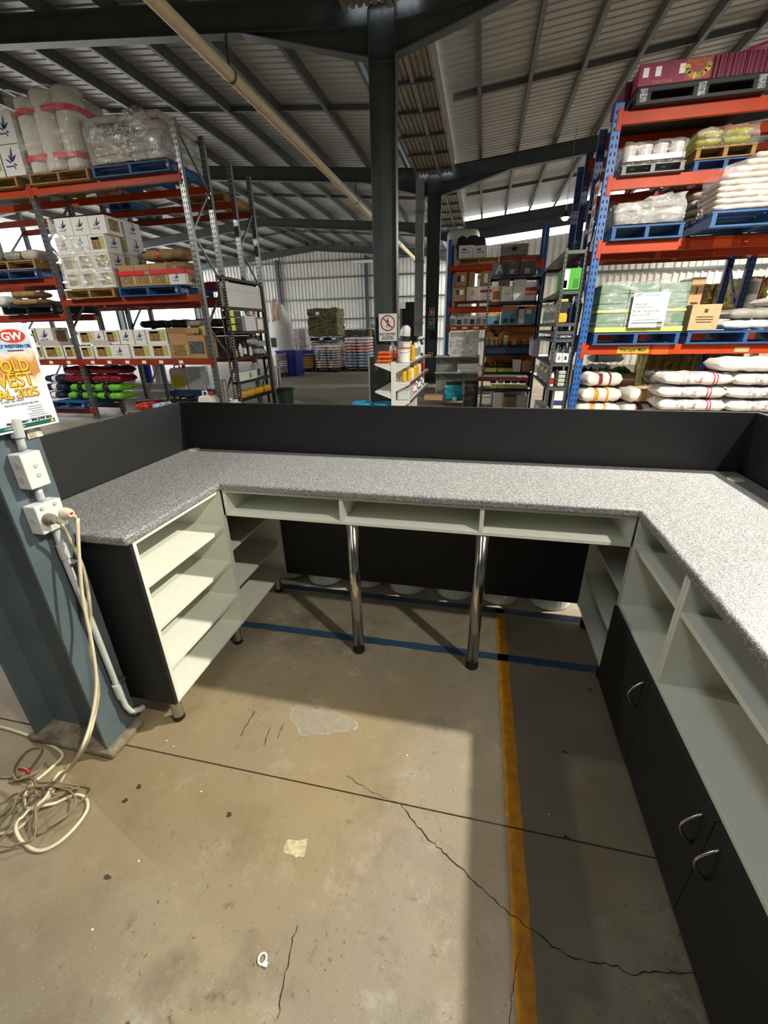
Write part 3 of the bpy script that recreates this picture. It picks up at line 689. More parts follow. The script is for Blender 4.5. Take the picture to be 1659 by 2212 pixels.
def carton(label, x0, x1, Zs, h, Y, d, body=None, front=(), side=(), openflaps=False, tape=True, group=None, name='carton', rz=0, cat='box'):
    body = body or M_cardw; w = x1 - x0
    t = thing(name, label, cat, ((x0 + x1) / 2, Y + d / 2, Zs + .002), rz, group)
    part('box_body', B().box(-w / 2, -d / 2, 0, w / 2, d / 2, h), body, t, bevel=min(.006, w * .03))
    e = .0012; solid((x0 + x1) / 2 - w / 2, (x0 + x1) / 2 + w / 2, Y - .002, Y + d, Zs, Zs + h + .003)
    for kind, *a in front:
        if kind == 'print':
            u0, u1, v0, v1, m = a; part('printed_panel', B().box(-w / 2 + u0 * w, -d / 2 - e, v0 * h, -w / 2 + u1 * w, -d / 2, v1 * h), m, t)
        elif kind == 'leaf':
            o = link('leaf_logo', ME_leaf, t, (a[0] * w - w / 2, -d / 2 - e, a[1] * h)); o.scale = (min(w, h) * a[2],) * 3
        elif kind == 'text':
            s, u, v, size, m = a; text('lettering', s, size, m, t, (-w / 2 + u * w, -d / 2 - 2 * e, v * h), FACE_Y)
    for kind, *a in side:   # side facing the aisle: sign +1 = +x side
        sg = a[0]
        if kind == 'leaf':
            o = link('leaf_logo', ME_leaf, t, (sg * (w / 2 + e), 0, h * .42), (0, 0, sg * RX)); o.scale = (min(d, h) * .75,) * 3
        elif kind == 'print':
            _, u0, u1, v0, v1, m = a; part('printed_panel', B().box(sg * w / 2 - (0 if sg > 0 else e), -d / 2 + u0 * d, v0 * h, sg * w / 2 + (e if sg > 0 else 0), -d / 2 + u1 * d, v1 * h), m, t)
    if tape: part('tape', B().box(-w * .5 - .0008, -.03, h - .04, w * .5 + .0008, .03, h + .0008), M_tape, t)
    if openflaps:
        for s in (-1, 1): part('flap', B().bar((0, s * d / 2, h), (0, s * d * .62, h + .1), w, .004, up=(0, s, .2)), body, t)
    return t
PRODUCE = (('print', .16, .68, .18, .88, M_photo), ('print', .70, .93, .2, .9, M_lime), ('print', .2, .6, .72, .84, M_prn_red))
def produce(label, x0, x1, Zs, h, Y, d=.42, kind=0, group=None, openflaps=False):
    if kind == 0: return carton(label, x0, x1, Zs, h, Y, d, front=PRODUCE, side=(('leaf', 1),), group=group, openflaps=openflaps)
    if kind == 1: return carton(label, x0, x1, Zs, h, Y, d, front=(('leaf', .45, .38, .75),), side=(('print', 1, .2, .8, .2, .85, M_photo),), group=group, openflaps=openflaps)
    if kind == 2: return carton(label, x0, x1, Zs, h, Y, d, body=M_card, front=(('print', .12, .82, .1, .55, M_photo), ('print', .84, .95, .12, .55, M_lime)), group=group, openflaps=openflaps)
    return carton(label, x0, x1, Zs, h, Y, d, body=M_card, front=(('print', .05, .92, .2, .75, M_foot),), group=group, openflaps=openflaps)

# pallets -------------------------------------------------------------
M_wood = mat('pallet_timber', 'a5814f', .8, 0, .3, 9, stretch=(1, 6, 6)); M_bluep = mat('pallet_blue', '22578f', .6, 0, .3, 9); M_blackp = mat('pallet_black', '1c2228', .6, 0, .3, 9); M_redp = mat('pallet_red', '7d2a22', .7, 0, .3, 9)
ME_PAL = {}
def pallet(label, x0, Y, Z, w=1.165, d=1.165, m=None, group=None, mark=None, h=.15):
    m = m or M_wood; k = (m.name, round(w, 2), round(d, 2), h)
    if k not in ME_PAL:
        s = h / .15
        ME_PAL[k] = (B().box(-w / 2, -.06, 0, w / 2, .06, .018 * s).mesh('board', m), B().box(-.022, -d / 2, 0, .022, d / 2, .105 * s).mesh('bearer', m))
    mb, mr = ME_PAL[k]; s = h / .15; solid(x0, x0 + w, Y, Y + d, Z, Z + .1455 * s)
    t = thing('pallet', label, 'pallet', (x0 + w / 2, Y + d / 2, Z), group=group)
    for i in range(3): link('bearer', mr, t, ((-1, 0, 1)[i] * (w / 2 - .03), 0, .02 * s))
    for i in range(7): link('top_board', mb, t, (0, -d / 2 + .06 + i * (d - .12) / 6, .127 * s))
    for i in range(3): link('bottom_board', mb, t, (0, -d / 2 + .06 + i * (d - .12) / 2, 0))
    if mark:
        text('stencil_mark', mark, .085 * s, M_prn_wht, t, (w / 2 - .36, -d / 2 + .0, .03 * s), FACE_Y) if False else None
        text('stencil_mark', mark, .09 * s, M_prn_wht, t, (w / 2 - .007, -d / 2 + .1, .04 * s), FACE_XP)
        for sg in (0,): text('stencil_mark', mark, .05, M_prn_wht, t, (w / 2 - .06, -d / 2 - .001, .05 * s), FACE_Y, xs=.4)
    return t

# occupied space: soft goods settle on, and stay clear of, what is already there -----------
SOLID = []
def solid(x0, x1, y0, y1, z0, z1): SOLID.append((min(x0, x1), max(x0, x1), min(y0, y1), max(y0, y1), z0, z1))
def fit(x, y, z, L, D, h, rz):
    """trim a sack out of narrow obstacles beside it, lift it onto wide ones beneath it"""
    c, sn = abs(math.cos(rz)), abs(math.sin(rz)); g = .006; sx = sy = 1.0; lx, ly = L * c + D * sn, L * sn + D * c; lx0, ly0 = lx, ly
    for _ in range(40):
        hit = None
        for b in SOLID:
            ox = min(x + lx / 2, b[1]) - max(x - lx / 2, b[0]); oy = min(y + ly / 2, b[3]) - max(y - ly / 2, b[2]); oz = min(z + h, b[5]) - max(z, b[4])
            if ox > -g and oy > -g and oz > -.002: hit = (b, ox + g, oy + g, oz); break
        if not hit: break
        b, ox, oy, oz = hit
        side = min(ox / lx, oy / ly)
        if b[5] - z < .3 and side > .22 and b[5] - z < .9 * h + .05: z = b[5] + .003
        elif side <= .55:
            if ox / lx <= oy / ly:
                s_ = 1 if (b[0] + b[1]) / 2 < x else -1; lx -= ox; x += s_ * ox / 2
            else:
                s_ = 1 if (b[2] + b[3]) / 2 < y else -1; ly -= oy; y += s_ * oy / 2
        else: z = b[5] + .003
    kx, ky = lx / lx0, ly / ly0
    return x, y, z, L * (kx * c + ky * sn) / (c + sn), D * (kx * sn + ky * c) / (c + sn), lx, ly

# sacks ---------------------------------------------------------------
def sack_point(L, D, h, seed):
    r = random.Random(seed); ph = [r.uniform(0, 6.28) for _ in range(8)]
    def f(u, th, off=0):
        s = 2 * u - 1; e = max(0, 1 - abs(s) ** 5)
        wid = D / 2 * (.9 + .1 * e ** .5) * (1 + .05 * (abs(s) > .97)); hh = h / 2 * (e ** .25 * .93 + .07)
        c, sn = math.cos(th), math.sin(th)
        cx = math.copysign(abs(c) ** .5, c); cz = math.copysign(abs(sn) ** .55, sn)
        wr = 1 + .07 * math.sin(8 * s + 3 * th + ph[0]) + .05 * math.sin(15 * s - 2 * th + ph[1]) + .035 * math.sin(5 * th + ph[2] + 6 * s)
        x = s * L / 2 * (1 + .012 * math.sin(3 * th + ph[3]))
        z = hh * cz * wr; y = wid * cx * (1 + .03 * math.sin(11 * s + ph[4]))
        if z < 0: z *= .9
        n = Vector((0, cx, cz)).normalized() * off
        return Vector((x, y + n.y, z + n.z + h * .46))
    return f
ME_SACK = {}; SACK_BOX = {}
def sack_mesh(L, D, h, m, seed, u0=0, u1=1, off=0, nu=19, nt=16):
    k = (round(L, 3), round(D, 3), round(h, 3), m.name, seed, u0, u1, off)
    if k in ME_SACK: return ME_SACK[k]
    f = sack_point(L, D, h, seed); b = B()
    for i in range(nu):
        for j in range(nt): b.v.append(tuple(f(u0 + (u1 - u0) * i / (nu - 1), 2 * math.pi * j / nt, off)))
    for i in range(nu - 1):
        for j in range(nt): b.f.append((i * nt + j, i * nt + (j + 1) % nt, (i + 1) * nt + (j + 1) % nt, (i + 1) * nt + j))
    if off == 0:
        b.f.append(tuple(range(nt))); b.f.append(tuple((nu - 1) * nt + j for j in range(nt)))
    key = (round(L, 3), round(D, 3), round(h, 3), seed)
    if key not in SACK_BOX:
        q = [f(i / 18, 2 * math.pi * j / 16) for i in range(19) for j in range(16)]
        SACK_BOX[key] = [(min(p[a] for p in q), max(p[a] for p in q)) for a in range(3)]
    bx = SACK_BOX[key]; tgt = ((-L / 2, L / 2), (-D / 2, D / 2), (0, h))
    b.v = [tuple(tgt[a][0] + (p[a] - bx[a][0]) / (bx[a][1] - bx[a][0]) * (tgt[a][1] - tgt[a][0]) for a in range(3)) for p in b.v]
    me = b.mesh('sack', m, True); fix_normals(me); ME_SACK[k] = me; return me
def sack(label, c, L, D, h, m, rz=0, seed=0, bands=(), group=None, tilt=0, parent=None, name='sack', cat='sack', settle=True):
    c = Vector(c) + Vector((0, 0, .003 if parent is None else 0))
    if parent is None and settle:
        x, y, z, L, D, lx, ly = fit(c.x, c.y, c.z, L, D, h, rz); c = Vector((x, y, z)); solid(x - lx / 2, x + lx / 2, y - ly / 2, y + ly / 2, z, z + h + .002 * bool(bands))
    me = sack_mesh(L, D, h, m, seed % 5)
    o = link(name, me, parent, c, (tilt, 0, rz))
    if parent is None: tag(o, label, cat, group)
    for (a, bb, bm) in bands: link('printed_band', sack_mesh(L, D, h, bm, seed % 5, a, bb, .002, 4), o)
    return o

# shrink film -----------------------------------------------------------
def film_mat(a0=.08, a1=.5, bs_=.6):
    m = bpy.data.materials.new('stretch_film'); m.use_nodes = True; nt = m.node_tree; b = nt.nodes['Principled BSDF']
    b.inputs['Base Color'].default_value = (.9, .9, .92, 1); b.inputs['Roughness'].default_value = .13; b.inputs['Specular IOR Level'].default_value = .8
    tc = nt.nodes.new('ShaderNodeTexCoord'); mp = nt.nodes.new('ShaderNodeMapping'); mp.inputs['Rotation'].default_value = (.3, .5, .2); mp.inputs['Scale'].default_value = (1, 1, 3.2); nt.links.new(tc.outputs['Object'], mp.inputs[0])
    n = nt.nodes.new('ShaderNodeTexNoise'); n.inputs['Scale'].default_value = 3.2; n.inputs['Detail'].default_value = 4; n.inputs['Distortion'].default_value = .8; nt.links.new(mp.outputs[0], n.inputs['Vector'])
    r = nt.nodes.new('ShaderNodeMapRange'); r.inputs[1].default_value = .45; r.inputs[2].default_value = .8; r.inputs[3].default_value = a0; r.inputs[4].default_value = a1; nt.links.new(n.outputs[0], r.inputs[0]); nt.links.new(r.outputs[0], b.inputs['Alpha'])
    bn = nt.nodes.new('ShaderNodeBump'); bn.inputs['Strength'].default_value = bs_; bn.inputs['Distance'].default_value = .05; nt.links.new(n.outputs[0], bn.inputs['Height']); nt.links.new(bn.outputs[0], b.inputs['Normal'])
    return m
M_film = film_mat()
M_hood = film_mat(.28, .85, 1.0)
def film(parent, x0, x1, y0, y1, z0, ztop, amp=.03, seed=1, nu=64, nv=14, pinch=0, m=None):
    """closed loose film skirt + top, in the parent's local space; ztop(x, y) gives the height"""
    r = random.Random(seed); ph = [r.uniform(0, 6.28) for _ in range(8)]
    cx, cy, hx, hy_ = (x0 + x1) / 2, (y0 + y1) / 2, (x1 - x0) / 2, (y1 - y0) / 2; b = B()
    def edge(t):
        a = 2 * math.pi * t; c, s = math.cos(a), math.sin(a); q = max(abs(c), abs(s)); k = .94 + .06 * q
        return c / q * k, s / q * k
    for j in range(nv):
        v = j / (nv - 1)
        for i in range(nu):
            ex, ey = edge(i / nu); a = 2 * math.pi * i / nu
            if v < .6: f, w = 1.0, v / .6
            else: f, w = 1 - (v - .6) / .4 * .98, 1.0
            wv = amp * (math.sin(13 * a + 7 * w + ph[0]) * .6 + math.sin(23 * a - 9 * w + ph[1]) * .4 + math.sin(5 * a + ph[2] + 11 * w) * .5)
            x = cx + ex * f * (hx + wv * (1 - pinch * w)); y = cy + ey * f * (hy_ + wv)
            zt = ztop(x, y); z = z0 + (zt - z0) * w + (0 if v < .02 else wv * .5 * (1 if v > .55 else .2))
            b.v.append((x, y, z))
    for j in range(nv - 1):
        for i in range(nu): i2 = (i + 1) % nu; b.f.append((j * nu + i, j * nu + i2, (j + 1) * nu + i2, (j + 1) * nu + i))
    return part('stretch_film', b, m or M_film, parent, smooth=True)

# racks -----------------------------------------------------------------
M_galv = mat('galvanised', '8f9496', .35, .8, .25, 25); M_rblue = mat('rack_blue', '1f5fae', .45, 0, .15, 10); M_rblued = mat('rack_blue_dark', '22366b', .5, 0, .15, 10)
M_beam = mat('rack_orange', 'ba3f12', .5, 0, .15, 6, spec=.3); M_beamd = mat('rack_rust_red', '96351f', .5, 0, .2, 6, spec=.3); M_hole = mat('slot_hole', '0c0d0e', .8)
def upright(root, x, y, z1, m, w=.09, holes=True, z0=0):
    b = B(); t = .006
    b.prism([(x - w / 2, y), (x + w / 2, y), (x + w / 2, y + .07), (x + w / 2 - t, y + .07), (x + w / 2 - t, y + t), (x - w / 2 + t, y + t), (x - w / 2 + t, y + .07), (x - w / 2, y + .07)], 2, z0, z1)
    me = b.mesh('upright', m); fix_normals(me); u = link('upright', me, root); solid(x - w / 2, x + w / 2, y - .001, y + .07, z0, z1); solid(x - .07, x + .07, y - .02, y + .1, z0, z0 + .012)
    if holes:
        h = B(); n = int((z1 - z0) / .075)
        for k in range(n):
            z = z0 + .04 + k * .075
            for s in (-1, 1): h.add([(x + s * .024 - .008, y - .0008, z), (x + s * .024 + .008, y - .0008, z), (x + s * .02 + .006, y - .0008, z + .034), (x + s * .02 - .006, y - .0008, z + .034)], [(0, 1, 2, 3)])
        tag(part('slots', h, M_hole, u), kind='stuff')
    part('foot_plate', B().box(x - .07, y - .02, z0, x + .07, y + .1, z0 + .012), m, u)
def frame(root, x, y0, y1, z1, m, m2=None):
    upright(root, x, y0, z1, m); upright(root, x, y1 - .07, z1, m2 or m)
    z = .3; s = 0
    while z + .75 < z1:
        a, c = (y0 + .05, y1 - .05) if s % 2 == 0 else (y1 - .05, y0 + .05)
        solid(x - .016, x + .016, min(a, c), max(a, c), z - .02, z + .74)
        part('brace', B().bar((x, a, z), (x, c, z + .72), .03, .03), M_galv if m == M_galv else (m2 or m), root); z += .72; s += 1
def beam(root, x0, x1, y, ztop, m, h=.11, d=.05, conn=True):
    solid(x0, x1, y - .008, y + d, ztop - h, ztop)
    part('beam', B().box(x0 + .045, y, ztop - h, x1 - .045, y + d, ztop), m, root, bevel=.004)
    if conn:
        for x, s in ((x0 + .045, -1), (x1 - .045, 1)):
            part('beam_connector', B().box(min(x, x + s * .05), y - .006, ztop - h - .05, max(x, x + s * .05), y, ztop + .03), m, root)
M_shelfsteel = mat('grey_shelf_steel', '55595b', .45, .3, .15, 10); M_shelfblk = mat('black_shelf_steel', '1b1d1f', .45, .2)
def shelving(name, label, x0, x1, y0, y1, zs, ztop, m, cat='shelf unit', lip=.045, holes=True, post=.038):
    t = thing(name, label, cat, ((x0 + x1) / 2, (y0 + y1) / 2, 0)); ox, oy = t.location.x, t.location.y
    for x, sx in ((x0, 1), (x1, -1)):
        for y, sy in ((y0, 1), (y1, -1)):
            b = B().box(min(x, x + sx * post), min(y, y + sy * .003), 0, max(x, x + sx * post), max(y, y + sy * .003), ztop).box(min(x, x + sx * .003), min(y, y + sy * post), 0, max(x, x + sx * .003), max(y, y + sy * post), ztop)
            p = part('post', b, m, t, loc=(-ox, -oy, 0)); solid(x, x + sx * post, y, y + sy * post, 0, ztop)
            if holes and sy > 0:
                h = B()
                for k in range(int(ztop / .05)):
                    h.box(x + sx * post * .35, y - .001, .02 + k * .05, x + sx * post * .65, y - .0002, .045 + k * .05)
                    xx = x - sx * .001; h.box(min(xx, xx + .0008), y + post * .35, .02 + k * .05, max(xx, xx + .0008), y + post * .65, .045 + k * .05)
                tag(part('slots', h, mat('slot_light', 'c8c8c4', .6) if m == M_shelfblk else M_hole, p), kind='stuff')
    for z in zs:
        b = B().box(x0 + .004, y0 + .004, z - .004, x1 - .004, y1 - .004, z).box(x0 + .004, y0 + .004, z - lip, x1 - .004, y0 + .008, z).box(x0 + .004, y1 - .008, z - lip, x1 - .004, y1 - .004, z).box(x0 + .004, y0 + .004, z - lip, x0 + .008, y1 - .004, z).box(x1 - .008, y0 + .004, z - lip, x1 - .004, y1 - .004, z)
        part('shelf', b, m, t, loc=(-ox, -oy, 0)); solid(x0, x1, y0, y1, z - .004, z); solid(x0, x1, y0, y0 + .01, z - lip, z); solid(x0, x1, y1 - .01, y1, z - lip, z)
    return t

# bottles, jerrycans, buckets ---------------------------------------------
def bottle(label, x, y, z, r, h, m, cap=None, lab=None, group=None, name='bottle', neck=.4, cat='bottle', n=14):
    t = thing(name, label, cat, (x, y, z + .002), group=group)
    solid(x - r, x + r, y - r, y + r, z, z + h)
    part('bottle_body', B().lathe([(r * .92, 0), (r, h * .03), (r, h * .68), (r * .85, h * .76), (r * neck, h * .86), (r * neck, h * .9)], n=n), m, t)
    part('cap', B().cyl((0, 0, h * .895), r * neck * 1.15, h * .105, n), cap or M_prn_wht, t)
    if lab: part('label_band', B().lathe([(r * 1.01, h * .14), (r * 1.01, h * .58)], n=n), lab, t)
    return t
def jerry(label, x, y, z, w, d, h, m, cap, lab=None, group=None, name='jerrycan', rz=0, cat='jerrycan'):
    t = thing(name, label, cat, (x, y, z + .002), rz, group)
    b = B().prism([(-w / 2, 0), (w / 2, 0), (w / 2, h * .74), (w * .32, h * .86), (-w * .38, h * .86), (-w / 2, h * .74)], 1, -d / 2, d / 2)
    part('can_body', b, m, t, bevel=min(w, d) * .09, seg=3)
    part('handle', B().tube([(-w * .34, 0, h * .82), (-w * .32, 0, h * .96), (-w * .05, 0, h * .98), (w * .02, 0, h * .84)], min(w, d) * .075, 8), m, t, smooth=True)
    part('cap', B().cyl((w * .25, 0, h * .85), min(w, d) * .16, h * .11, 14), cap, t)
    if lab: part('label', B().box(-w * .34, -d / 2 - .0015, h * .12, w * .34, -d / 2, h * .6), lab, t)
    return t
def bucket(label, x, y, z, r, h, m, lid=None, lab=None, group=None, name='bucket', cat='bucket', tp=.86):
    t = thing(name, label, cat, (x, y, z + .002), group=group)
    solid(x - r * 1.05, x + r * 1.05, y - r * 1.05, y + r * 1.05, z, z + h)
    part('bucket_body', B().lathe([(r * tp, 0), (r * (tp + .02), .004), (r * .98, h * .86), (r * 1.03, h * .87), (r * 1.03, h * .93), (r, h * .95)], n=28), m, t, smooth=False)
    part('lid', B().lathe([(r * 1.05, h * .93), (r * 1.05, h * .985), (r * .97, h), (r * .9, h * .99)], n=28), lid or m, t)
    part('bail_handle', B().tube([(r * 1.03 * math.cos(a), -r * 1.03 * math.sin(a), h * .8 - h * .12 * math.sin(a)) for a in [math.pi * k / 14 for k in range(15)]], .003, 6), M_brushed, t)
    if lab: part('label_band', B().lathe([(r * .91, h * .2), (r * .985, h * .72)], n=28), lab, t)
    return t
def box_thing(name, label, cat, x0, x1, y0, y1, z0, z1, m, bevel=.006, group=None):
    """helper for a thing whose main part is a bevelled block; returns root (local origin at its base centre)"""
    t = thing(name, label, cat, ((x0 + x1) / 2, (y0 + y1) / 2, z0 + .002), group=group)
    solid(x0, x1, y0, y1, z0, z1 + .003)
    part('body', B().box(-(x1 - x0) / 2, -(y1 - y0) / 2, 0, (x1 - x0) / 2, (y1 - y0) / 2, z1 - z0), m, t, bevel=bevel)
    return t

# hay -------------------------------------------------------------------
M_hay = mat('hay', '6d6a42', .95, 0, .55, 9, col2='3f4024', bump=1, bs=30); M_hay2 = mat('yellow_hay', 'a79a5a', .95, 0, .5, 10, col2='6f6a36', bump=1, bs=30)
def hay_block(parent, x0, x1, y0, y1, z0, z1, m, seed, name='bale', amp=.045):
    r = random.Random(seed); b = B(); n = 7
    faces = []
    def P(u, v, w):
        j = lambda: r.uniform(-amp, amp)
        return (x0 + (x1 - x0) * u, y0 + (y1 - y0) * v, z0 + (z1 - z0) * w)
    idx = {}
    def vid(i, j, k):
        if (i, j, k) not in idx:
            p = P(i / n, j / n, k / n); idx[(i, j, k)] = len(b.v); b.v.append(tuple(c + r.uniform(-amp, amp) for c in p))
        return idx[(i, j, k)]
    for i in range(n):
        for j in range(n):
            for k in (0, n):
                b.f.append((vid(i, j, k), vid(i + 1, j, k), vid(i + 1, j + 1, k), vid(i, j + 1, k))); b.f.append((vid(i, k, j), vid(i + 1, k, j), vid(i + 1, k, j + 1), vid(i, k, j + 1))); b.f.append((vid(k, i, j), vid(k, i + 1, j), vid(k, i + 1, j + 1), vid(k, i, j + 1)))
    return part(name, b, m, parent, smooth=False)
# ------------------------------------------------------------------ left pallet racks (two rows, back to back)
YA, YA2, YB1, YB2 = 7.4, 8.2, 8.95, 9.75
XA = at(440, 640, YA).x - .045; XB = at(137, 660, YA).x; XD = XB - (XA - XB)
def zpx(x, y, Y): return at(x, y, Y).z
ZT = zpx(374, 372, YA); Z2 = zpx(421, 636, YA); Z3 = zpx(443, 774.5, YA); ZUP = zpx(362, 252, YA); Z2b = zpx(116, 601, YA); Z2c = zpx(138, 677, YA); Z0 = .22
rk = thing('pallet_rack', 'galvanised pallet rack with orange beams at the front of the left stock rows', 'rack', ((XA + XB) / 2, YA, 0)); rk.location = (0, 0, 0)
for x, zt_ in ((XA, ZUP), (XB, ZT + .06), (XD, ZT + .06)): frame(rk, x, YA, YA2, zt_, M_galv)
for y in (YA - .004, YA2 - .05):
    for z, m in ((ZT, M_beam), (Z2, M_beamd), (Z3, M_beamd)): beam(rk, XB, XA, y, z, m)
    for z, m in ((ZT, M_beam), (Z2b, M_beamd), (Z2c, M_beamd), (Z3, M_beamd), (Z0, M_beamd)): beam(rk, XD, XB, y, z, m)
part('decking', B().box(XB + .05, YA + .05, Z3 - .02, XA - .05, YA2 - .06, Z3 - .002), M_shelfsteel, rk)
part('decking', B().box(XD + .05, YA + .05, Z3 - .02, XB - .05, YA2 - .06, Z3 - .002), M_shelfsteel, rk)
for k, px in enumerate((110, 148, 200, 236, 275, 311, 348, 391)):
    p = at(px, 781, YA - .006); part('price_tag', B().box(p.x - .045, YA - .0075, Z3 - .085, p.x + .045, YA - .005, Z3 - .03), M_prn_wht, rk)
rk2 = thing('pallet_rack', 'galvanised pallet rack with rust-red beams in the second row behind the left one', 'rack', (0, 0, 0))
for x in (XA, XB, XD): frame(rk2, x, YB1, YB2, ZUP - .15, M_galv)
for y in (YB1 - .004, YB2 - .05):
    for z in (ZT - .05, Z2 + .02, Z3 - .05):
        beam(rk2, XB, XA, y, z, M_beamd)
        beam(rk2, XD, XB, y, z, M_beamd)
# --- pallets on row A
def pal(label, xa, xb, Y, Z, m=None, mark=None, d=1.1, h=.15):
    x0 = at(xa, proj((at(xa, 500, Y).x, Y, Z + .07))[1], Y).x; x1 = at(xb, proj((at(xb, 500, Y).x, Y, Z + .07))[1], Y).x
    if Z > .1:   # keep clear of the uprights
        for u in (XA, XB, XD):
            if x0 < u + .1 < x1 and x0 > u - .5: x0 = u + .1
            if x0 < u - .1 < x1 and x1 < u + .5: x1 = u - .1
    return pallet(label, x0, Y, Z, x1 - x0, d, m, mark=mark, h=h), x0, x1
YP = YA - .1
_, rx0, rx1 = pal('weathered timber pallet under the strapped white rolls on the top left beam', 64, 192, YP, ZT + .002)
_, sx0, sx1 = pal('blue pallet under the sagging wrapped sacks on the top left beam', 200, 372, YP, ZT + .002, M_bluep, 'CHEP')
pal('timber pallet under the white cartons at the top left edge', -70, 60, YP, ZT + .002)
pal('small timber pallet under the wrapped white cartons on the second beam', 140, 247, YP, Z2 + .002)
_, bx0, bx1 = pal('blue pallet under the red-strapped brown cartons on the second beam', 256, 384, YP, Z2 + .002, M_bluep, 'CHEP')
pal('blue pallet under another timber pallet on the far left upper beam', -40, 80, YP, Z2b + .002, M_bluep, 'CHEP')
pal('timber pallet stacked on a blue pallet on the far left upper beam', -42, 76, YP, Z2b + .155)
pal('black pallet under brown sacks on the far left middle beam', 4, 114, YP, Z2c + .002, M_blackp, 'CHEP')
pal('blue pallet near the floor under the navy and green feed bags', 112, 196, YP, Z0 + .002, M_bluep, 'CHEP')
# --- strapped rolls on the top beam
t = thing('wrapped_rolls', 'bundle of tall white rolls in clear film held by two red straps', 'rolls', ((rx0 + rx1) / 2, YP + .55, ZT + .155))
M_roll = mat('white_fleece_roll', 'd8d6cd', .85, 0, .12, 6, bump=.4, bs=25)
hw = (rx1 - rx0) / 2; rr = hw * .36; Hr = zpx(100, 182, YP) - ZT - .16
for i, (x, y, h) in enumerate([(-.61, -.70, .93), (0, -.78, .98), (.61, -.68, 1.0), (-.61, .02, .92), (.0, -.02, .95), (.61, .04, .93), (-.6, .72, .9), (.0, .75, .92), (.61, .75, .86)]):
    part('roll', B().lathe([(rr * .93, 0), (rr, .02), (rr * 1.02, Hr * h * .5), (rr, Hr * h - .03), (rr * .9, Hr * h), (rr * .15, Hr * h - .015)], (x * hw, y * .5, 0), 22), M_roll, t, smooth=False)
def strap(parent, x0, x1, y0, y1, z, h, m, th=.004, rad=.12):
    P = []
    for cx, cy, a0 in ((x1 - rad, y0 + rad, -90), (x1 - rad, y1 - rad, 0), (x0 + rad, y1 - rad, 90), (x0 + rad, y0 + rad, 180)):
        for k in range(5): a = math.radians(a0 + 22.5 * k); P.append((cx + rad * math.cos(a), cy + rad * math.sin(a)))
    b = B(); n = len(P)
    for x, y in P: b.v += [(x, y, z), (x, y, z + h)]
    for k in range(n): b.f.append((2 * k, 2 * ((k + 1) % n), 2 * ((k + 1) % n) + 1, 2 * k + 1))
    return part('strap', b, m, parent)
for z in (.14 * Hr, .70 * Hr): strap(t, -hw * .99, hw * .99, -.60, .6, z, .075, M_redstrap, rad=.25)
film(t, -hw * .99, hw * .99, -.62, .62, .02, lambda x, y: Hr * (.97 + .04 * math.sin(9 * x)), .012, 3)
# --- sagging wrapped sacks
t = thing('wrapped_sacks', 'pallet of pale sacks under a sagging clear hood with black handwriting', 'sack load', ((sx0 + sx1) / 2, YP + .55, ZT + .155))
M_sackpale = mat('pale_woven_sack', 'b9b0a4', .8, 0, .15, 12)
hw = (sx1 - sx0) / 2
for r_ in range(5):
    for k, x in enumerate((-.5, .5)):
        for y in (-.27, .27): sack('', (x * hw * .93, y, .004 + r_ * .125), hw * .9, .5, .15, M_sackpale, parent=t, seed=r_ + k)
hL = zpx(175, 240, YP) - ZT - .155; hM = zpx(235, 282, YP) - ZT - .155; hR = zpx(300, 222, YP) - ZT - .155
def hood(x, y):
    u = max(-1, min(1, x / hw))
    return hM + (hL - hM) * max(0, -u - .15) ** 1.5 * 1.15 + (hR - hM) * math.exp(-((u - .35) / .38) ** 2) + .03 * math.sin(14 * u)
film(t, -hw * .97, hw * .97, -.57, .55, .012, hood, .018, 5, 80, 18, m=M_hood)
text('handwriting', 'BH 24-', .16, M_prn_blk, t, (-.25, -.66, hM * .86), FACE_Y); text('handwriting', 'ONE', .14, M_prn_blk, t, (.22, -.60, hM * 1.28), (RX, -.25, 0))
# --- cartons at top-left edge
gl = 'white logo cartons on the top left pallet'
for k, (xa, xb, zt0, h) in enumerate(((-44, -2, 0, .42), (0, 44, 0, .42), (-46, -8, .43, .42), (-5, 36, .43, .42))):
    x0, x1, _ = span(xa, xb, 300, ZT + .155 + zt0, YP)
    produce('white logo carton at the top left corner, ' + ('lower ' if zt0 == 0 else 'upper ') + ('inner' if k % 2 else 'outer') + ' one', x0, x1, ZT + .155 + zt0, h, YP + .02, .4, 1 if k % 2 else 0, gl)
# --- wrapped white cartons, second beam
zb = Z2 + .155; x0, x1, _ = span(142, 248, 600, zb, YP); hC = (zpx(180, 466, YP) - zb) / 4.0; cw = (x1 - x0) / 3
for r_ in range(4):
    for k in range(3):
        xx = x0 + k * cw + (.03 * r_ if r_ == 3 else 0)
        produce('white leaf-logo carton in the wrapped stack, ' + ORD[r_] + ' layer, ' + ORD[k] + ' from left', xx + .004, xx + cw - .004, zb + r_ * hC, hC - .003, YP + .02, .36, 1 if (r_ > 1 and k < 3 and not (r_ == 2 and k == 2)) else 0, 'white cartons in the film-wrapped stack')
    produce('white leaf-logo carton deeper in the film-wrapped stack, ' + ORD[r_] + ' layer up', x1 - cw * .9, x1 + .1, zb + r_ * hC, hC - .003, YP + .42, .4, 0, 'white cartons in the film-wrapped stack')
t = thing('film_wrap', 'diagonal sheet of clear film wrapped round the white carton stack', 'film', ((x0 + x1) / 2, YP + .2, zb))
hw_, tall = (x1 - x0) / 2, 4.05 * hC
def sheet(u, v):
    x = -hw_ - .02 + 2 * hw_ * u; top = tall - u * 2.55 * hC; return (x, -.20 - .006 * (1 + math.sin(31 * u + 17 * v)) - .004 * (1 + math.sin(53 * v - 20 * u)), .004 + top * v)
link('front_sheet', grid_mesh('front_sheet', 40, 40, sheet, M_hood), t)
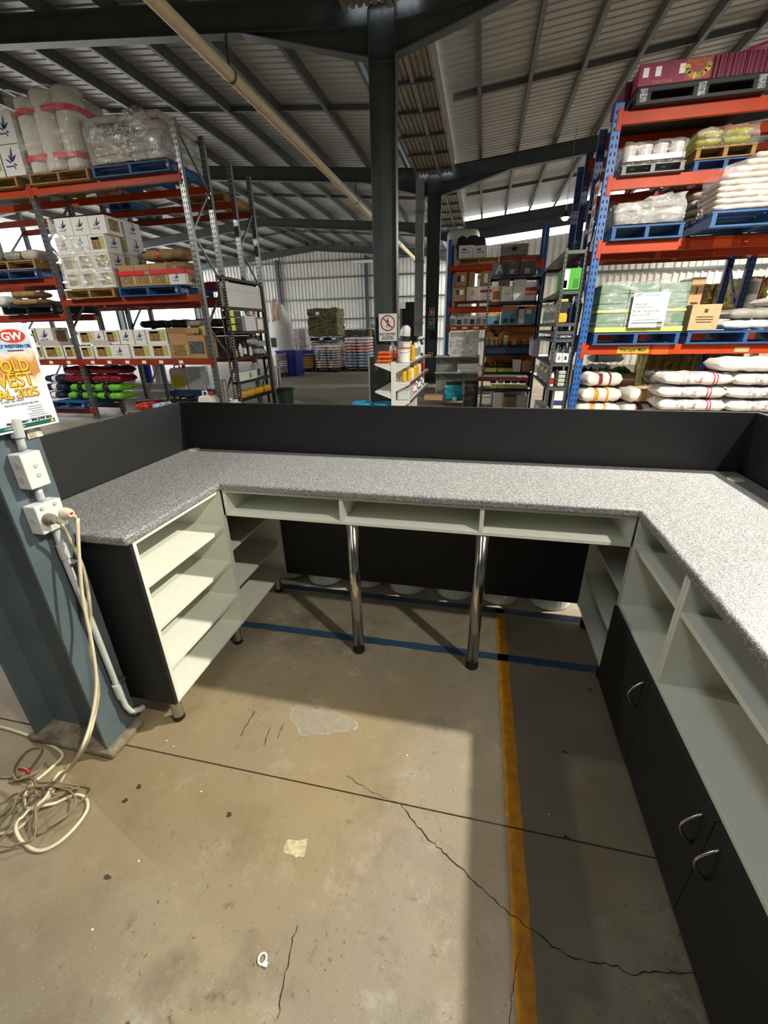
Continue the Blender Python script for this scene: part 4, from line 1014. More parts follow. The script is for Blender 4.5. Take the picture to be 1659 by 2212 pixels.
link('side_sheet', grid_mesh('side_sheet', 16, 40, lambda u, v: (-hw_ - .02 - .005 * (1 + math.sin(29 * u + 15 * v)), -.20 + .36 * u, .004 + tall * v), M_hood), t)
# --- brown strapped cartons
x0, x1, h = span(256, 398, 570, zb, YP); n = 4; cw = (x1 - x0) / n
for k in range(n):
    if k < 3: produce('kraft produce carton, ' + ORD[k] + ' from the left behind the red strap', x0 + k * cw, x0 + (k + 1) * cw - .006, zb, h * (1 if k < 2 else .98), YP + .02, .45, 2, 'strapped kraft cartons')
    else: produce('white leaf-logo carton at the right end of the red strap', x0 + k * cw, x0 + (k + 1) * cw - .006, zb, h * .6, YP + .02, .45, 1)
t = thing('ratchet_strap', 'red strap round the kraft cartons on the blue pallet', 'strap', ((x0 + x1) / 2, YP + .25, zb))
strap(t, -(x1 - x0) / 2 - .012, (x1 - x0) / 2 + .012, -.245, .30, h * .52, .07, M_redstrap, rad=.02)
part('buckle', B().box(-.12, -.25, h * .53, -.02, -.242, h * .53 + .05), M_brushed, t)
M_brownsack = mat('brown_paper_sack', '9b7d52', .75, 0, .25, 8)
for k in range(2): sack('brown paper sack lying across the cartons, ' + ('lower' if k == 0 else 'upper with red tie'), ((at(372, 560, YP + .8).x), YP + .75, zb + h * .75 + k * .16), .95, .5, .2, M_brownsack, seed=k, bands=((.4, .45, M_redstrap),) if k else (), group='brown sacks above the strapped cartons')
# --- shelf of cartons at Z3
rowL = [(168, 200, .80, 0), (201, 240, .84, 0), (241, 279, .84, 1), (280, 324, .86, 0), (325, 367, .86, 0), (368, 408, 1.45, 2), (409, 446, 1.32, 3)]
zs = Z3; hrow = zpx(300, 739, YA + .05) - Z3
for k, (xa, xb, hf, kd) in enumerate(rowL):
    x0, x1, _ = span(xa, xb, 740, zs, YA + .02); x0 = max(x0, XB + .06); x1 = min(x1, XA - .055)
    nm = {0: 'white produce-print carton', 1: 'white leaf-logo carton', 2: 'tall kraft carton with open top', 3: 'kraft carton with dark photo print'}[kd]
    produce(nm + ', ' + ORD[k] + ' from the post, lower row of carton shelf', x0, x1 - .008, zs, hrow * hf, YA + .02 + (.03 if k % 2 else 0), .38, kd, 'cartons on the red shelf, lower row', openflaps=(kd == 2 or k == 1))
rowU = [(166, 200, 0), (201, 222, 1), (224, 254, 0), (256, 286, 1), (288, 312, 1), (314, 359, 0)]
for k, (xa, xb, kd) in enumerate(rowU):
    zu_ = zs + hrow * .87; x0, x1, _ = span(xa, xb, 700, zu_, YA + .06); x0 = max(x0, XB + .06)
    produce(('white produce-print carton' if kd == 0 else 'white leaf-logo carton') + ', ' + ORD[k] + ' from the post, upper row of carton shelf', x0, x1 - .006, zu_, hrow * .86, YA + .07, .36, kd, 'cartons on the red shelf, upper row')
x0, x1, _ = span(392, 432, 680, zs + hrow * 1.5, YA + .35)
produce('white produce carton standing high at the back right of the carton shelf', x0, x1, zs, hrow * 2.2, YA + .505, .17, 0)
for k, (xa, xb, zz, kd) in enumerate(((80, 92, 0, 0), (93, 136, 0, 0), (138, 168, 0, 0), (76, 84, 1, 0), (86, 120, 1, 1))):
    zu_ = zs + hrow * .87 * zz; x0, x1, _ = span(xa, xb, 740, zu_, YA + .05); x1 = min(x1, XB - .06)
    produce('white carton beside the poster, ' + ORD[k % 3] + ' from left, ' + ('upper' if zz else 'lower') + ' row', x0, x1 - .01, zu_, hrow * (.86 if zz == 0 else 1.1), YA + .05, .38, kd, 'white cartons between poster and post', openflaps=(k == 1))
x0, x1, _ = span(122, 152, 740, zs, YA + .45); carton('open kraft carton behind the white ones beside the poster', x0, x1, zs, hrow * 1.3, YA + .56, .15, M_card)
# --- sacks on the far-left beams
M_silver = mat('silver_bag', 'a9a9a8', .35, .3, .3, 9); M_whitebag = mat('white_bag', 'dedede', .6, 0, .1, 9, bump=.5, bs=14)
for k, (px, py, L, m, nm) in enumerate(((6, 545, .36, M_silver, 'silver'), (48, 548, .38, M_silver, 'grey'), (88, 556, .36, M_sackpale, 'pale'))):
    p = at(px, py, YA + .3); sack(nm + ' sack lying on the timber pallet at far left', (p.x, YA + .3, Z2b + .31), L, .5, .2, m, seed=k, group='sacks on the stacked pallets at far left')
for k, (px, L, m, nm, zz) in enumerate(((28, .36, M_whitebag, 'crumpled white', 0), (84, .6, M_brownsack, 'brown', 0), (84, .56, M_brownsack, 'upper brown', .135), (62, .7, M_silver, 'rear silver', 0))):
    p = at(px, 640, YA + .35); sack(nm + ' sack on the black pallet at far left', (p.x, YA + (.75 if k == 3 else .22), Z2c + .155 + zz), L, .44, .2 if k == 0 else .13, m, seed=k + 2, group='sacks on the black pallet at far left')
# --- row B stock seen through
M_dkgreen = mat('dark_green_bag', '1e3328', .4, 0, .2, 9); M_dkbrown = mat('dark_brown_tarp', '43362f', .5, 0, .3, 9)
xs_ = [XB + .12 + k * (XA - XB - .24) / 4 for k in range(5)]
for k in range(2): box_thing('stock_crate', ('left' if k == 0 else 'right') + ' plain crate under the dark sacks in the second rack row', 'crate', xs_[2 * k] + .01, xs_[2 * k + 2] - .01, YB1 + .06, YB2 - .1, Z3 - .05, Z3 + .36, M_dkbrown)
for k, (m, nm) in enumerate(((M_dkgreen, 'left dark green'), (M_dkgreen, 'right dark green'), (M_dkbrown, 'left dark brown'), (M_dkbrown, 'right dark brown'))):
    for j in range(2): sack(nm + ' sack ' + ('on top' if j else 'below') + ' in the second rack row behind the cartons', ((xs_[k] + xs_[k + 1]) / 2, YB1 + .36, Z3 + .366 + j * .185), (xs_[1] - xs_[0]) * .95, .5, .18, m, seed=k + j, group='dark sacks in the second rack row')
pal('blue pallet on the second-row beam right of the uprights', 470, 530, YB1 - .1, Z2 + .022, M_bluep, 'CHEP', 1.0)
M_maroon = mat('maroon_bag', '6d1530', .4, 0, .2, 9)
for k, px in enumerate((450, 505)): p = at(px, 590, YB1); sack('maroon bag on the second-row beam, ' + ('left' if k == 0 else 'right'), (p.x, YB1 + .3, Z2 + .18), .6, .5, .2, M_maroon, seed=k, group='maroon bags on the second row')
pal('timber pallet on the top beam of the second row', 400, 520, YB1 - .05, ZT - .048, M_wood, None, .9)
pal('blue pallet on the second-row top beam near the left post', 235, 285, YB1 - .05, Z2 + 1.0 if False else ZT - .048, M_bluep, None, .9)
# --- floor-level feed bags at left
M_green = mat('bright_green_bag', '6fbf3a', .35, 0, .2, 10); M_navyb = mat('navy_bag', '1f2c4e', .4, 0, .2, 10); M_dred = mat('dark_red_bag', '7a1428', .3, 0, .25, 10)
for k, (px, py, z, L, m, nm) in enumerate(((128, 880, .0, .5, M_navyb, 'lowest navy'), (130, 866, .13, .5, M_navyb, 'middle navy'), (130, 850, .26, .5, M_navyb, 'top navy'), (185, 880, .0, .7, M_green, 'lower left green'), (240, 878, .0, .7, M_green, 'lower right green'), (188, 862, .14, .66, M_green, 'upper left green'), (238, 860, .14, .66, M_green, 'upper right green'), (175, 845, .28, .8, M_dred, 'lower left dark red'), (235, 842, .28, .8, M_dred, 'lower right dark red'), (180, 826, .41, .8, M_dred, 'upper left dark red'), (235, 828, .41, .75, M_dred, 'upper right dark red'))):
    p = at(px, py, YA + .15); sack(nm + ' feed bag in the low stack behind the left post', (p.x, YA + .35, Z0 + .155 + z), L, .5, .165, m, seed=k, bands=((.35, .6, M_prn_blk),) if m == M_green else ((.4, .6, M_prn_wht),) if m == M_navyb else (), group='low stack of feed bags at left')
_, x0, x1 = pal('grey weathered pallet on the floor under the black and blue bags', 272, 400, YA + .12, .0, mat('grey_timber', '8e8a82', .8, 0, .3, 9), None, .85)
for k, (px, y, z, L, m, nm) in enumerate(((296, .1, 0, .34, M_prn_red, 'red'), (332, .1, .0, .34, mat('sky_blue_bag', '2d8fc4', .3, 0, .4, 9, col2='e8eef0'), 'sky-blue'), (380, .1, .0, .5, mat('black_bag', '17171a', .2), 'long black'), (380, .1, .16, .46, MATS['black_bag'], 'upper black'), (305, .5, .0, .5, M_maroon, 'maroon'), (372, .5, .0, .5, mat('yellow_bag', 'd9a21c', .4), 'yellow'))):
    p = at(px, 865, YA + y); sack(nm + ' bag lying on the floor-level grey pallet', (p.x, YA + .25 + y, .155 + z), L, .36, .155, m, seed=k, group='bags on the grey floor pallet')
# white tubs and drums beyond
M_wplas = mat('white_plastic', 'e3e4e2', .4); M_bluepl = mat('blue_plastic', '2238a8', .35)
for k, (px, m, nm, r_) in enumerate(((275, M_wplas, 'white', .14), (313, M_bluepl, 'blue', .15), (340, M_wplas, 'right white', .13), (240, M_wplas, 'far left white', .15))):
    p = at(px, 820, YB2 + .4); bucket(nm + ' drum standing behind the left racks', p.x, YB2 + .5, .42, r_, .62, m, group='drums behind the left racks')
box_thing('drum_platform', 'low pale platform holding the drums behind the left racks', 'platform', at(225, 830, YB2).x, at(360, 830, YB2).x, YB2 + .2, YB2 + .9, .0, .42, mat('pale_concrete', 'cfd0cc', .8))
for k, (px, y, w, m, cp) in enumerate(((452, 7.15, .3, M_wplas, M_prn_red), (503, 7.3, .3, M_wplas, M_wplas))):
    p = at(px, 870, y); jerry(('white jerrycan with red cap' if k == 0 else 'low white jerrycan') + ' just above the counter screen at left', p.x, y, 0, w, .25, at(px, (843, 861)[k], y).z, m, cp)
t = jerry('white jerrycan with yellow label and handle behind the left rack', at(388, 800, YA2 + .5).x, YA2 + .52, .45, .42, .26, .55, M_wplas, M_prn_red, mat('yellow_label', 'e3cf2a', .5))
t = box_thing('storage_tub', 'large translucent white tub behind the left rack post', 'tub', at(411, 810, YA2 + .5).x, min(at(442, 810, YA2 + .5).x, XA - .06), YA2 + .36, YA2 + .66, .455, .95, mat('frosted_plastic', 'd4dbe0', .3), .02)
part('rim', B().box(-.32, -.17, .47, .32, .17, .50), M_wplas, t) if False else None
box_thing('low_stand', 'low blue stand under the jerrycan and tub behind the left rack', 'stand', at(360, 830, YA2 + .3).x, min(at(446, 830, YA2 + .3).x, XA - .06), YA2 + .33, YA2 + .7, .0, .45, M_bluep)
# --- dark shelving unit on the aisle side
SX1 = at(502, 730, 7.8).x; SX0 = max(SX1 - .34, XA + .08); SY0 = 7.8; SY1 = ax(578, 730, SX1).y
tiers = [zpx(487 + (y - 595) * .115, y, SY0) for y in (595.6, 662, 716, 773, 826, 864)]
shelving('steel_shelving', 'black slotted-angle shelving at the aisle end of the left racks', SX0, SX1, SY0, SY1, tiers, tiers[0] + .02, M_shelfblk)
def onside(za, zb_, y0, y1, i, label, m, name='stock_box', cat='box', d=None, front=None):
    """box on shelf i of the aisle unit; y-range as fractions, height fraction of the gap"""
    ya, yb = max(SY0 + .042, SY0 + y0 * (SY1 - SY0)), min(SY1 - .042, SY0 + y1 * (SY1 - SY0)); z = tiers[i]; h = (tiers[i - 1] - .05 - z) * zb_
    t = box_thing(name, label, cat, SX0 + .02, SX1 - (d or .02), ya, yb, z + .001, z + h, m)
    return t, (SX1 - (d or .02) - SX0 - .02) / 2, (yb - ya) / 2, h
t, a, b_, h = onside(0, .92, .0, 1.0, 1, 'long white polystyrene box on the upper black shelf', mat('white_foam', 'dcdcd8', .7, 0, .06, 20)); part('lid_seam', B().box(-a - .001, -b_ - .001, h * .7, a + .001, b_ + .001, h * .71), M_prn_grey, t)
for j in range(3):
    hh = (tiers[1] - tiers[2] - .06) / 3
    t = box_thing('flat_box', 'flat black and yellow box, ' + ORD[j] + ' up in the small stack on the black shelf', 'box', SX0 + .01, SX1 - .01, SY0 + .045, SY0 + .45, tiers[2] + .001 + j * (hh + .002), tiers[2] + (j + 1) * hh - .004, M_dark, group='flat boxes on the black shelf')
    wq = (SX1 - SX0) / 2 - .01; part('kraft_wedge', B().prism([(-.02, .0), (wq * .7, .0), (-.02, hh * .9)], 1, -.207, -.205), M_card, t); part('yellow_label', B().box(wq, -.19, .01, wq + .0015, -.06, hh - .012), mat('yellow_print', 'e8e43a', .5), t)
t, a, b_, h = onside(0, .75, .42, .72, 2, 'white carton in the middle of the black shelf', M_cardw); t, a, b_, h = onside(0, .72, .74, .98, 2, 'kraft carton with white label on the black shelf', M_card); part('label', B().box(a, -b_ * .8, h * .1, a + .0015, b_ * .6, h * .85), M_prn_wht, t)
t, a, b_, h = onside(0, .25, .58, .8, 2, 'low white box with red logo stacked on the black shelf', M_cardw); t.location.z += (tiers[1] - tiers[2]) * .70; part('red_logo', B().box(a, -.06, h * .2, a + .0015, .06, h * .8), M_prn_red, t)
for k, (f, h, m, cp) in enumerate(((.12, .16, mat('tan_bottle', 'b98f5e', .4), M_prn_red), (.25, .24, M_wplas, M_prn_wht), (.36, .27, mat('plum_bottle', '4a2036', .3), M_prn_red), (.52, .2, M_wplas, M_prn_navy))):
    bottle(('tan', 'white', 'plum', 'short white')[k] + ' bottle on the third black shelf', SX1 - .1, SY0 + .05 + f * (SY1 - SY0), tiers[3], .035, h, m, cp, M_prn_wht if k == 2 else None, group='bottles on the third black shelf')
M_clear = mat('clear_bag', 'cfd2d2', .15, 0, .3, 12, alpha=.75)
for k, (f, z, L) in enumerate(((.78, 0, .45), (.62, .12, .4), (.85, .15, .4))): sack('clear plastic bag on the third black shelf, ' + ('front', 'upper left', 'upper right')[k], ((SX0 + SX1) / 2, SY0 + f * (SY1 - SY0), tiers[3] + z), L * .8, SX1 - SX0 - .05, .13, M_clear, rz=RX, seed=k, group='clear bags on the third black shelf')
t, a, b_, h = onside(0, .42, .02, .55, 4, 'open white carton with green label on the lower black shelf', M_cardw); part('green_label', B().box(a, .05, h * .2, a + .0015, .16, h * .8), M_green, t); part('print_lines', B().box(-a * .7, -b_ - .0015, h * .2, a * .6, -b_, h * .6), M_prn_grey, t)
jerry('clear jug with dark label on the lower black shelf', SX1 - .14, SY0 + .68 * (SY1 - SY0), tiers[4], .16, .14, .3, M_clear, M_prn_wht, M_prn_blk, rz=RX)
for k, f in enumerate((.08, .3, .55, .85)): sack('golden yellow bag on the bottom black shelf, ' + ORD[k] + ' from near end', ((SX0 + SX1) / 2, SY0 + f * (SY1 - SY0) + .05, tiers[5] + .001), .34, SX1 - SX0 - .05, .15, MATS['yellow_bag'], rz=RX, seed=k, group='yellow bags on the bottom black shelf')
sack('clear bag on the floor below the black shelving', ((SX0 + SX1) / 2, SY1 - .35, .0), .5, SX1 - SX0 - .1, .14, M_clear, rz=RX, seed=1)
# bollards, bin
for k, (px, py, y) in enumerate(((482, 822, 7.05), (601, 798, 10.6))):
    p = at(px, py, y); t = thing('bollard', ('near' if k == 0 else 'far') + ' silver bollard post by the black shelving', 'bollard', (p.x, y, 0))
    part('post', B().lathe([(.055, 0), (.055, p.z), (.04, p.z + .015)], n=18), M_brushed, t); part('base_flange', B().cyl((0, 0, 0), .1, .012, 18), M_brushed, t)
p = fl(608, 880); t = thing('rubbish_bin', 'dark green lidded bin at the end of the black shelving', 'bin', (p.x + .08, p.y + .1, 0))
hb = at(608, 838, p.y).z; part('bin_body', B().lathe([(.17, 0), (.2, hb * .86), (.21, hb * .87)], n=24), mat('bin_green', '1f3a30', .45), t); part('lid', B().lathe([(.23, hb * .87), (.23, hb * .93), (.17, hb), (.02, hb * 1.01)], n=24), mat('bin_lid', '171d1c', .4), t)
# ------------------------------------------------------------------ no-entry sign, signs on the columns
YS = 7.6 - .10
p0, p1 = at(819, 737, YS), at(857, 677, YS)
t = thing('safety_sign', 'white no entry sign with a crossed-out walking figure on the steel column', 'sign', ((p0.x + p1.x) / 2, YS, p0.z))
sw, sh = p1.x - p0.x, p1.z - p0.z
part('plate', B().box(-sw / 2, 0, 0, sw / 2, .003, sh), mat('sign_white', 'dfe0de', .4), t, bevel=.001)
part('mounting_rail', B().box(-.17, .003, sh * .4, .17, .09, sh * .46), M_steel, t)
rg = B(); R0 = sw * .40; zc = sh * .66; n = 32
for k in range(n):
    a = 2 * math.pi * k / n
    for r_ in (R0, R0 * .86): rg.v.append((r_ * math.cos(a), -.0015, zc + r_ * math.sin(a)))
for k in range(n): rg.f.append((2 * k, 2 * k + 1, 2 * ((k + 1) % n) + 1, 2 * ((k + 1) % n)))
M_dkred = mat('sign_red', '8d1b2e', .4)
fg = B(); s = sw
fg.lathe([(s * .036, 0), (s * .036, .001)], (.0, -.002, zc + s * .23), 12, 1)
for a, b_ in (((0, .18), (0, .0)), ((0, .0), (-.07, -.22)), ((0, .0), (.08, -.2)), ((0, .16), (-.09, .02)), ((0, .16), (.09, .03))): fg.bar((a[0] * s, -.0016, zc + a[1] * s), (b_[0] * s, -.0016, zc + b_[1] * s), .001, .05 * s if a[1] < .1 or b_[0] else .08 * s, up=(1, 0, 0) if False else (0, 0, 1)) if False else fg.add([(a[0] * s - .022 * s, -.0012, zc + a[1] * s), (a[0] * s + .022 * s, -.0012, zc + a[1] * s), (b_[0] * s + .02 * s, -.0012, zc + b_[1] * s), (b_[0] * s - .02 * s, -.0012, zc + b_[1] * s)], [(0, 1, 2, 3)])
part('walking_figure', fg, M_prn_blk, t); part('red_ring', rg, M_dkred, t)
part('red_slash', B().add([(-R0 * .68, -.0018, zc + R0 * .58), (-R0 * .58, -.0018, zc + R0 * .68), (R0 * .68, -.0018, zc - R0 * .58), (R0 * .58, -.0018, zc - R0 * .68)], [(0, 1, 2, 3)]), M_dkred, t)
text('lettering', 'NO ENTRY', sw * .185, M_prn_blk, t, (0, -.001, sh * .21), FACE_Y, align='CENTER', bold=.0012)
text('lettering', 'AUTHORISED', sw * .105, M_prn_blk, t, (0, -.001, sh * .125), FACE_Y, align='CENTER', bold=.0008)
text('lettering', 'PERSONS ONLY', sw * .105, M_prn_blk, t, (0, -.001, sh * .055), FACE_Y, align='CENTER', bold=.0008)
YS2 = 14.4 - .10
def small_sign(px0, px1, py0, py1, m, label, kind):
    a, c = at(px0, py1, YS2), at(px1, py0, YS2); t = thing('safety_sign', label, 'sign', ((a.x + c.x) / 2, YS2, a.z)); w, h = c.x - a.x, c.z - a.z
    part('plate', B().box(-w / 2, 0, 0, w / 2, .1, h), M_prn_wht, t); part('panel', B().box(-w * .44, -.002, h * .04, w * .44, 0, h * .96), m, t)
    if kind == 0: part('symbol', B().box(-w * .12, -.004, h * .2, w * .14, -.002, h * .7), M_prn_wht, t)
    if kind == 1:
        for v, u in ((.45, .25), (.28, .15)): part('print_line', B().box(-w * u, -.004, h * v, w * u, -.002, h * (v + .09)), M_prn_wht, t)
        part('line', B().box(-w * .44, -.004, h * .68, w * .44, -.002, h * .72), M_prn_wht, t)
small_sign(927, 938, 665, 682, M_prn_red, 'small red fire extinguisher sign on the far dark column', 0)
small_sign(925, 938, 688, 709, M_prn_green, 'small green sign on the far dark column below the red one', 1)
small_sign(924, 935, 761, 773, M_prn_red, 'small red square sign low on the far dark column', 0)
t = box_thing('wall_phone', 'small black box fixed to the far dark column', 'box', at(926, 720, YS2).x, at(937, 720, YS2).x, YS2 - .05, YS2 + .1, at(930, 732, YS2).z, at(930, 716, YS2).z, M_dark, .02)
# rectangular grey downpipe beside far column
t = thing('square_downpipe', 'grey square downpipe running up beside the far dark column', 'pipe', (at(908, 600, 14.3).x - .05, 14.42, at(908, 726, 14.3).z)); dw = (at(917, 600, 14.3).x - at(900, 600, 14.3).x) / 2
zt_ = zun(-2) - t.location.z + .1
part('duct', B().box(-dw, -.12, 0, dw, .12, zt_), mat('pale_grey_steel', '9b9b98', .45, .1, .2, 4), t, bevel=.01)
for z in (.35, zt_ * .5, zt_ - .8): part('bracket', B().box(-dw - .02, -.13, z, dw + .03, .13, z + .05), M_brushed, t)

# ------------------------------------------------------------------ white gondola by the column
GX, GY0, GY1 = at(849, 785, 6.0).x, 6.0, 8.2
M_gond = mat('white_powdercoat', 'dcdcd6', .4)
zt1, zt2, zt3 = at(849, 785, 6).z, at(849, 826, 6).z, at(849, 866, 6).z
t = thing('gondola_shelf', 'white double-sided gondola shelf unit in front of the steel column', 'shelf unit', (GX, (GY0 + GY1) / 2, 0)); hl = (GY1 - GY0) / 2
for y in (-hl, 0, hl - .04): part('post', B().box(-.03, y, 0, .03, y + .04, zt1 + .02), M_gond, t)
for z, wl in ((zt1, 0), (zt2, 0), (zt3, 0), (.16, 0)):
    part('shelf', B().box(.03, -hl + .02, z - .03, .235, hl, z - .004), M_gond, t, bevel=.003)
    part('price_rail', B().box(.235, -hl + .02, z - .035, .243, hl, z + .002), M_brushed, t)
    part('bracket', B().prism([(.03, z - .03), (.23, z - .03), (.03, z - .13)], 1, -hl + .005, -hl + .015), M_gond, t)
for z in (zt1, at(820, 845, 6).z):
    part('shelf', B().box(-.27, -hl + .02, z - .02, -.03, -hl + 1.1, z - .004), M_gond, t, bevel=.003)
    part('bracket', B().prism([(-.03, z - .02), (-.27, z - .02), (-.03, z - .11)], 1, -hl + .005, -hl + .015), M_gond, t)
part('back_panel', B().box(-.006, -hl + .04, .16, .006, hl - .04, zt1 - .03), M_gond, t)
M_yelb = mat('yellow_plastic', 'd9a514', .4); M_orangeb = mat('orange_fabric', 'e0661c', .7, 0, .3, 30); M_pink = mat('pink_plastic', 'cf2e76', .4); M_purple = mat('purple_card', '43306b', .5)
gb = lambda f: GY0 + f * (GY1 - GY0)
for k, (x, y, z, rz_) in enumerate(((-.155, .08, 0, 0), (-.155, .205, .0, 0), (-.155, .33, .0, 0), (-.14, .085, .052, 0), (-.15, .205, .052, 0), (-.145, .145, .104, 0))):
    sack('orange work glove piled on the gondola top, ' + ORD[k] + ' from the bottom', (GX + x, GY0 + y, zt1 + z), .2, .112, .048, M_orangeb, rz_, k, group='orange gloves on the gondola', name='work_glove', cat='glove')
bottle('white detergent bottle with green cap on the gondola top', GX - .12, gb(.27), zt1, .055, .26, M_wplas, mat('mint_cap', '8fc7a8', .4)); bottle('small red bottle on the gondola top', GX - .06, gb(.215), zt1, .03, .17, M_prn_red, M_prn_wht)
sack('black bundle among the orange gloves on the gondola', (GX - .19, gb(.21), zt1), .12, .1, .08, M_dark, 0, 2, name='cloth_bundle', cat='cloth')
bucket('white bucket with a red lid on the gondola top', GX + .12, gb(.06) + .06, zt1, .09, .19, M_wplas, mat('red_orange_lid', 'd23a1c', .4))
t = sack('tall grey and white printed bag standing on the gondola top', (GX + .02, gb(.22), zt1 + .22), .48, .2, .14, mat('grey_bag', 'b9bbba', .3, 0, .3, 12, col2='e6e6e4'), 0, 1, ((.55, .7, M_prn_blk),), settle=False); t.rotation_euler = (0, -RX * .97, RX * .3); t.location.z = zt1 + .24; t.location.x += .13
for k, (x, f, h, m, cp) in enumerate(((.1, .28, .24, M_yelb, M_prn_blk), (.18, .28, .24, M_yelb, M_prn_blk), (.1, .42, .26, M_yelb, M_prn_wht), (.18, .42, .27, M_wplas, M_prn_blk), (.1, .56, .25, M_wplas, M_prn_blk), (.18, .56, .28, M_wplas, M_prn_navy), (.14, .70, .3, M_dark, M_prn_wht), (.14, .83, .3, M_dark, M_prn_wht))):
    bottle(('yellow' if m == M_yelb else 'black' if m == M_dark else 'white') + ' bottle on the gondola top, ' + ORD[k] + ' from the near end', GX + x, gb(f), zt1, .036, h, m, cp, M_prn_grey if m == M_wplas else M_prn_wht if m == M_dark else None, group='bottles on the gondola top')
for k in range(14):
    f = .06 + .06 * k; m = (M_yelb, M_yelb, M_wplas, mat('lemon_white', 'e7dca0', .4), M_wplas, M_yelb, M_wplas)[k % 7] if k < 9 else (M_wplas, M_prn_navy, mat('wine_plastic', '6a1430', .4), M_wplas, M_prn_red)[k - 9]
    bottle(('yellow' if m == M_yelb else 'pale') + ' bottle on the middle gondola shelf, ' + ORD[k % 12] + (' along' if k < 12 else ' beyond the tenth'), GX + .13 + .05 * (k % 2), gb(f), zt2, .034, .175 + .012 * (k % 3), m, M_prn_blk if k % 3 == 0 else M_prn_wht, group='bottles on the middle gondola shelf')
box_thing('purple_box', 'purple box on the middle gondola shelf', 'box', GX + .06, GX + .16, gb(.90), gb(.98), zt2, zt2 + .18, M_purple, .003)
t = box_thing('clear_tub', 'clear plastic tub of white papers on the lower gondola shelf', 'tub', GX + .04, GX + .22, gb(.03), gb(.22), zt3, zt3 + .16, mat('cloudy_plastic', 'dfe3e4', .2, alpha=.6), .01); part('contents', B().box(-.07, -.15, .01, .07, .15, .12), M_prn_wht, t); part('lid', B().box(-.095, -.22, .155, .095, .22, .168), MATS['cloudy_plastic'], t, bevel=.004)
for k, (f, m, h) in enumerate(((.28, M_bluepl, .12), (.38, M_pink, .22), (.45, M_pink, .2), (.52, M_wplas, .2), (.6, M_prn_navy, .24), (.68, M_bluepl, .22), (.78, M_wplas, .2), (.88, M_prn_red, .2))): bottle(('squat blue', 'pink', 'second pink', 'white', 'navy', 'blue', 'far white', 'red')[k] + ' bottle on the lower gondola shelf', GX + .15, gb(f), zt3, .04, min(h, .19), m, M_prn_wht, M_prn_wht if m != M_wplas else M_prn_grey, group='bottles on the lower gondola shelf', neck=.8 if k == 0 else .4)
for k, f in enumerate((.06, .18, .3, .42)): jerry('white jug with blue cap on the bottom gondola shelf, ' + ORD[k] + ' along', GX + .15, gb(f), .16, .16, .12, .3, M_wplas if k else M_bluepl, M_prn_navy, rz=RX, group='jugs on the bottom gondola shelf')
for k, (bx_, Y) in enumerate(((-1.42, 5.8), (-1.71, 6.22), (-1.375, 6.22))): bucket('bucket with bright blue lid on the floor left of the gondola, ' + ('nearest', 'rear left', 'rear right')[k], bx_, Y, 0, .15, .63, M_wplas, mat('cyan_lid', '1c9ad0', .35), group='blue-lidded buckets by the gondola')
# grey cabinet behind gondola at the column foot
t = box_thing('steel_cabinet', 'dark grey steel cabinet with a pale edge at the foot of the column', 'cabinet', at(799, 800, 7.2).x, at(836, 800, 7.2).x, 7.15, 7.45, 0, at(815, 772, 7.2).z, mat('cabinet_grey', '3d4546', .5), .005)
wv = (at(836, 800, 7.2).x - at(799, 800, 7.2).x) / 2; part('pale_edge', B().box(-wv - .012, -.152, 0, -wv + .012, -.14, t.children[0].dimensions.z * .98 if False else at(815, 772, 7.2).z - .01), M_gond, t)

# ------------------------------------------------------------------ grey pegboard gondola, display case
GY = 10.0; gx0, gx1 = at(940, 765, GY).x, at(1036, 765, GY).x; zc1, zc2 = at(985, 769, GY).z, at(985, 804, GY).z
M_peg = mat('grey_pegboard', '8f928c', .6)
t = thing('gondola_shelf', 'grey pegboard gondola with two shelves behind the counter centre', 'shelf unit', ((gx0 + gx1) / 2, GY + .2, 0)); hw = (gx1 - gx0) / 2
part('pegboard', B().box(-hw, .17, .1, hw, .18, zc1 - .02), M_peg, t)
h_ = B()
for i in range(int(hw * 2 / .04)):
    for j in range(int((zc1 - .2) / .04)): x = -hw + .02 + i * .04; z = .14 + j * .04; h_.add([(x, .1692, z), (x + .011, .1692, z), (x + .011, .1692, z + .011), (x, .1692, z + .011)], [(0, 1, 2, 3)])
tag(part('peg_holes', h_, mat('peg_hole', '5d605b', .8), t), kind='stuff')
for x in (-hw, hw - .03): part('post', B().box(x, .14, 0, x + .03, .2, zc1), M_peg, t)
for z in (zc1, zc2, .12): part('shelf', B().box(-hw, -.2, z - .03, hw, .17, z - .003), mat('pale_shelf', 'a9aba4', .5), t, bevel=.003)
x0, x1 = at(969, 740, GY).x, at(1034, 740, GY).x; h = at(1000, 714, GY).z - zc1
t = thing('display_case', 'small white-framed glass display case on the grey gondola', 'display case', ((x0 + x1) / 2, GY + .13, zc1)); hw = (x1 - x0) / 2
for x in (-hw, hw - .025):
    for y in (-.14, .115): part('frame_post', B().box(x, y, 0, x + .025, y + .025, h), M_gond, t)
for z in (0, h - .03): part('frame_rail', B().box(-hw, -.14, z, hw, .14, z + .03), M_gond, t)
part('back_panel', B().box(-hw, .13, .02, hw, .14, h - .02), M_gond, t)
part('glass_pane', B().box(-hw + .025, -.135, .03, hw - .025, -.13, h - .03), mat('glass', 'ffffff', .03, alpha=.12), t); part('glass_shelf', B().box(-hw + .02, -.12, h * .45, hw - .02, .12, h * .45 + .008), MATS['glass'], t)
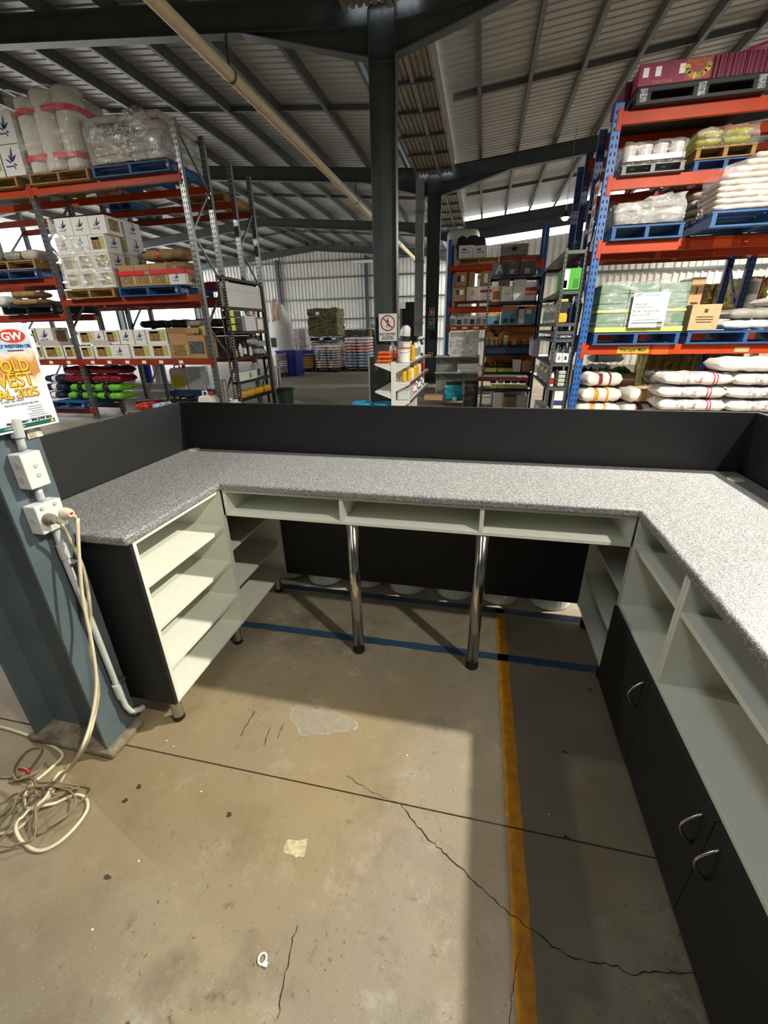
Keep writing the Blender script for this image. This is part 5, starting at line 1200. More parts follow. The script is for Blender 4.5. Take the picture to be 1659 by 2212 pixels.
for k in range(7):
    x = x0 + .08 + k * (x1 - x0 - .16) / 6; z = zc1 + (.032 if k % 2 else h * .45 + .01)
    bottle(('white', 'grey', 'pale')[k % 3] + ' pot inside the glass display case, ' + ORD[k] + ' from the left', x, GY + .12, z, .035, .11 + .02 * (k % 3), (M_wplas, M_prn_grey, M_cardw)[k % 3], M_prn_wht if k % 2 else M_dark, M_prn_grey, group='pots in the display case', neck=.7)
for k in range(2): x0_, x1_, _ = span(988, 1034, 780, zc2, GY); box_thing('flat_box', ('lower' if k == 0 else 'upper') + ' flat white box on the grey gondola shelf', 'box', x0_, x1_ - .02 * k, GY + .02, GY + .3, zc2 + k * .085, zc2 + .08 + k * .085, M_cardw, .003, group='flat boxes on the grey gondola')
t = sack('teal feed bag with a white horse emblem standing on the grey gondola base', (at(980, 850, GY - .1).x, GY - .05, .12 + .3), at(980, 824, GY - .1).z - .12, .40, .2, mat('teal_bag', '1fa0b8', .25, 0, .25, 9), 0, 3, ((.84, 1.0, M_prn_blk),), settle=False); t.rotation_euler = (RX * 0, -RX, 0); t.rotation_euler = (0, -RX, RX); t.location.z = .12 + (at(980, 824, GY - .1).z - .12) / 2; t.location.y = GY - .02
part('horse_emblem', B().lathe([(.05, 0), (.05, .002)], (-.16, -.03, .197), 12, 2), M_prn_wht, t)
jerry('grey jerrycan with green label on the grey gondola base', at(1014, 860, GY - .1).x, GY - .05, .12, .3, .2, at(1014, 843, GY - .1).z - .12, mat('grey_can', 'a2a7a0', .4), M_dark, M_green)
x0, x1, h = span(935, 958, 855, .12, GY - .15); carton('small kraft box at the left foot of the grey gondola', x0 - .2, x1 - .02, .12, h, GY - .18, .3, M_card2)

# ------------------------------------------------------------------ blue rack beyond (row D)
DY = 12.6; dx0, dx1 = at(970, 600, DY).x, at(1176, 560, DY).x
zD1, zD2, zD3 = at(990, 574, DY).z, at(985, 665, DY).z, at(985, 704, DY).z; zDu = at(973, 518, DY).z
rk3 = thing('pallet_rack', 'blue pallet rack with orange beams beyond the grey gondola', 'rack', (0, 0, 0))
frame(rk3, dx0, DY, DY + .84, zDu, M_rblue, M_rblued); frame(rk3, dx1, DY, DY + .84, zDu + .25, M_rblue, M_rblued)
for y in (DY - .004, DY + .79):
    for z in (zD1, zD2, zD3): beam(rk3, dx0, dx1, y, z, M_beam, .11)
    beam(rk3, dx0, dx1, y, .35, M_beamd)
for z in (zD3, .35): part('decking', B().box(dx0 + .05, DY + .05, z - .02, dx1 - .05, DY + .78, z - .002), M_shelfsteel, rk3)
for k in range(7): part('price_tag', B().box(dx0 + .1 + k * .3, DY - .007, zD3 - .08, dx0 + .25 + k * .3, DY - .005, zD3 - .03), M_prn_wht, rk3)
def palD(label, xa, xb, Z, m):
    x0, x1 = at(xa, proj((0, DY - .05, Z))[1], DY - .05).x, at(xb, proj((0, DY - .05, Z))[1], DY - .05).x; pallet(label, x0, DY - .05, Z + .002, x1 - x0, .95, m); return x0, x1
palD('timber pallet under two white cartons on the far blue rack', 990, 1078, zD1, M_wood); palD('red pallet under the checker-plate box on the far blue rack', 1080, 1168, zD1, M_redp); palD('red pallet on the middle beam of the far blue rack', 980, 1085, zD2, M_redp)
for k, (xa, xb) in enumerate(((991, 1021), (1022, 1053))):
    x0, x1, h = span(xa, xb, 530, zD1 + .155, DY); carton(('left' if k == 0 else 'right') + ' of two white cartons on top of the far blue rack', x0, x1, zD1 + .155, h, DY, .4, M_cardw, (('print', .25, .55, .6, .75, M_prn_red), ('print', .2, .8, .4, .5, M_prn_grey)), group='white cartons on the far rack top')
x0, x1, h = span(1081, 1142, 527, zD1 + .155, DY)
t = box_thing('tool_box', 'aluminium checker-plate toolbox on the far blue rack', 'toolbox', x0, x1, DY, DY + .5, zD1 + .155, zD1 + .155 + h, mat('checker_plate', '9b9b96', .3, .8, .5, 30, bump=.8, bs=30), .01); part('lid_lip', B().box(-(x1 - x0) / 2 - .01, -.26, h - .05, (x1 - x0) / 2 + .01, .26, h - .035), M_brushed, t); part('latch', B().box(-.05, -.275, h * .45, .05, -.25, h * .7), M_dark, t)
# white tank beside
Y = 13.9; x0, x1 = at(964, 540, Y).x, at(1034, 540, Y).x; z1 = at(1000, 494, Y).z
t = thing('water_tank', 'tall translucent white ribbed tank behind the far blue rack', 'tank', ((x0 + x1) / 2, Y + .5, 0)); hw = (x1 - x0) / 2
part('tank_body', B().box(-hw, -.5, .12, hw, .5, z1), mat('milky_tank', 'c9cbbd', .4, 0, .15, 3), t, bevel=.14, seg=4)
for k in range(5): part('rib', B().box(-hw + .12 + k * (2 * hw - .24) / 4.4, -.515, .3, -hw + .2 + k * (2 * hw - .24) / 4.4, -.5, z1 - .25), MATS['milky_tank'], t, bevel=.01)
part('stand', B().box(-hw + .1, -.4, 0, hw - .1, .4, .12), M_blackp, t)
t = sack('black film-wrapped bundle behind the white cartons on the far rack', (at(1018, 520, 13.1).x, 13.33, zD1 + .155), .8, .5, at(1018, 504, 13.1).z - zD1 - .155, mat('black_film', '2a2c2f', .15), 0, 4, name='wrapped_bundle', cat='bundle')
zz = zD2 + .155
for k, (xa, xb, lv, m, fr, lab) in enumerate(((979, 1006, 0, M_card, (('print', .2, .5, .45, .8, M_prn_navy), ('print', .5, .82, .45, .8, M_prn_wht)), 'lower kraft carton with navy and white label'), (1007, 1035, 0, M_cardw, (('print', .35, .65, .35, .75, M_yel),), 'white carton with yellow logo'), (1036, 1062, 0, M_cardw, (('print', .0, 1, .55, .75, M_prn_red),), 'white carton with red stripe'), (981, 1008, 1, M_card, (('print', .2, .5, .35, .75, M_prn_navy), ('print', .5, .82, .35, .75, M_prn_wht)), 'upper kraft carton with navy and white label'), (1012, 1024, 1, M_card, (), 'slim kraft carton'), (1036, 1063, 1, M_card, (('print', .3, .6, .2, .8, M_prn_wht),), 'kraft carton with white slip'))):
    z0 = zz + lv * .345; x0, x1, _ = span(xa, xb, 640, z0, DY); carton(lab + ' on the far blue rack', x0, x1 - .01, z0, .335, DY + .01, .4, m, fr, group='cartons on the far blue rack')
x0, x1, _ = span(980, 1012, 600, zz, DY + .5); carton('tall kraft carton at the back of the far blue rack', x0, x1, zz, .66, DY + .43, .3, M_card)
for k in range(6):
    x = at(978 + 14 * k, 690, DY).x; jerry('white chemical can on the far blue rack, ' + ORD[k] + ' from the left', x, DY + .12, zD3, .17, .15, at(1000, 678 + 3 * (k % 2), DY).z - zD3, M_wplas if k != 1 else M_cardw, (M_prn_navy, M_prn_wht, M_prn_wht, M_bluepl, M_prn_wht, M_prn_wht)[k], (M_prn_grey, M_prn_green, M_prn_grey, M_prn_navy, M_prn_grey, M_prn_grey)[k], group='chemical cans on the far blue rack')

# ------------------------------------------------------------------ black shelving E facing the counter
EY = 9.0; ex0, ex1 = at(1047, 720, EY).x, at(1163, 720, EY).x
ez = [at(1060, y, EY).z for y in (597, 653, 702, 746.6, 765, 804.6, 840)]
shelving('steel_shelving', 'black shelving with boxes facing the counter beyond the right aisle', ex0, ex1, EY, EY + .5, ez + [.1], ez[0] + .03, M_shelfblk)
def rowbox(Z, Y, xa, xb, yt, m, label, fr=(), d=.36, group=None, flaps=False, tape=False):
    x0, x1, h = span(xa, xb, yt, Z, Y); return carton(label, x0, x1, Z + .002, h, Y, d, m, fr, tape=tape, group=group, openflaps=flaps)
M_sky = mat('sky_box', '5b97b5', .4, 0, .2, 9); M_orbox = mat('orange_box', 'c4711c', .5); M_dkbox = mat('charcoal_box', '37393a', .5)
g = 'boxes on the top of the black shelving'
for k, (xa, xb) in enumerate(((1064, 1092), (1093, 1122), (1123, 1160))): rowbox(ez[0], EY + .03, xa, xb, 569 - 2 * k, M_dkbox, 'charcoal box on the very top of the black shelving, ' + ORD[k] + ' from the left', (('text', 'A', .25, .2, .2, M_prn_grey),) if k == 0 else (('print', .3, .6, .1, .5, M_prn_grey),), group=g)
for k, (xa, xb, yt, m, fr, nm) in enumerate(((1062, 1082, 619, M_card, (('print', .15, .85, .15, .7, M_prn_brown),), 'kraft box'), (1083, 1107, 619, M_cardw, (('print', .2, .8, .5, .55, M_prn_grey),), 'white box'), (1108, 1134, 618, M_cardw, (), 'open grey-white box'), (1135, 1159, 609, M_cardw, (('print', 0, 1, .52, .72, M_prn_red), ('print', 0, 1, .3, .45, mat('orange_print', 'e08a2a', .5))), 'white box with red and orange stripes'))): rowbox(ez[1], EY + .03, xa, xb, yt, m, nm + ' on the second tier of the black shelving', fr, flaps=(k == 2), group='second-tier boxes')
rowbox(ez[1], EY + .41, 1075, 1100, 604, M_cardw, 'white box at the back of the second tier', (('print', .2, .8, .5, .7, M_prn_grey),), d=.07)
for k, (xa, xb, yt, fr) in enumerate(((1053, 1080, 678, (('print', 0, 1, .78, 1, M_yel), ('print', .55, .9, .1, .35, M_prn_blk))), (1084, 1118, 665, (('print', 0, 1, .85, 1, M_orbox), ('print', .1, .4, .1, .35, M_prn_blk), ('print', .55, .85, .1, .35, M_prn_blk))), (1120, 1156, 663, (('print', 0, .35, 0, 1, M_cardw), ('print', .45, .75, .6, .85, M_prn_wht), ('print', 0, 1, .88, 1, M_orbox))))): rowbox(ez[2], EY + .03, xa, xb, yt, M_sky, ('small sky-blue tool box with yellow top', 'large sky-blue tool box with orange top', 'sky-blue and white tool box')[k] + ' on the third tier', fr)
x0, x1, h = span(1050, 1153, 707, ez[3], EY + .25)
t = carton('long orange box with black lettering behind the jars', x0, x1, ez[3] + .002, h, EY + .25, .2, M_orbox, (('text', 'THUNDER', .46, .52, h * .32, M_prn_blk),), tape=False)
part('wing_emblem', B().add([(-(x1 - x0) * f, -.1015, h * q) for f, q in ((.44, .95), (.30, .82), (.25, .45), (.33, .5), (.10, .95), (.20, .82))], [(0, 1, 2, 3), (4, 5, 2, 3)]), M_prn_blk, t)
M_jar = mat('jar_glass', '9aa3a8', .15, .1)
for k, (px, m, r_, h) in enumerate(((1052, M_jar, .03, .15), (1062, M_jar, .04, .13), (1073, mat('copper_jar', 'a5765a', .3, .3), .04, .15), (1092, M_jar, .045, .17), (1110, M_card2, .05, .1), (1130, mat('amber_jar', '8a6a3a', .3), .045, .09), (1147, M_wplas, .035, .14))): bottle(('small clear', 'squat clear', 'copper', 'tall clear', 'kraft-labelled', 'amber', 'white')[k] + ' jar on the fourth tier of the black shelving', at(px, 740, EY + .1).x, EY + .1, ez[3] + .002, r_, h, m, M_prn_wht if k % 2 else M_card2, group='jars on the fourth tier', neck=.75, name='jar', cat='jar')
rowbox(ez[4], EY + .03, 1046, 1150, 751, mat('deep_blue_box', '1f4a74', .4), 'flat deep-blue box filling the fifth tier', d=.4)
rowbox(ez[5], EY + .35, 1048, 1150, 770, M_orbox, 'orange box at the back of the sixth tier', d=.1)
for k, (xa, xb, yt, m) in enumerate(((1045, 1073, 785, M_lime), (1075, 1106, 785, M_lime), (1108, 1125, 777, M_cardw), (1127, 1146, 780, M_card))): rowbox(ez[5], EY + .03, xa, xb, yt if k > 1 else 796, m, ('first low lime carton', 'second low lime carton', 'tall white carton', 'brown carton')[k] + ' on the sixth tier', d=.28)
for k in range(5): sack('black packet in the lime cartons of the sixth tier, ' + ORD[k] + ' from the left', (at(1050 + 12 * k, 795, EY + .15).x, EY + .16, ez[5] + .09), .10, .18, .09, MATS['black_bag'], .1 * k - .2, k, group='black packets on the sixth tier', name='packet', cat='packet')
for k, (xa, xb) in enumerate(((1061, 1073), (1074, 1105), (1106, 1137))): rowbox(ez[6], EY + .03, xa, xb, 833, M_lime, 'low lime carton on the lowest raised tier, ' + ORD[k] + ' from the left', d=.28, group='lime cartons on the lowest tier')
for k in range(5): sack('dark packet in the lime cartons of the lowest tier, ' + ORD[k] + ' from left', (at(1066 + 15 * k, 825, EY + .15).x, EY + .16, ez[6] + .09), .12, .18, .07, (MATS['black_bag'], mat('grey_packet', '6b6d70', .2))[k % 2], .1 * k - .2, k, group='dark packets on the lowest tier', name='packet', cat='packet')
for k, (xa, xb, yt, m) in enumerate(((1066, 1088, 848, M_cardw), (1088, 1114, 858, M_card), (1115, 1140, 856, M_cardw), (1060, 1135, 846, M_cardw))): rowbox(.1, EY + (.05 if k < 3 else .3), xa, xb, yt, m, ('left white', 'brown', 'right white', 'long rear white')[k] + ' box on the bottom of the black shelving', d=.2)
t = thing('upright_bag', 'black upright bag standing left of the black shelving', 'bag', (at(1043, 860, 9.0).x - .25, 9.1, 0)); part('bag_body', sack_mesh(at(1043, 822, 9.0).z, .34, .26, M_dark, 2), None, t) if False else link('bag_body', sack_mesh(at(1043, 822, 9.0).z, .3, .24, M_dark, 2), t, (0, 0, at(1043, 822, 9.0).z / 2), (0, -RX, RX))
part('tag', B().box(-.06, -.17, .45, .06, -.165, .5), M_prn_grey, t)

# ------------------------------------------------------------------ grey shelving F at the end of the right racks
FY0, FX1 = 6.62, 1.235; FX0 = at(1213, 600, FY0).x; FY1 = 8.75
fz = [at(1205, y, FY0).z for y in (541, 628, 697.5, 715, 732, 784.5, 836)]
shelving('steel_shelving', 'grey slotted steel shelving against the end of the right blue rack', FX0, FX1, FY0, FY1, fz + [.08], fz[0] + .02, M_shelfsteel)
def fb(i, xa, xb, yt, m, label, fr=(), d=.3, yo=.02, name='carton', group=None):
    Z = fz[i] if i < 7 else .08; x0, x1, h = span(xa, xb, yt, Z, FY0 + yo); x0 = max(x0, FX0 + .01); x1 = min(x1, FX1 - .01)
    return carton(label, x0, x1, Z + .002, h, FY0 + yo, d, m, fr, tape=False, name=name, group=group)
M_lgreen = mat('vivid_green_box', '43b02a', .35); 
fb(1, 1197, 1262, 580, M_lgreen, 'vivid green carton with a drawing of a cart on the grey shelving', (('print', .0, .34, .05, .95, M_prn_wht), ('print', .06, .26, .1, .45, M_lgreen), ('print', .55, .8, .1, .5, mat('darker_green_print', '2c7d1c', .4))), d=.4)
t = box_thing('yellow_pack', 'yellow and green pack with a palm print on the grey shelving', 'pack', at(1192, 670, FY0 + .1).x if at(1192, 670, FY0 + .1).x > FX0 + .01 else FX0 + .01, at(1224, 670, FY0 + .1).x, FY0 + .05, FY0 + .22, fz[2], at(1206, 647, FY0 + .1).z, mat('yellow_pack', 'd2bf3a', .4), .01); part('palm_print', B().box(-.05, -.087, .12, .06, -.085, .26), M_prn_blk, t); part('gold_panel', B().box(-.06, -.087, .01, .07, -.085, .1), M_yel, t)
for k in range(4): bottle('dark blue aerosol can on the grey shelving, ' + ORD[k] + ' from the left', FX0 + .2 + .04 * k, FY0 + .12 + .06 * (k % 2), fz[2], .018, .3, mat('steel_blue', '35507d', .25, .5), M_prn_wht, group='blue cans on the grey shelving')
for k in range(7): bottle('white aerosol bottle along the aisle side of the grey shelving, ' + ORD[k] + ' from the front', FX0 + .06, FY0 + .5 + .2 * k, fz[2], .035, .26 + .02 * (k % 3), M_wplas if k % 3 else mat('cream_bottle', 'd8cfb6', .4), M_prn_red if k % 2 else M_prn_wht, M_prn_grey, group='aerosols on the aisle side')
t = fb(4, 1190, 1248, 719, M_prn_navy, 'flat navy box with white lettering on the grey shelving', (('text', 'SPECTRA', .3, .15, .035, M_prn_wht),), d=.35)
text('lettering', 'NexGard', .028, M_prn_wht, t, (-.03, -.177, .055), FACE_Y)
for k in range(8): bottle('white dosing bottle on the grey shelving, ' + ORD[k] + ' from the left', FX0 + .04 + .04 * k, FY0 + .28 + .05 * (k % 2), fz[5], .022, .2 + .015 * (k % 3), M_wplas, M_prn_wht, M_prn_grey if k % 2 else None, group='dosing bottles on the grey shelving')
for k in range(3): fb(5, 1201 + 14 * k, 1214 + 14 * k, 764, M_cardw, 'white medicine box on the grey shelving, ' + ORD[k] + ' from the left', (('print', .3, .7, .3, .7, M_purple if k == 1 else M_prn_grey),), d=.18, group='medicine boxes on the grey shelving')
M_gtray = mat('pale_glass_tray', 'b7c2b4', .15, alpha=.9)
for k in range(4): box_thing('glass_tray', 'pale green plastic tray, ' + ORD[k] + ' up in the stack on the grey shelving', 'tray', FX0 + .14, FX1 - .03, FY0 + .04, FY0 + .3, fz[6] + .055 * k + .001, fz[6] + .055 * k + .05, M_gtray, .012, group='pale trays on the grey shelving')
bottle('jar with red lid on the grey shelving', FX0 + .06, FY0 + .1, fz[6], .035, .2, M_wplas, M_prn_red, M_prn_red, neck=.8, name='jar', cat='jar')
for k in range(6): bottle('white jug on the aisle side of the grey shelving, ' + ORD[k] + ' from the front', FX0 + .07, FY0 + .4 + .24 * k, fz[6], .045, .24, M_wplas if k % 2 else mat('amber_bottle', 'b98a3a', .4), M_prn_wht, M_prn_grey, group='jugs on the aisle side')
fb(7, 1192, 1228, 842, M_cardw, 'tall white can with blue band on the bottom of the grey shelving', (('print', 0, 1, .68, .78, M_prn_navy), ('print', .6, .85, .3, .5, M_prn_red)), d=.2, name='metal_can')
for k in range(4): box_thing('metal_can', 'white rectangular can at the aisle foot of the grey shelving, ' + ORD[k] + ' from front', 'can', FX0 + .02, FX0 + .16, FY0 + .3 + .3 * k, FY0 + .5 + .3 * k, .083, .40 + .03 * (k % 2), M_cardw, .006, group='white cans on the aisle side')
for k in range(3): sack('hanging foil packet on the aisle side of the grey shelving, ' + ORD[k] + ' from the front', (FX0 - .08, FY0 + 1.3 + .2 * k, fz[5] + .14), .26, .13, .04, mat('violet_foil', 'b3aec6', .2), 0, k, group='hanging packets', settle=False).rotation_euler = (0, -RX * .95, RX)
# ------------------------------------------------------------------ right blue racks
YR, YR2, YQ, YQ2 = 6.5, 7.28, 7.95, 8.65
XR = 1.31; XR2 = 4.02
zr1, zr2, zr3, zr4 = at(1349, 240, YR).z, at(1322, 385, YR).z, at(1302, 524, YR).z, at(1265, 745.6, YR).z; zru = at(1335, 222, YR).z
rr_ = thing('pallet_rack', 'blue pallet rack with bright orange beams on the right', 'rack', (0, 0, 0))
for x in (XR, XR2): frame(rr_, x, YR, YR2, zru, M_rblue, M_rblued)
for y in (YR - .004, YR2 - .05):
    for z in (zr1, zr2, zr3, zr4): beam(rr_, XR, XR2, y, z, M_beam, .12)
rq = thing('pallet_rack', 'dark blue pallet rack in the second row behind the right one', 'rack', (0, 0, 0))
XQ = 3.72; XQ2 = 6.4
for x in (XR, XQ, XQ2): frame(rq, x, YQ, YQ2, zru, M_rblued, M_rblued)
for y in (YQ - .004, YQ2 - .05):
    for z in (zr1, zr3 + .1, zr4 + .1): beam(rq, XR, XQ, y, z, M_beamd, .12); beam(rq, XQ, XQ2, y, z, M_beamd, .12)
p = at(1368, 752, YR - .006); t = thing('shelf_label', 'yellow shelf label reading Fine Layer Mash on the orange beam', 'label', (p.x, YR - .006, zr4 - .105)); part('strip', B().box(-.19, -.0015, 0, .19, 0, .085), mat('label_yellow', 'd8a628', .5), t); text('lettering', 'Fine Layer Mash', .062, M_prn_blk, t, (0, -.0022, .022), FACE_Y, align='CENTER', xs=.78, bold=.001)
p = at(1603, 752, YR - .006); tag(part('shelf_label', B().box(p.x - .08, YR - .0075, zr4 - .1, p.x + .08, YR - .006, zr4 - .04), M_card2), 'blank beige label on the right end of the orange beam', 'label')
for k, (px, z) in enumerate(((1550, zr3), (1470, zr4))):
    p = at(px, 560, YR); part('bright_sleeve', B().box(p.x - .09, YR - .006, z - .122, p.x + .10, YR - .003, z + .001), mat('fresh_orange', 'e0561a', .4), rr_)
# vertical sign board on the rack end
xs_ = XR - .05; c0, c1 = ax(1290, 396, xs_), ax(1275, 522, xs_)
t = thing('rack_load_sign', 'narrow white rack load sign with red warning symbols on the blue upright frame', 'sign', (xs_ - .004, (c0.y + c1.y) / 2, c1.z)); h = c0.z - c1.z
part('plate', B().box(-.003, -.1, 0, 0, .1, h), M_prn_wht, t)
for k, (z0, z1) in enumerate(((.80, .93), (.62, .74), (.42, .56), (.14, .2))): part('red_panel', B().box(-.0045, -.075, z0 * h, -.003, .075, z1 * h), M_prn_red, t)
part('warning_triangle', B().prism([(-.08, .24 * h), (.08, .24 * h), (0, .38 * h)], 0, -.0045, -.003), M_prn_red, t)
def palR(label, xa, xb, Z, m, mark=None, d=1.1, Y=6.42, h=.15):
    yy = proj((2.5, Y, Z + .07))[1]; x0, x1 = max(at(xa, yy, Y).x, XR + .105 if Z > .1 else -9), min(at(xb, yy, Y).x, XR2 - .105); return pallet(label, x0, Y, Z + .002, x1 - x0, d, m, mark=mark, h=h), x0, x1
# --- top: maroon trays
yy = proj((2.5, 6.42, zr1 + .07))[1]; x0, x1 = at(1385, yy, 6.42).x, at(1650, yy, 6.42).x
zz = zr1 + .002
t = thing('plastic_pallet', 'black plastic pallet with white marks under the maroon tray stack', 'pallet', ((x0 + x1) / 2, 6.95, zz)); hw = (x1 - x0) / 2 + .03
part('deck', B().box(-hw, -.56, .10, hw, .56, .15), M_blackp, t, bevel=.01); part('skid', B().box(-hw, -.56, 0, hw, .56, .03), M_blackp, t)
for i in range(3):
    for j in range(3): part('block', B().box((-hw, -.07, hw - .14)[i], (-.56, -.07, .42)[j], .03, (-hw + .14, .07, hw)[i], (-.42, .07, .56)[j], .1), M_blackp, t)
for x in (-hw + .03, -.03, hw - .1): part('white_mark', B().box(x, -.5615, .02, x + .07, -.56, .13), mat('mark_print', 'b9bfc4', .5, 0, .8, 60, col2='20262c'), t)
zz += .152
M_mar = mat('maroon_card', '8f1f4c', .5, 0, .1, 8); M_mard = mat('maroon_card_edge', '6b1338', .6, 0, .3, 40, stretch=(14, 14, .3))
ht = at(1480, 128, 6.42).z - zz
t = thing('tray_stack', 'stack of flattened maroon fruit trays with lemon and pear print', 'cartons', ((x0 + x1) / 2, 6.95, zz))
wF = hw * 1.02; n = 26
part('front_tray', B().box(-wF, -.55, 0, wF * .10, -.53, ht), M_mar, t, bevel=.004)
for k in range(n):
    x = wF * .10 + k * (wF * .98 - wF * .10) / n; part('folded_tray', B().box(x + .002, -.55 + rnd.uniform(0, .02), 0, x + (wF * .88) / n - .002, .5, ht * rnd.uniform(.94, 1.03)), M_mar if k % 2 else M_mard, t)
for k in range(14):
    x = -wF + k * wF * 1.1 / 14; part('folded_tray', B().box(x + .003, -.525, 0, x + wF * 1.1 / 14 - .003, .5, ht * rnd.uniform(.9, .98)), M_mard if k % 2 else M_mar, t)
part('corner_tray', B().box(-wF - .06, -.3, 0, -wF - .005, .3, ht * .8), M_mard, t)
for x in (-.97, -.78, -.42): part('hand_hole', B().box(wF * x + .02, -.5515, ht * .38, wF * x + .075, -.55, ht * .8), M_prn_wht, t)
part('print_panel', B().box(-wF * .30, -.5515, ht * .06, wF * .08, -.55, ht * .97), mat('orange_maroon', 'a8443c', .5, 0, .15, 12), t)
fm = [mat('lemon_print', 'd8c23a', .5), mat('pear_print', '8fa048', .5), mat('orange_fruit', 'c98a3a', .5)]
for k in range(8):
    a = math.pi * (1.0 + k / 7); fx = -wF * .11 + wF * .16 * math.cos(a); fz_ = ht * .62 + ht * .42 * math.sin(a)
    o = part('fruit_print', B().lathe([(1, 0), (1, .0015)], (0, 0, 0), 14, 1), fm[k % 3], t, loc=(fx, -.5525, fz_)); o.scale = (wF * .045, 1, ht * .12); o.rotation_euler = (0, .5 * k, 0)
for s, z, sz in (('Healthy, Fresh', .76, .05), ('Fruits', .60, .045)): text('lettering', s, sz, fm[2], t, (-wF * .11, -.5535, ht * z), FACE_Y, align='CENTER', xs=.8)
text('lettering', 'Fresh Fruits', .04, fm[2], t, (-wF * .62, -.5515, ht * .08), FACE_Y, align='CENTER')
tag(part('loose_tray', B().bar((0, 0, 0), (.35, 0, .09), .25, .02), mat('hot_pink_card', 'c2246a', .5), loc=(at(1575, 122, 6.7).x, 6.8, at(1575, 126, 6.7).z)), 'pink-edged tray lying loose on top of the maroon stack', 'tray')
tag(part('loose_tray', B().box(-.22, -.2, 0, .22, .2, .06), M_mar, loc=(at(1490, 120, 6.8).x, 6.9, zz + ht * 1.06)), 'small maroon tray lying on top of the maroon stack', 'tray')
# --- level 2: wrapped pails, pallet with yellow wrapped load
_, x0, x1 = palR('grey plastic tray pallet under the white pails', 1330, 1484, zr2, mat('grey_pallet', '6b6d70', .5), None, 1.0, h=.09)
t = thing('wrapped_pails', 'row of white pails with lids in clear film on the second orange beam', 'pails', ((x0 + x1) / 2, 6.95, zr2 + .095)); hw = (x1 - x0) / 2; hp = at(1420, 312, 6.5).z - zr2 - .09; rp = hw / 4.3
for j in range(3):
    for k in range(4): part('pail', B().lathe([(rp * .84, 0), (rp * .96, hp * .86), (rp, hp * .87), (rp, hp), (rp * .9, hp)], (-hw + rp * 1.1 + k * rp * 2.1, -.4 + j * rp * 2.1, 0), 22), mat('pail_white', 'd9d2d0', .4), t)
film(t, -hw * .98, hw * .98, -.42 - rp, .45, .01, lambda x, y: hp + .03, .01, 31); strap(t, -hw * .985, hw * .985, -.44 - rp, .45, .03, .05, mat('film_band', 'b6aeb0', .3), rad=.05)
_, x0, x1 = palR('blue pallet beside the white pails on the second beam', 1500, 1640, zr2, M_bluep, None, .95, 6.52, h=.1)
_, x0b, x1b = palR('timber pallet on the blue pallet below the yellow wrapped load', 1504, 1635, zr2 + .105, M_wood, None, .95, 6.52, h=.11)
t = thing('wrapped_load', 'yellow bags under loose clear film on the second orange beam', 'load', ((x0 + x1) / 2, 7.05, zr2 + .22)); M_yf = mat('yellow_feed_bag', 'd6cf3c', .4, 0, .2, 7)
hy2 = zr1 - .14 - zr2 - .22; wy = (x1 - x0) / 2 - .02
for r_ in range(3):
    for k in range(2): sack('', ((k - .5) * wy * .95, -.02, .004 + r_ * hy2 / 3.4), wy * .9, .6, hy2 / 3.2, M_yf, parent=t, seed=r_ + k)
film(t, -wy, wy, -.44, .4, .004, lambda x, y: hy2 - .04, .012, 33)
# --- level 3: loose wrapped item on blue pallet, tall pale sack load
YT = 5.95; xT = at(1538, proj((3, YT, zr3 + .07))[1], YT).x
_, x0, x1 = palR('blue pallet under the loosely wrapped flat load on the third beam', 1322, proj((xT - .07, 6.42, zr3 + .07))[0], zr3, M_bluep, None, 1.0)
t = thing('wrapped_load', 'flat load loosely wrapped in crumpled clear film on the third orange beam', 'load', ((x0 + x1) / 2, 6.92, zr3 + .155)); hw = (x1 - x0) / 2; xflat = x1
M_shade = mat('grey_roll', '8f8d89', .6, 0, .2, 8)
for k in range(4): part('roll', B().lathe([(.085, -hw * .9), (.085, hw * .85)], (0, -.36 + .2 * k, .09), 14, 0), M_shade, t)
part('flat_pack', B().box(-hw * .9, -.42, .18, hw * .8, .4, .24), M_shade, t, bevel=.01)
film(t, -hw * .98, hw * .96, -.47, .42, .012, lambda x, y: .27 + .04 * math.sin(5 * x), .02, 35, 80, 18, m=M_hood)
x0 = max(xT, xflat + .06); x1 = x0 + 1.16
pallet('deep blue pallet under the tall wrapped pale sacks at the right edge', x0, YT, zr3 + .002, x1 - x0, 1.32, M_bluep)
t = thing('wrapped_sacks', 'tall film-wrapped stack of pale pink sacks at the right edge', 'sack load', ((x0 + x1) / 2, YT + .66, zr3 + .158)); M_pk = mat('pale_pink_sack', 'cdbfb4', .55, 0, .2, 7)
hT = at(1650, 322, YT).z - zr3 - .158; hh = hT / 9; hU = zr2 - .14 - zr3 - .158; wq = (x1 - x0) / 2
for r_ in range(9):      # the front row stands clear of the upper beam, the rear row stays below it
    cut = .12 * wq * max(0, r_ - 4)
    for k in range(2): sack('', (-wq * .5 + wq * k + cut * (1 - k) * .5, -.39, r_ * hh), wq * .96 - cut * (1 - k), .46, hh * 1.3, M_pk, parent=t, seed=r_ + k)
for r_ in range(4):
    for k in range(2): sack('', (-wq * .5 + wq * k, .3, r_ * hU / 4), wq * .95, .56, hU / 4.0, M_pk, parent=t, seed=r_ + k)
film(t, -wq * .97, wq * .97, -.635, -.145, .005, lambda x, y: 9 * hh * (1 if x > -.1 else 1 + (x + .1) * .45), .01, 37, 80, 18)
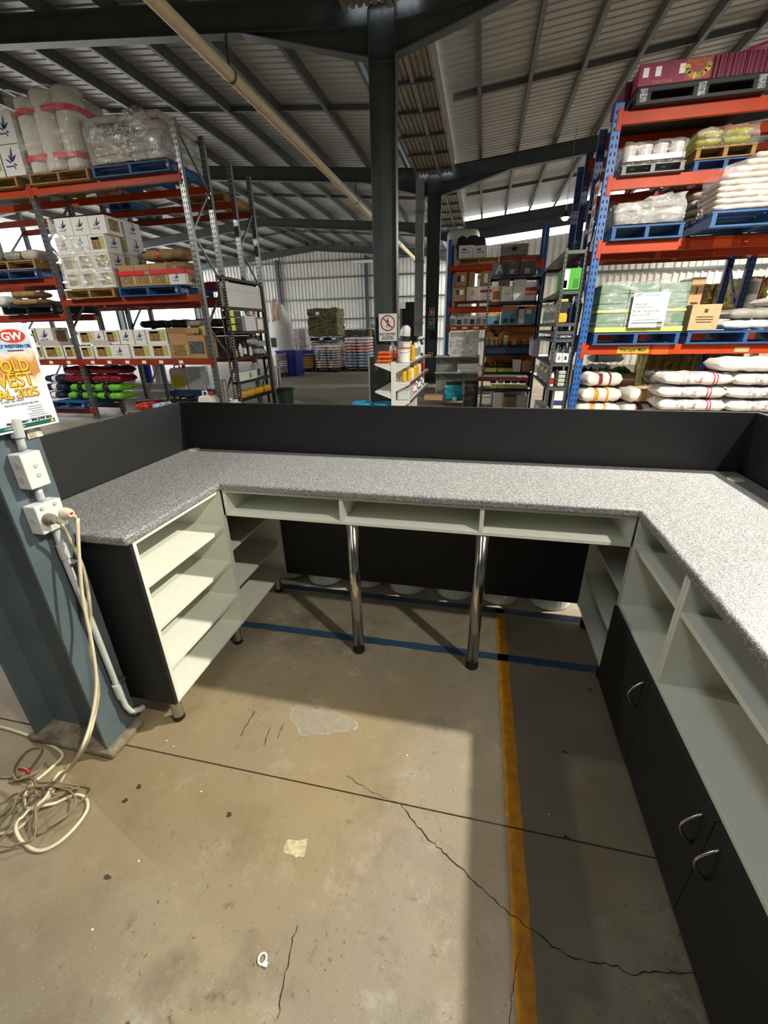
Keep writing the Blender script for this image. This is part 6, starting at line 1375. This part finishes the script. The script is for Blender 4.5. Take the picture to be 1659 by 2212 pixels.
# --- level 4: green crates in film, cartons, sheets
_, x0, x1 = palR('blue pallet under the green crates on the lowest orange beam', 1272, 1468, zr4, M_bluep, None, 1.0)
zz = zr4 + .155; hC = at(1375, 612, 6.44).z - zz; t = thing('wrapped_crates', 'stack of green cartons in clear film with a white delivery label', 'crates', ((x0 + x1) / 2, 6.93, zz)); hw = (x1 - x0) / 2
M_gcr = mat('green_carton', '6f8f78', .5, 0, .25, 7); M_gcr2 = mat('lime_edge', 'c9c86a', .5)
for r_ in range(5):
    for k in range(3): part('carton', B().box(-hw + k * hw * 2 / 3 + .005, -.5, r_ * hC / 5, -hw + (k + 1) * hw * 2 / 3 - .005, .45, (r_ + 1) * hC / 5 - .006), M_gcr, t, bevel=.006)
part('lime_sheet', B().box(-hw, -.52, .002, hw, .48, .06), M_gcr2, t); part('lime_sheet', B().box(-hw, -.505, hC * .42, hw, .455, hC * .47), M_gcr2, t)
film(t, -hw * .99, hw * .99, -.515, .46, .07, lambda x, y: hC * (1.0 + .10 * max(0, x / hw)) + .03, .01, 41, 90, 18)
lw = .2; part('delivery_label', B().box(-.13, -.565, .05, .27, -.562, hC * .80), M_prn_wht, t)
for s, z, sz, m in (('VMT', .72, .05, M_prn_blk), ('TABLELAND', .545, .036, M_prn_blk), ('58 Gen Tahitian Lime', .41, .042, M_prn_blk), ('4 Cnr Lid 12PL', .33, .042, M_prn_blk)): text('lettering', s, sz, m, t, (-.115, -.5665, hC * z), FACE_Y, xs=.82)
for u0, u1, v in ((-.11, .1, .50), (-.08, .2, .24), (-.11, .12, .085), (.0, .16, .74)): part('print_line', B().box(u0, -.5665, hC * v, u1, -.5655, hC * (v + .018)), M_prn_grey, t)
part('label_bar', B().box(-.11, -.5665, hC * .18, .25, -.5655, hC * .195), M_prn_blk, t)
for k in range(7): part('barcode_bar', B().box(.19, -.5665, hC * (.09 + .02 * k), .255, -.5655, hC * (.10 + .02 * k)), M_prn_blk, t)
_, x0, x1 = palR('blue pallet beside the green crates holding cartons and loose sacks', 1482, 1745, zr4, M_bluep, 'CHEP', 1.0)
for k, (xa, xb, yt, z0, yo, lab) in enumerate(((1484, 1512, 600, 0, .52, 'tall kraft carton behind the kraft box on the right blue pallet'), (1489, 1554, 658, 0, .06, 'kraft carton with printed lines on the right blue pallet'))):
    a, c, h = span(xa, xb, yt, zz, 6.42 + yo); a = max(a, x0 + .01); carton(lab, a, c, zz + .002, h, 6.42 + yo, .42, M_card2, (('print', .22, .78, .5, .54, M_prn_brown), ('print', .2, .8, .4, .44, M_prn_brown), ('print', .24, .76, .3, .34, M_prn_brown), ('print', .44, .56, .68, .82, M_prn_brown)))
xd = c + .06; M_gsb = mat('grey_sheet_bag', 'a39e98', .5, 0, .2, 8)
for k, (dx, z, m, nm) in enumerate(((.32, 0, M_whitebag, 'lower left white'), (.95, 0, M_whitebag, 'lower right white'), (.36, .125, M_gsb, 'upper left grey'), (.98, .125, M_gsb, 'upper right grey'), (.75, .25, M_whitebag, 'topmost white'))):
    sack(nm + ' sack lying on the right blue pallet', (xd + dx, 6.75, zz + z), .6, .5, .122, m, 0, k, group='sacks lying on the right blue pallet')
# --- floor: big pile of white sacks with red stripes
YPL = 5.93; xp0 = at(1425, 850, YPL).x; pallet('timber pallet under the pile of white red-striped sacks', xp0, YPL, 0, 2.3, .54, M_wood)
M_ws = mat('white_feed_sack', 'e2dcd8', .5, 0, .12, 7, bump=.35, bs=9); M_rs = mat('red_stripe', 'a8203a', .5); M_txt = mat('grey_print', '8d7f86', .5, 0, .9, 40, col2='e2dcd8')
ztop = at(1560, 806, YPL).z; hb = (ztop - .152) / 6
for r_ in range(6):
    for k in range(3):
        xo = xp0 + .38 + .765 * k + (.03 if r_ % 2 else 0)
        sack('red-striped white feed sack in the big pile, layer ' + ORD[r_] + ', ' + ORD[k] + ' from left', (xo, YPL + .27, .152 + r_ * hb), .755, .5, hb * .965, M_ws, 0, r_ + k, ((.70, .72, M_rs), (.745, .765, M_rs), (.25, .55, M_txt)), 'big pile of white feed sacks')
sack('white feed sack sloping down at the top right of the big pile', (at(1640, 800, YPL).x, YPL + .27, .152 + 6 * hb), .8, .48, .17, M_ws, 0, 1, ((.70, .72, M_rs), (.745, .765, M_rs)))
# --- floor: white bags with orange bands, brown carton, rolled bags
M_or_b = mat('orange_band', 'd08a2a', .5); M_mr_b = mat('maroon_band', '7c1a26', .5)
palR('timber pallet under the orange-banded white bags at the foot of the blue upright', 1252, 1415, 0, M_wood, None, .87, 6.49)
zb0 = at(1290, 845, 6.62).z - .155 - .36
for k, (px, z, y, L, bd, nm) in enumerate(((1290, 0, 0, .6, M_or_b, 'lowest left orange-banded'), (1385, 0, .02, .6, M_mr_b, 'lowest right maroon-banded'), (1285, .15, .03, .58, M_or_b, 'middle left orange-banded'), (1380, .15, .05, .58, M_or_b, 'middle right orange-banded'), (1285, .30, .1, .52, M_mr_b, 'top left maroon-banded'))):
    p = at(px, 865, 6.6 + y); sack(nm + ' white bag at the foot of the blue upright', (p.x + .02, 6.76 + y, .155 + zb0 + z), L, .48, .2, mat('offwhite_bag', 'ded9cf', .5, 0, .08, 9), .06 * k, k, ((.3, .42, bd), (.6, .66, bd)), 'white bags at the foot of the blue upright')
box_thing('low_stand', 'timber crate under the orange-banded bags', 'crate', at(1256, 870, 6.4).x, at(1412, 870, 6.4).x, 6.5, 6.98, .155, .155 + zb0, M_wood)
Zc = .5; x0, x1 = at(1255, 830, 7.0).x, at(1381, 830, 7.0).x; zc_ = at(1320, 806, 7.0).z
box_thing('low_stand', 'timber stand behind the orange-banded bags', 'stand', x0, x1, 7.36, 7.6, 0, Zc, M_wood)
t = thing('open_carton', 'wide brown shiny carton full of bags behind the orange-banded bags', 'box', ((x0 + x1) / 2, 7.5, Zc + .006)); hw = (x1 - x0) / 2; solid(x0, x1, 7.19, 7.81, Zc, Zc + 1); hC = at(1320, 806, 7.3).z - Zc; M_brc = mat('shiny_brown_card', '7a5535', .25, 0, .15, 6)
for a in ((-hw, -.3, hw, -.29), (-hw, .29, hw, .3), (-hw, -.29, -hw + .01, .29), (hw - .01, -.29, hw, .29)): part('wall_panel', B().box(a[0], a[1], .001, a[2], a[3], hC), M_brc, t)
part('base_panel', B().box(-hw, -.3, 0, hw, .3, .001 + .008), M_brc, t)
for k, (f, m, nm) in enumerate(((-.55, MATS['black_bag'], 'black'), (.0, mat('bottle_green_bag', '1f7a34', .25), 'bottle green'), (.45, MATS['bottle_green_bag'], 'right bottle green'))): sack(nm + ' bag poking out of the wide brown carton', ((x0 + x1) / 2 + (k - 1) * hw * .63, 7.5, Zc + .02), hw * .6, .4, hC + .07, m, 0, k, group='bags in the brown carton', settle=False)
for k, (f, z) in enumerate(((-.35, .15), (.05, .31), (.45, .15))): sack('white rolled bag stacked behind the brown carton, ' + ('left', 'top', 'right')[k], ((x0 + x1) / 2 + .15 + f * hw, 8.2, Zc + hC - .22 + z), .5, .36, .14, M_whitebag, .1 * k, k, ((.1, .14, M_prn_blk),), 'white rolled bags')
box_thing('low_stand', 'dark stand behind the wide brown carton', 'stand', x0 + .1, x1, 7.83, 7.94, 0, Zc + hC - .0, M_blackp)
for k in range(2): sack('silver grey bag between the brown carton and the big pile, ' + ('lower' if k == 0 else 'upper'), (at(1436, 830, 7.0).x, 7.18, .502 + .2 * k), .42, .36, .19, M_silver, 0, k, group='silver bags beside the big pile')
box_thing('low_stand', 'charcoal crate under the silver grey bags', 'crate', at(1418, 850, 7.0).x, at(1455, 850, 7.0).x, 7.0, 7.35, 0, .5, M_dkbox)
# hay bales behind
for k, (xa, xb, yb, yt, Y) in enumerate(((1395, 1450, 812, 757, 9.3), (1452, 1512, 812, 757, 9.35), (1500, 1560, 660, 616, 9.4), (1455, 1486, 662, 622, 9.5), (1515, 1600, 812, 757, 9.4), (1600, 1659, 660, 600, 9.6))):
    x0, x1 = at(xa, (yb + yt) / 2, Y).x, at(xb, (yb + yt) / 2, Y).x; z0, z1 = max(0, at(xa, yb, Y).z), at(xa, yt, Y).z
    t = thing('hay_bale', ('left lower yellow', 'middle lower yellow', 'right upper brown', 'left upper brown', 'right lower', 'far right upper')[k] + ' hay bale behind the right racks', 'hay', ((x0 + x1) / 2, Y + .3, (at(1500, 661, 9.4).z + .03) if k in (2, 3, 5) else .025), group='hay bales behind the right racks')
    hay_block(t, -(x1 - x0) / 2, (x1 - x0) / 2, -.3, .3, 0, z1 - t.location.z, M_hay2, k, amp=.02)
    for s in (-.2, .2): part('twine', B().box((x1 - x0) * s - .006, -.325, 0, (x1 - x0) * s + .006, .325, z1 - t.location.z + .015), mat('twine', 'b0552a', .8), t)
t = box_thing('hay_platform', 'timber platform carrying the upper hay bales behind the right racks', 'platform', at(1440, 665, 9.4).x, at(1700, 665, 9.4).x, 9.28, 10.1, at(1500, 670, 9.4).z, at(1500, 661, 9.4).z, M_wood)
for x in (-1.0, 1.0): part('support', B().box(x - .05, .29, -t.location.z, x + .05, .39, 0), M_wood, t)
# wire mesh cage
t = thing('mesh_cage', 'small section of galvanised wire mesh beside the rolled white bags', 'mesh', (at(1291, 775, 8.8).x, 8.8, at(1291, 795, 8.8).z)); wv, hv = .16, at(1291, 757, 8.8).z - t.location.z
for k in range(7): part('wire', B().bar((-wv + k * wv / 3, 0, -t.location.z), (-wv + k * wv / 3, 0, hv), .006), M_brushed, t)
for k in range(6): part('wire', B().bar((-wv, 0, k * hv / 5), (wv, 0, k * hv / 5), .006), M_brushed, t)
# white tubs at the right edge, tall pale bag
for x0_, x1_ in ((XR, XQ), (XQ, XQ2)): part('decking', B().box(x0_ + .06, YQ + .06, zr4 + .08, x1_ - .06, YQ2 - .06, zr4 + .098), M_shelfsteel, rq)
for k, (x_, yt, nm) in enumerate(((4.3, 655, 'flat white'), (4.72, 608, 'tall printed'))):
    bucket(nm + ' tub on the second-row beam at the right edge', x_, 8.3, zr4 + .102, .18, at(1640, yt, 8.3).z - zr4 - .1, M_wplas, None, M_prn_grey if k else None)
t = thing('rolled_sheet', 'grey standing roll behind the draped sacks at right', 'roll', (3.95, 8.3, zr4 + .104)); part('roll', B().cyl((0, 0, 0), .12, at(1592, 606, 8.3).z - zr4 - .1, 20), mat('grey_felt', '8c8a86', .8), t); part('core', B().cyl((0, 0, .01), .05, at(1592, 606, 8.3).z - zr4 - .1, 12), M_card, t)
# pails under the counter back panel
for k, (px, py) in enumerate(((625, 1250), (690, 1264), (775, 1281), (870, 1283), (975, 1308), (1075, 1311), (1190, 1331))):
    p = fl(px, py); bucket('white pail on the floor behind the back screen of the counter, ' + ORD[k] + ' from the left', p.x + .01 - (.05 if k == 0 else 0), 2.444 + (.03 if k in (0, 2) else 0), 0, .13, .36, M_wplas, tp=.97, group='white pails behind the counter screen')
# ------------------------------------------------------------------ far end of the shed
def stack_bags(name, xa, xb, ybot, rows, cols, mats, label, group, depth=1.1, yoff=0, h=None, topy=None, bands=()):
    p0, p1 = fl(xa, ybot), fl(xb, ybot); Y = min(p0.y, p1.y) + yoff
    x0, x1 = at(xa, ybot, Y).x, at(xb, ybot, Y).x; w = (x1 - x0) / cols
    hh = h or (at((xa + xb) / 2, topy, Y).z - .16) / rows
    pallet('dark pallet under the ' + group, x0, Y, 0, x1 - x0, depth, M_blackp)
    for r_ in range(rows):
        for c in range(cols):
            for q in range(2):
                m = mats[r_ * len(mats) // rows]; j = rnd.uniform(-.006, .006)
                sack(label[r_ * len(label) // rows] + (', front ' if q == 0 else ', rear ') + ('left' if c == 0 else 'right') + ', layer ' + ORD[r_], (x0 + w * (c + .5) + j, Y + depth * (.27 + .46 * q) + j, .152 + r_ * hh), w * .975, depth * .44, hh * .975, m, seed=r_ + c, group=group, bands=bands)
    return x0, x1, Y
M_cream_s = mat('cream_sack', 'd3c2a4', .6, 0, .3, 8, col2='e8e4dc'); M_grey_s = mat('grey_white_sack', 'c9c9cc', .55, 0, .35, 8, col2='5c5c66'); M_brn_s = mat('maroon_print_sack', '8d5a52', .55, 0, .4, 8, col2='cfc7c2')
M_red_s = mat('red_sack', 'c23340', .45, 0, .35, 9, col2='e6d8d4'); M_blue_s = mat('blue_sack', '2c5f96', .4, 0, .45, 9, col2='cfd8e2'); M_gold_s = mat('gold_sack', 'a8843a', .5, 0, .4, 9); M_wht_s = mat('white_sack', 'dcd8d2', .55, 0, .2, 9)
stack_bags('a', 681, 732, 804, 9, 2, [M_brn_s, M_grey_s, M_grey_s, M_cream_s], ['maroon-printed sack in the cream stack', 'grey-white sack in the cream stack', 'grey sack in the cream stack', 'cream sack on the cream stack'], 'cream and grey sack stack on the far floor', topy=746)
stack_bags('b', 745, 797, 802, 10, 2, [M_blue_s, M_blue_s, M_red_s, M_wht_s], ['blue sack low in the far blue stack', 'blue sack in the far blue stack', 'red sack in the far blue stack', 'white sack topping the far blue stack'], 'blue and red sack stack on the far floor', topy=728)
stack_bags('c', 644, 676, 804, 7, 1, [M_gold_s, M_gold_s, M_gold_s, mat('dark_green_sack', '33422e', .5)], ['gold sack in the low far stack', 'golden sack in the low far stack', 'tan sack in the low far stack', 'dark green sack on the low far stack'], 'small gold sack stack beside the blue tubs', topy=766)
stack_bags('d', 597, 614, 815, 9, 1, [M_brn_s, M_grey_s, M_brn_s], ['pinkish sack in the stack by the blue tub', 'pale sack in the stack by the blue tub', 'pink-grey sack in the stack by the blue tub'], 'pinkish sack stack beside the black shelving', topy=766, depth=.5)
# blue tubs
for k, (xa, xb, yb, yt, dy) in enumerate(((620, 643, 812, 757, 0), (600, 619, 800, 758, .9), (641, 680, 796, 757, 1.6))):
    Y = fl((xa + xb) / 2, yb).y + (0 if k == 0 else .2); x0, x1 = at(xa, yb, Y).x, at(xb, yb, Y).x; h = at((xa + xb) / 2, yt, Y).z
    t = box_thing('plastic_tub', ('tall navy blue plastic tub in front', 'blue plastic tub behind the pinkish sacks', 'navy tub behind the gold sacks')[k] + ' on the far floor', 'tub', x0, x1, Y, Y + .7, 0, h, mat('navy_tub', '1c2f86', .35, 0, .2, 4), .03)
    part('rim', B().box(-(x1 - x0) / 2 - .025, -.375, h - .06, (x1 - x0) / 2 + .025, .375, h + .001), MATS['navy_tub'], t, bevel=.01)
    for q in (-.3, .3): part('rib', B().box(q * (x1 - x0) - .03, -.365, .05, q * (x1 - x0) + .03, -.35, h - .08), MATS['navy_tub'], t)
# bulk bag
Y = 20.9; x0, x1 = at(588, 720, Y).x, at(611, 720, Y).x; z0 = 0; z1 = at(600, 690, Y).z; zt_ = at(585, 657, Y).z
t = thing('bulk_bag', 'tall white woven bulk bag with drooping loops beside the black shelving', 'bag', ((x0 + x1) / 2, Y + .5, 0))
hw = (x1 - x0) / 2 + .1
part('bag_body', B().add([(sx * hw * f, sy * .5 * f, z) for z, f in ((0, .95), (z1 * .5, 1.05), (z1 * .9, 1.0), (z1 + .1, .85), (zt_, .35)) for sx, sy in ((-1, -1), (0, -1.08), (1, -1), (1.06, 0), (1, 1), (0, 1.08), (-1, 1), (-1.06, 0))], [(i * 8 + k, i * 8 + (k + 1) % 8, i * 8 + 8 + (k + 1) % 8, i * 8 + 8 + k) for i in range(4) for k in range(8)] + [tuple(32 + k for k in range(8))]), mat('woven_white', 'd9d5ce', .7, 0, .12, 5, bump=.4, bs=9), t, smooth=True)
for s in (-1, 1): part('lifting_loop', B().tube(smooth_path([Vector(p) for p in ((s * hw * .5, -.5, z1 * .95), (s * hw * .3, -.45, zt_ + .05), (s * hw * .1, -.4, zt_ + .2), (s * -hw * .1, -.5, zt_ - .1), (s * -hw * .3, -.56, z1 * .98))]), .035, 6), mat('peach_webbing', 'cda894', .7), t, smooth=True)
part('dark_label', B().box(-hw * .95, -.575, z1 * .42, -hw * .25, -.57, z1 * .62), M_prn_blk, t)
# hay bale stack on pallet, on top of wrapped sacks
Y = 21.0
x0, x1 = at(665, 700, Y).x, at(728, 700, Y).x; zb, zt_ = at(690, 735, Y).z, at(690, 667, Y).z
low = thing('wrapped_sacks', 'low grey film-wrapped sack load under the tall hay stack', 'sack load', ((x0 + x1) / 2, Y + .6, 0))
for r_ in range(6):
    for c in range(2): sack('', ((c - .5) * (x1 - x0) * .5, 0, r_ * (zb - .1) / 6), (x1 - x0) * .49, 1.1, (zb - .1) / 4.8, mat('grey_mauve_sack', '6e6470', .5, 0, .3, 8), parent=low, seed=r_ + c)
film(low, -(x1 - x0) / 2, (x1 - x0) / 2, -.6, .6, .02, lambda x, y: zb - .12, .03, 12)
pallet('dark pallet under the tall hay stack', x0 + .05, Y, zb - .03, x1 - x0 - .1, 1.2, M_blackp)
hs = thing('hay_stack', 'tall block of dark green hay with a small white tag near the far wall', 'hay', ((x0 + x1) / 2, Y + .6, zb + .175))
for k in range(3): hay_block(hs, -(x1 - x0) / 2, (x1 - x0) / 2, -.6, .6, k * (zt_ - zb - .175) / 3, (k + 1) * (zt_ - zb - .175) / 3, M_hay, k)
part('white_tag', B().box(-.28, -.665, (zt_ - zb) * .68, -.1, -.655, (zt_ - zb) * .78), M_prn_wht, hs)
# other wrapped loads at the back
for k, (xa, xb, yb, yt, Yq, m, lab) in enumerate(((630, 661, 770, 710, 22.6, mat('pinkish_pack', 'b3a09c', .5, 0, .2, 6), 'pinkish film-wrapped load left of the hay stack'), (740, 812, 770, 711, 22.6, mat('dark_bale', '34312e', .6, 0, .3, 6), 'dark covered load right of the hay stack'))):
    x0, x1 = at(xa, 740, Yq).x, at(xb, 740, Yq).x; h = at((xa + xb) / 2, yt, Yq).z; t = thing('wrapped_load', lab, 'load', ((x0 + x1) / 2, Yq + .5, 0)); hw = (x1 - x0) / 2
    for r_ in range(4):
        for c in range(3): part('pack', B().box(-hw + c * hw * 2 / 3 + .01, -.5, r_ * h / 4, -hw + (c + 1) * hw * 2 / 3 - .01, .5, (r_ + 1) * h / 4 - .015), m, t, bevel=.03)
    film(t, -hw * 1.03, hw * 1.03, -.53, .53, .02, lambda x, y: h + .03, .03, 20 + k)
p = at(788, 700, 20.9); x0, x1, Yq = at(774, 708, 20.8).x, at(808, 708, 20.8).x, 21.0
sack('white roll of film lying on the dark covered load', ((x0 + x1) / 2, 23.1, at(776, 711, 22.6).z + .053), x1 - x0, .5, .28, M_wplas, seed=2, name='film_roll', cat='roll')
box_thing('timber_upright', 'brown timber board standing beside the dark covered load', 'board', at(796, 720, 21.9).x, at(801, 720, 21.9).x, 21.9, 22.02, 0, at(798, 713, 21.9).z, M_wood, .005)
# black machine / tank beyond the near column (between the columns)
Y = 19.5; x0, x1 = at(862, 700, Y).x, at(905, 700, Y).x
t = box_thing('black_cover', 'tall black-wrapped load between the two columns with a white tag', 'load', x0, x1, Y, Y + 1.2, 0, at(880, 652, Y).z, M_dark, .12)
zz = at(870, 660, Y).z; part('white_tag', B().box(-.45, -.61, zz - .12, -.15, -.6, zz + .12), M_prn_wht, t)
# ceiling fan-like unit heater on far wall post
t = thing('wall_light', 'small white light fitting on a bracket high on the far wall', 'light', (at(790, 565, 27.9).x, 28.1, at(790, 565, 27.9).z)); part('fitting', B().box(-.8, -.2, -.05, .4, .0, .1), M_wplas, t, bevel=.03); part('bracket', B().bar((-.2, 0, 0), (-.2, .2, 0), .05, .05), M_steel, t)
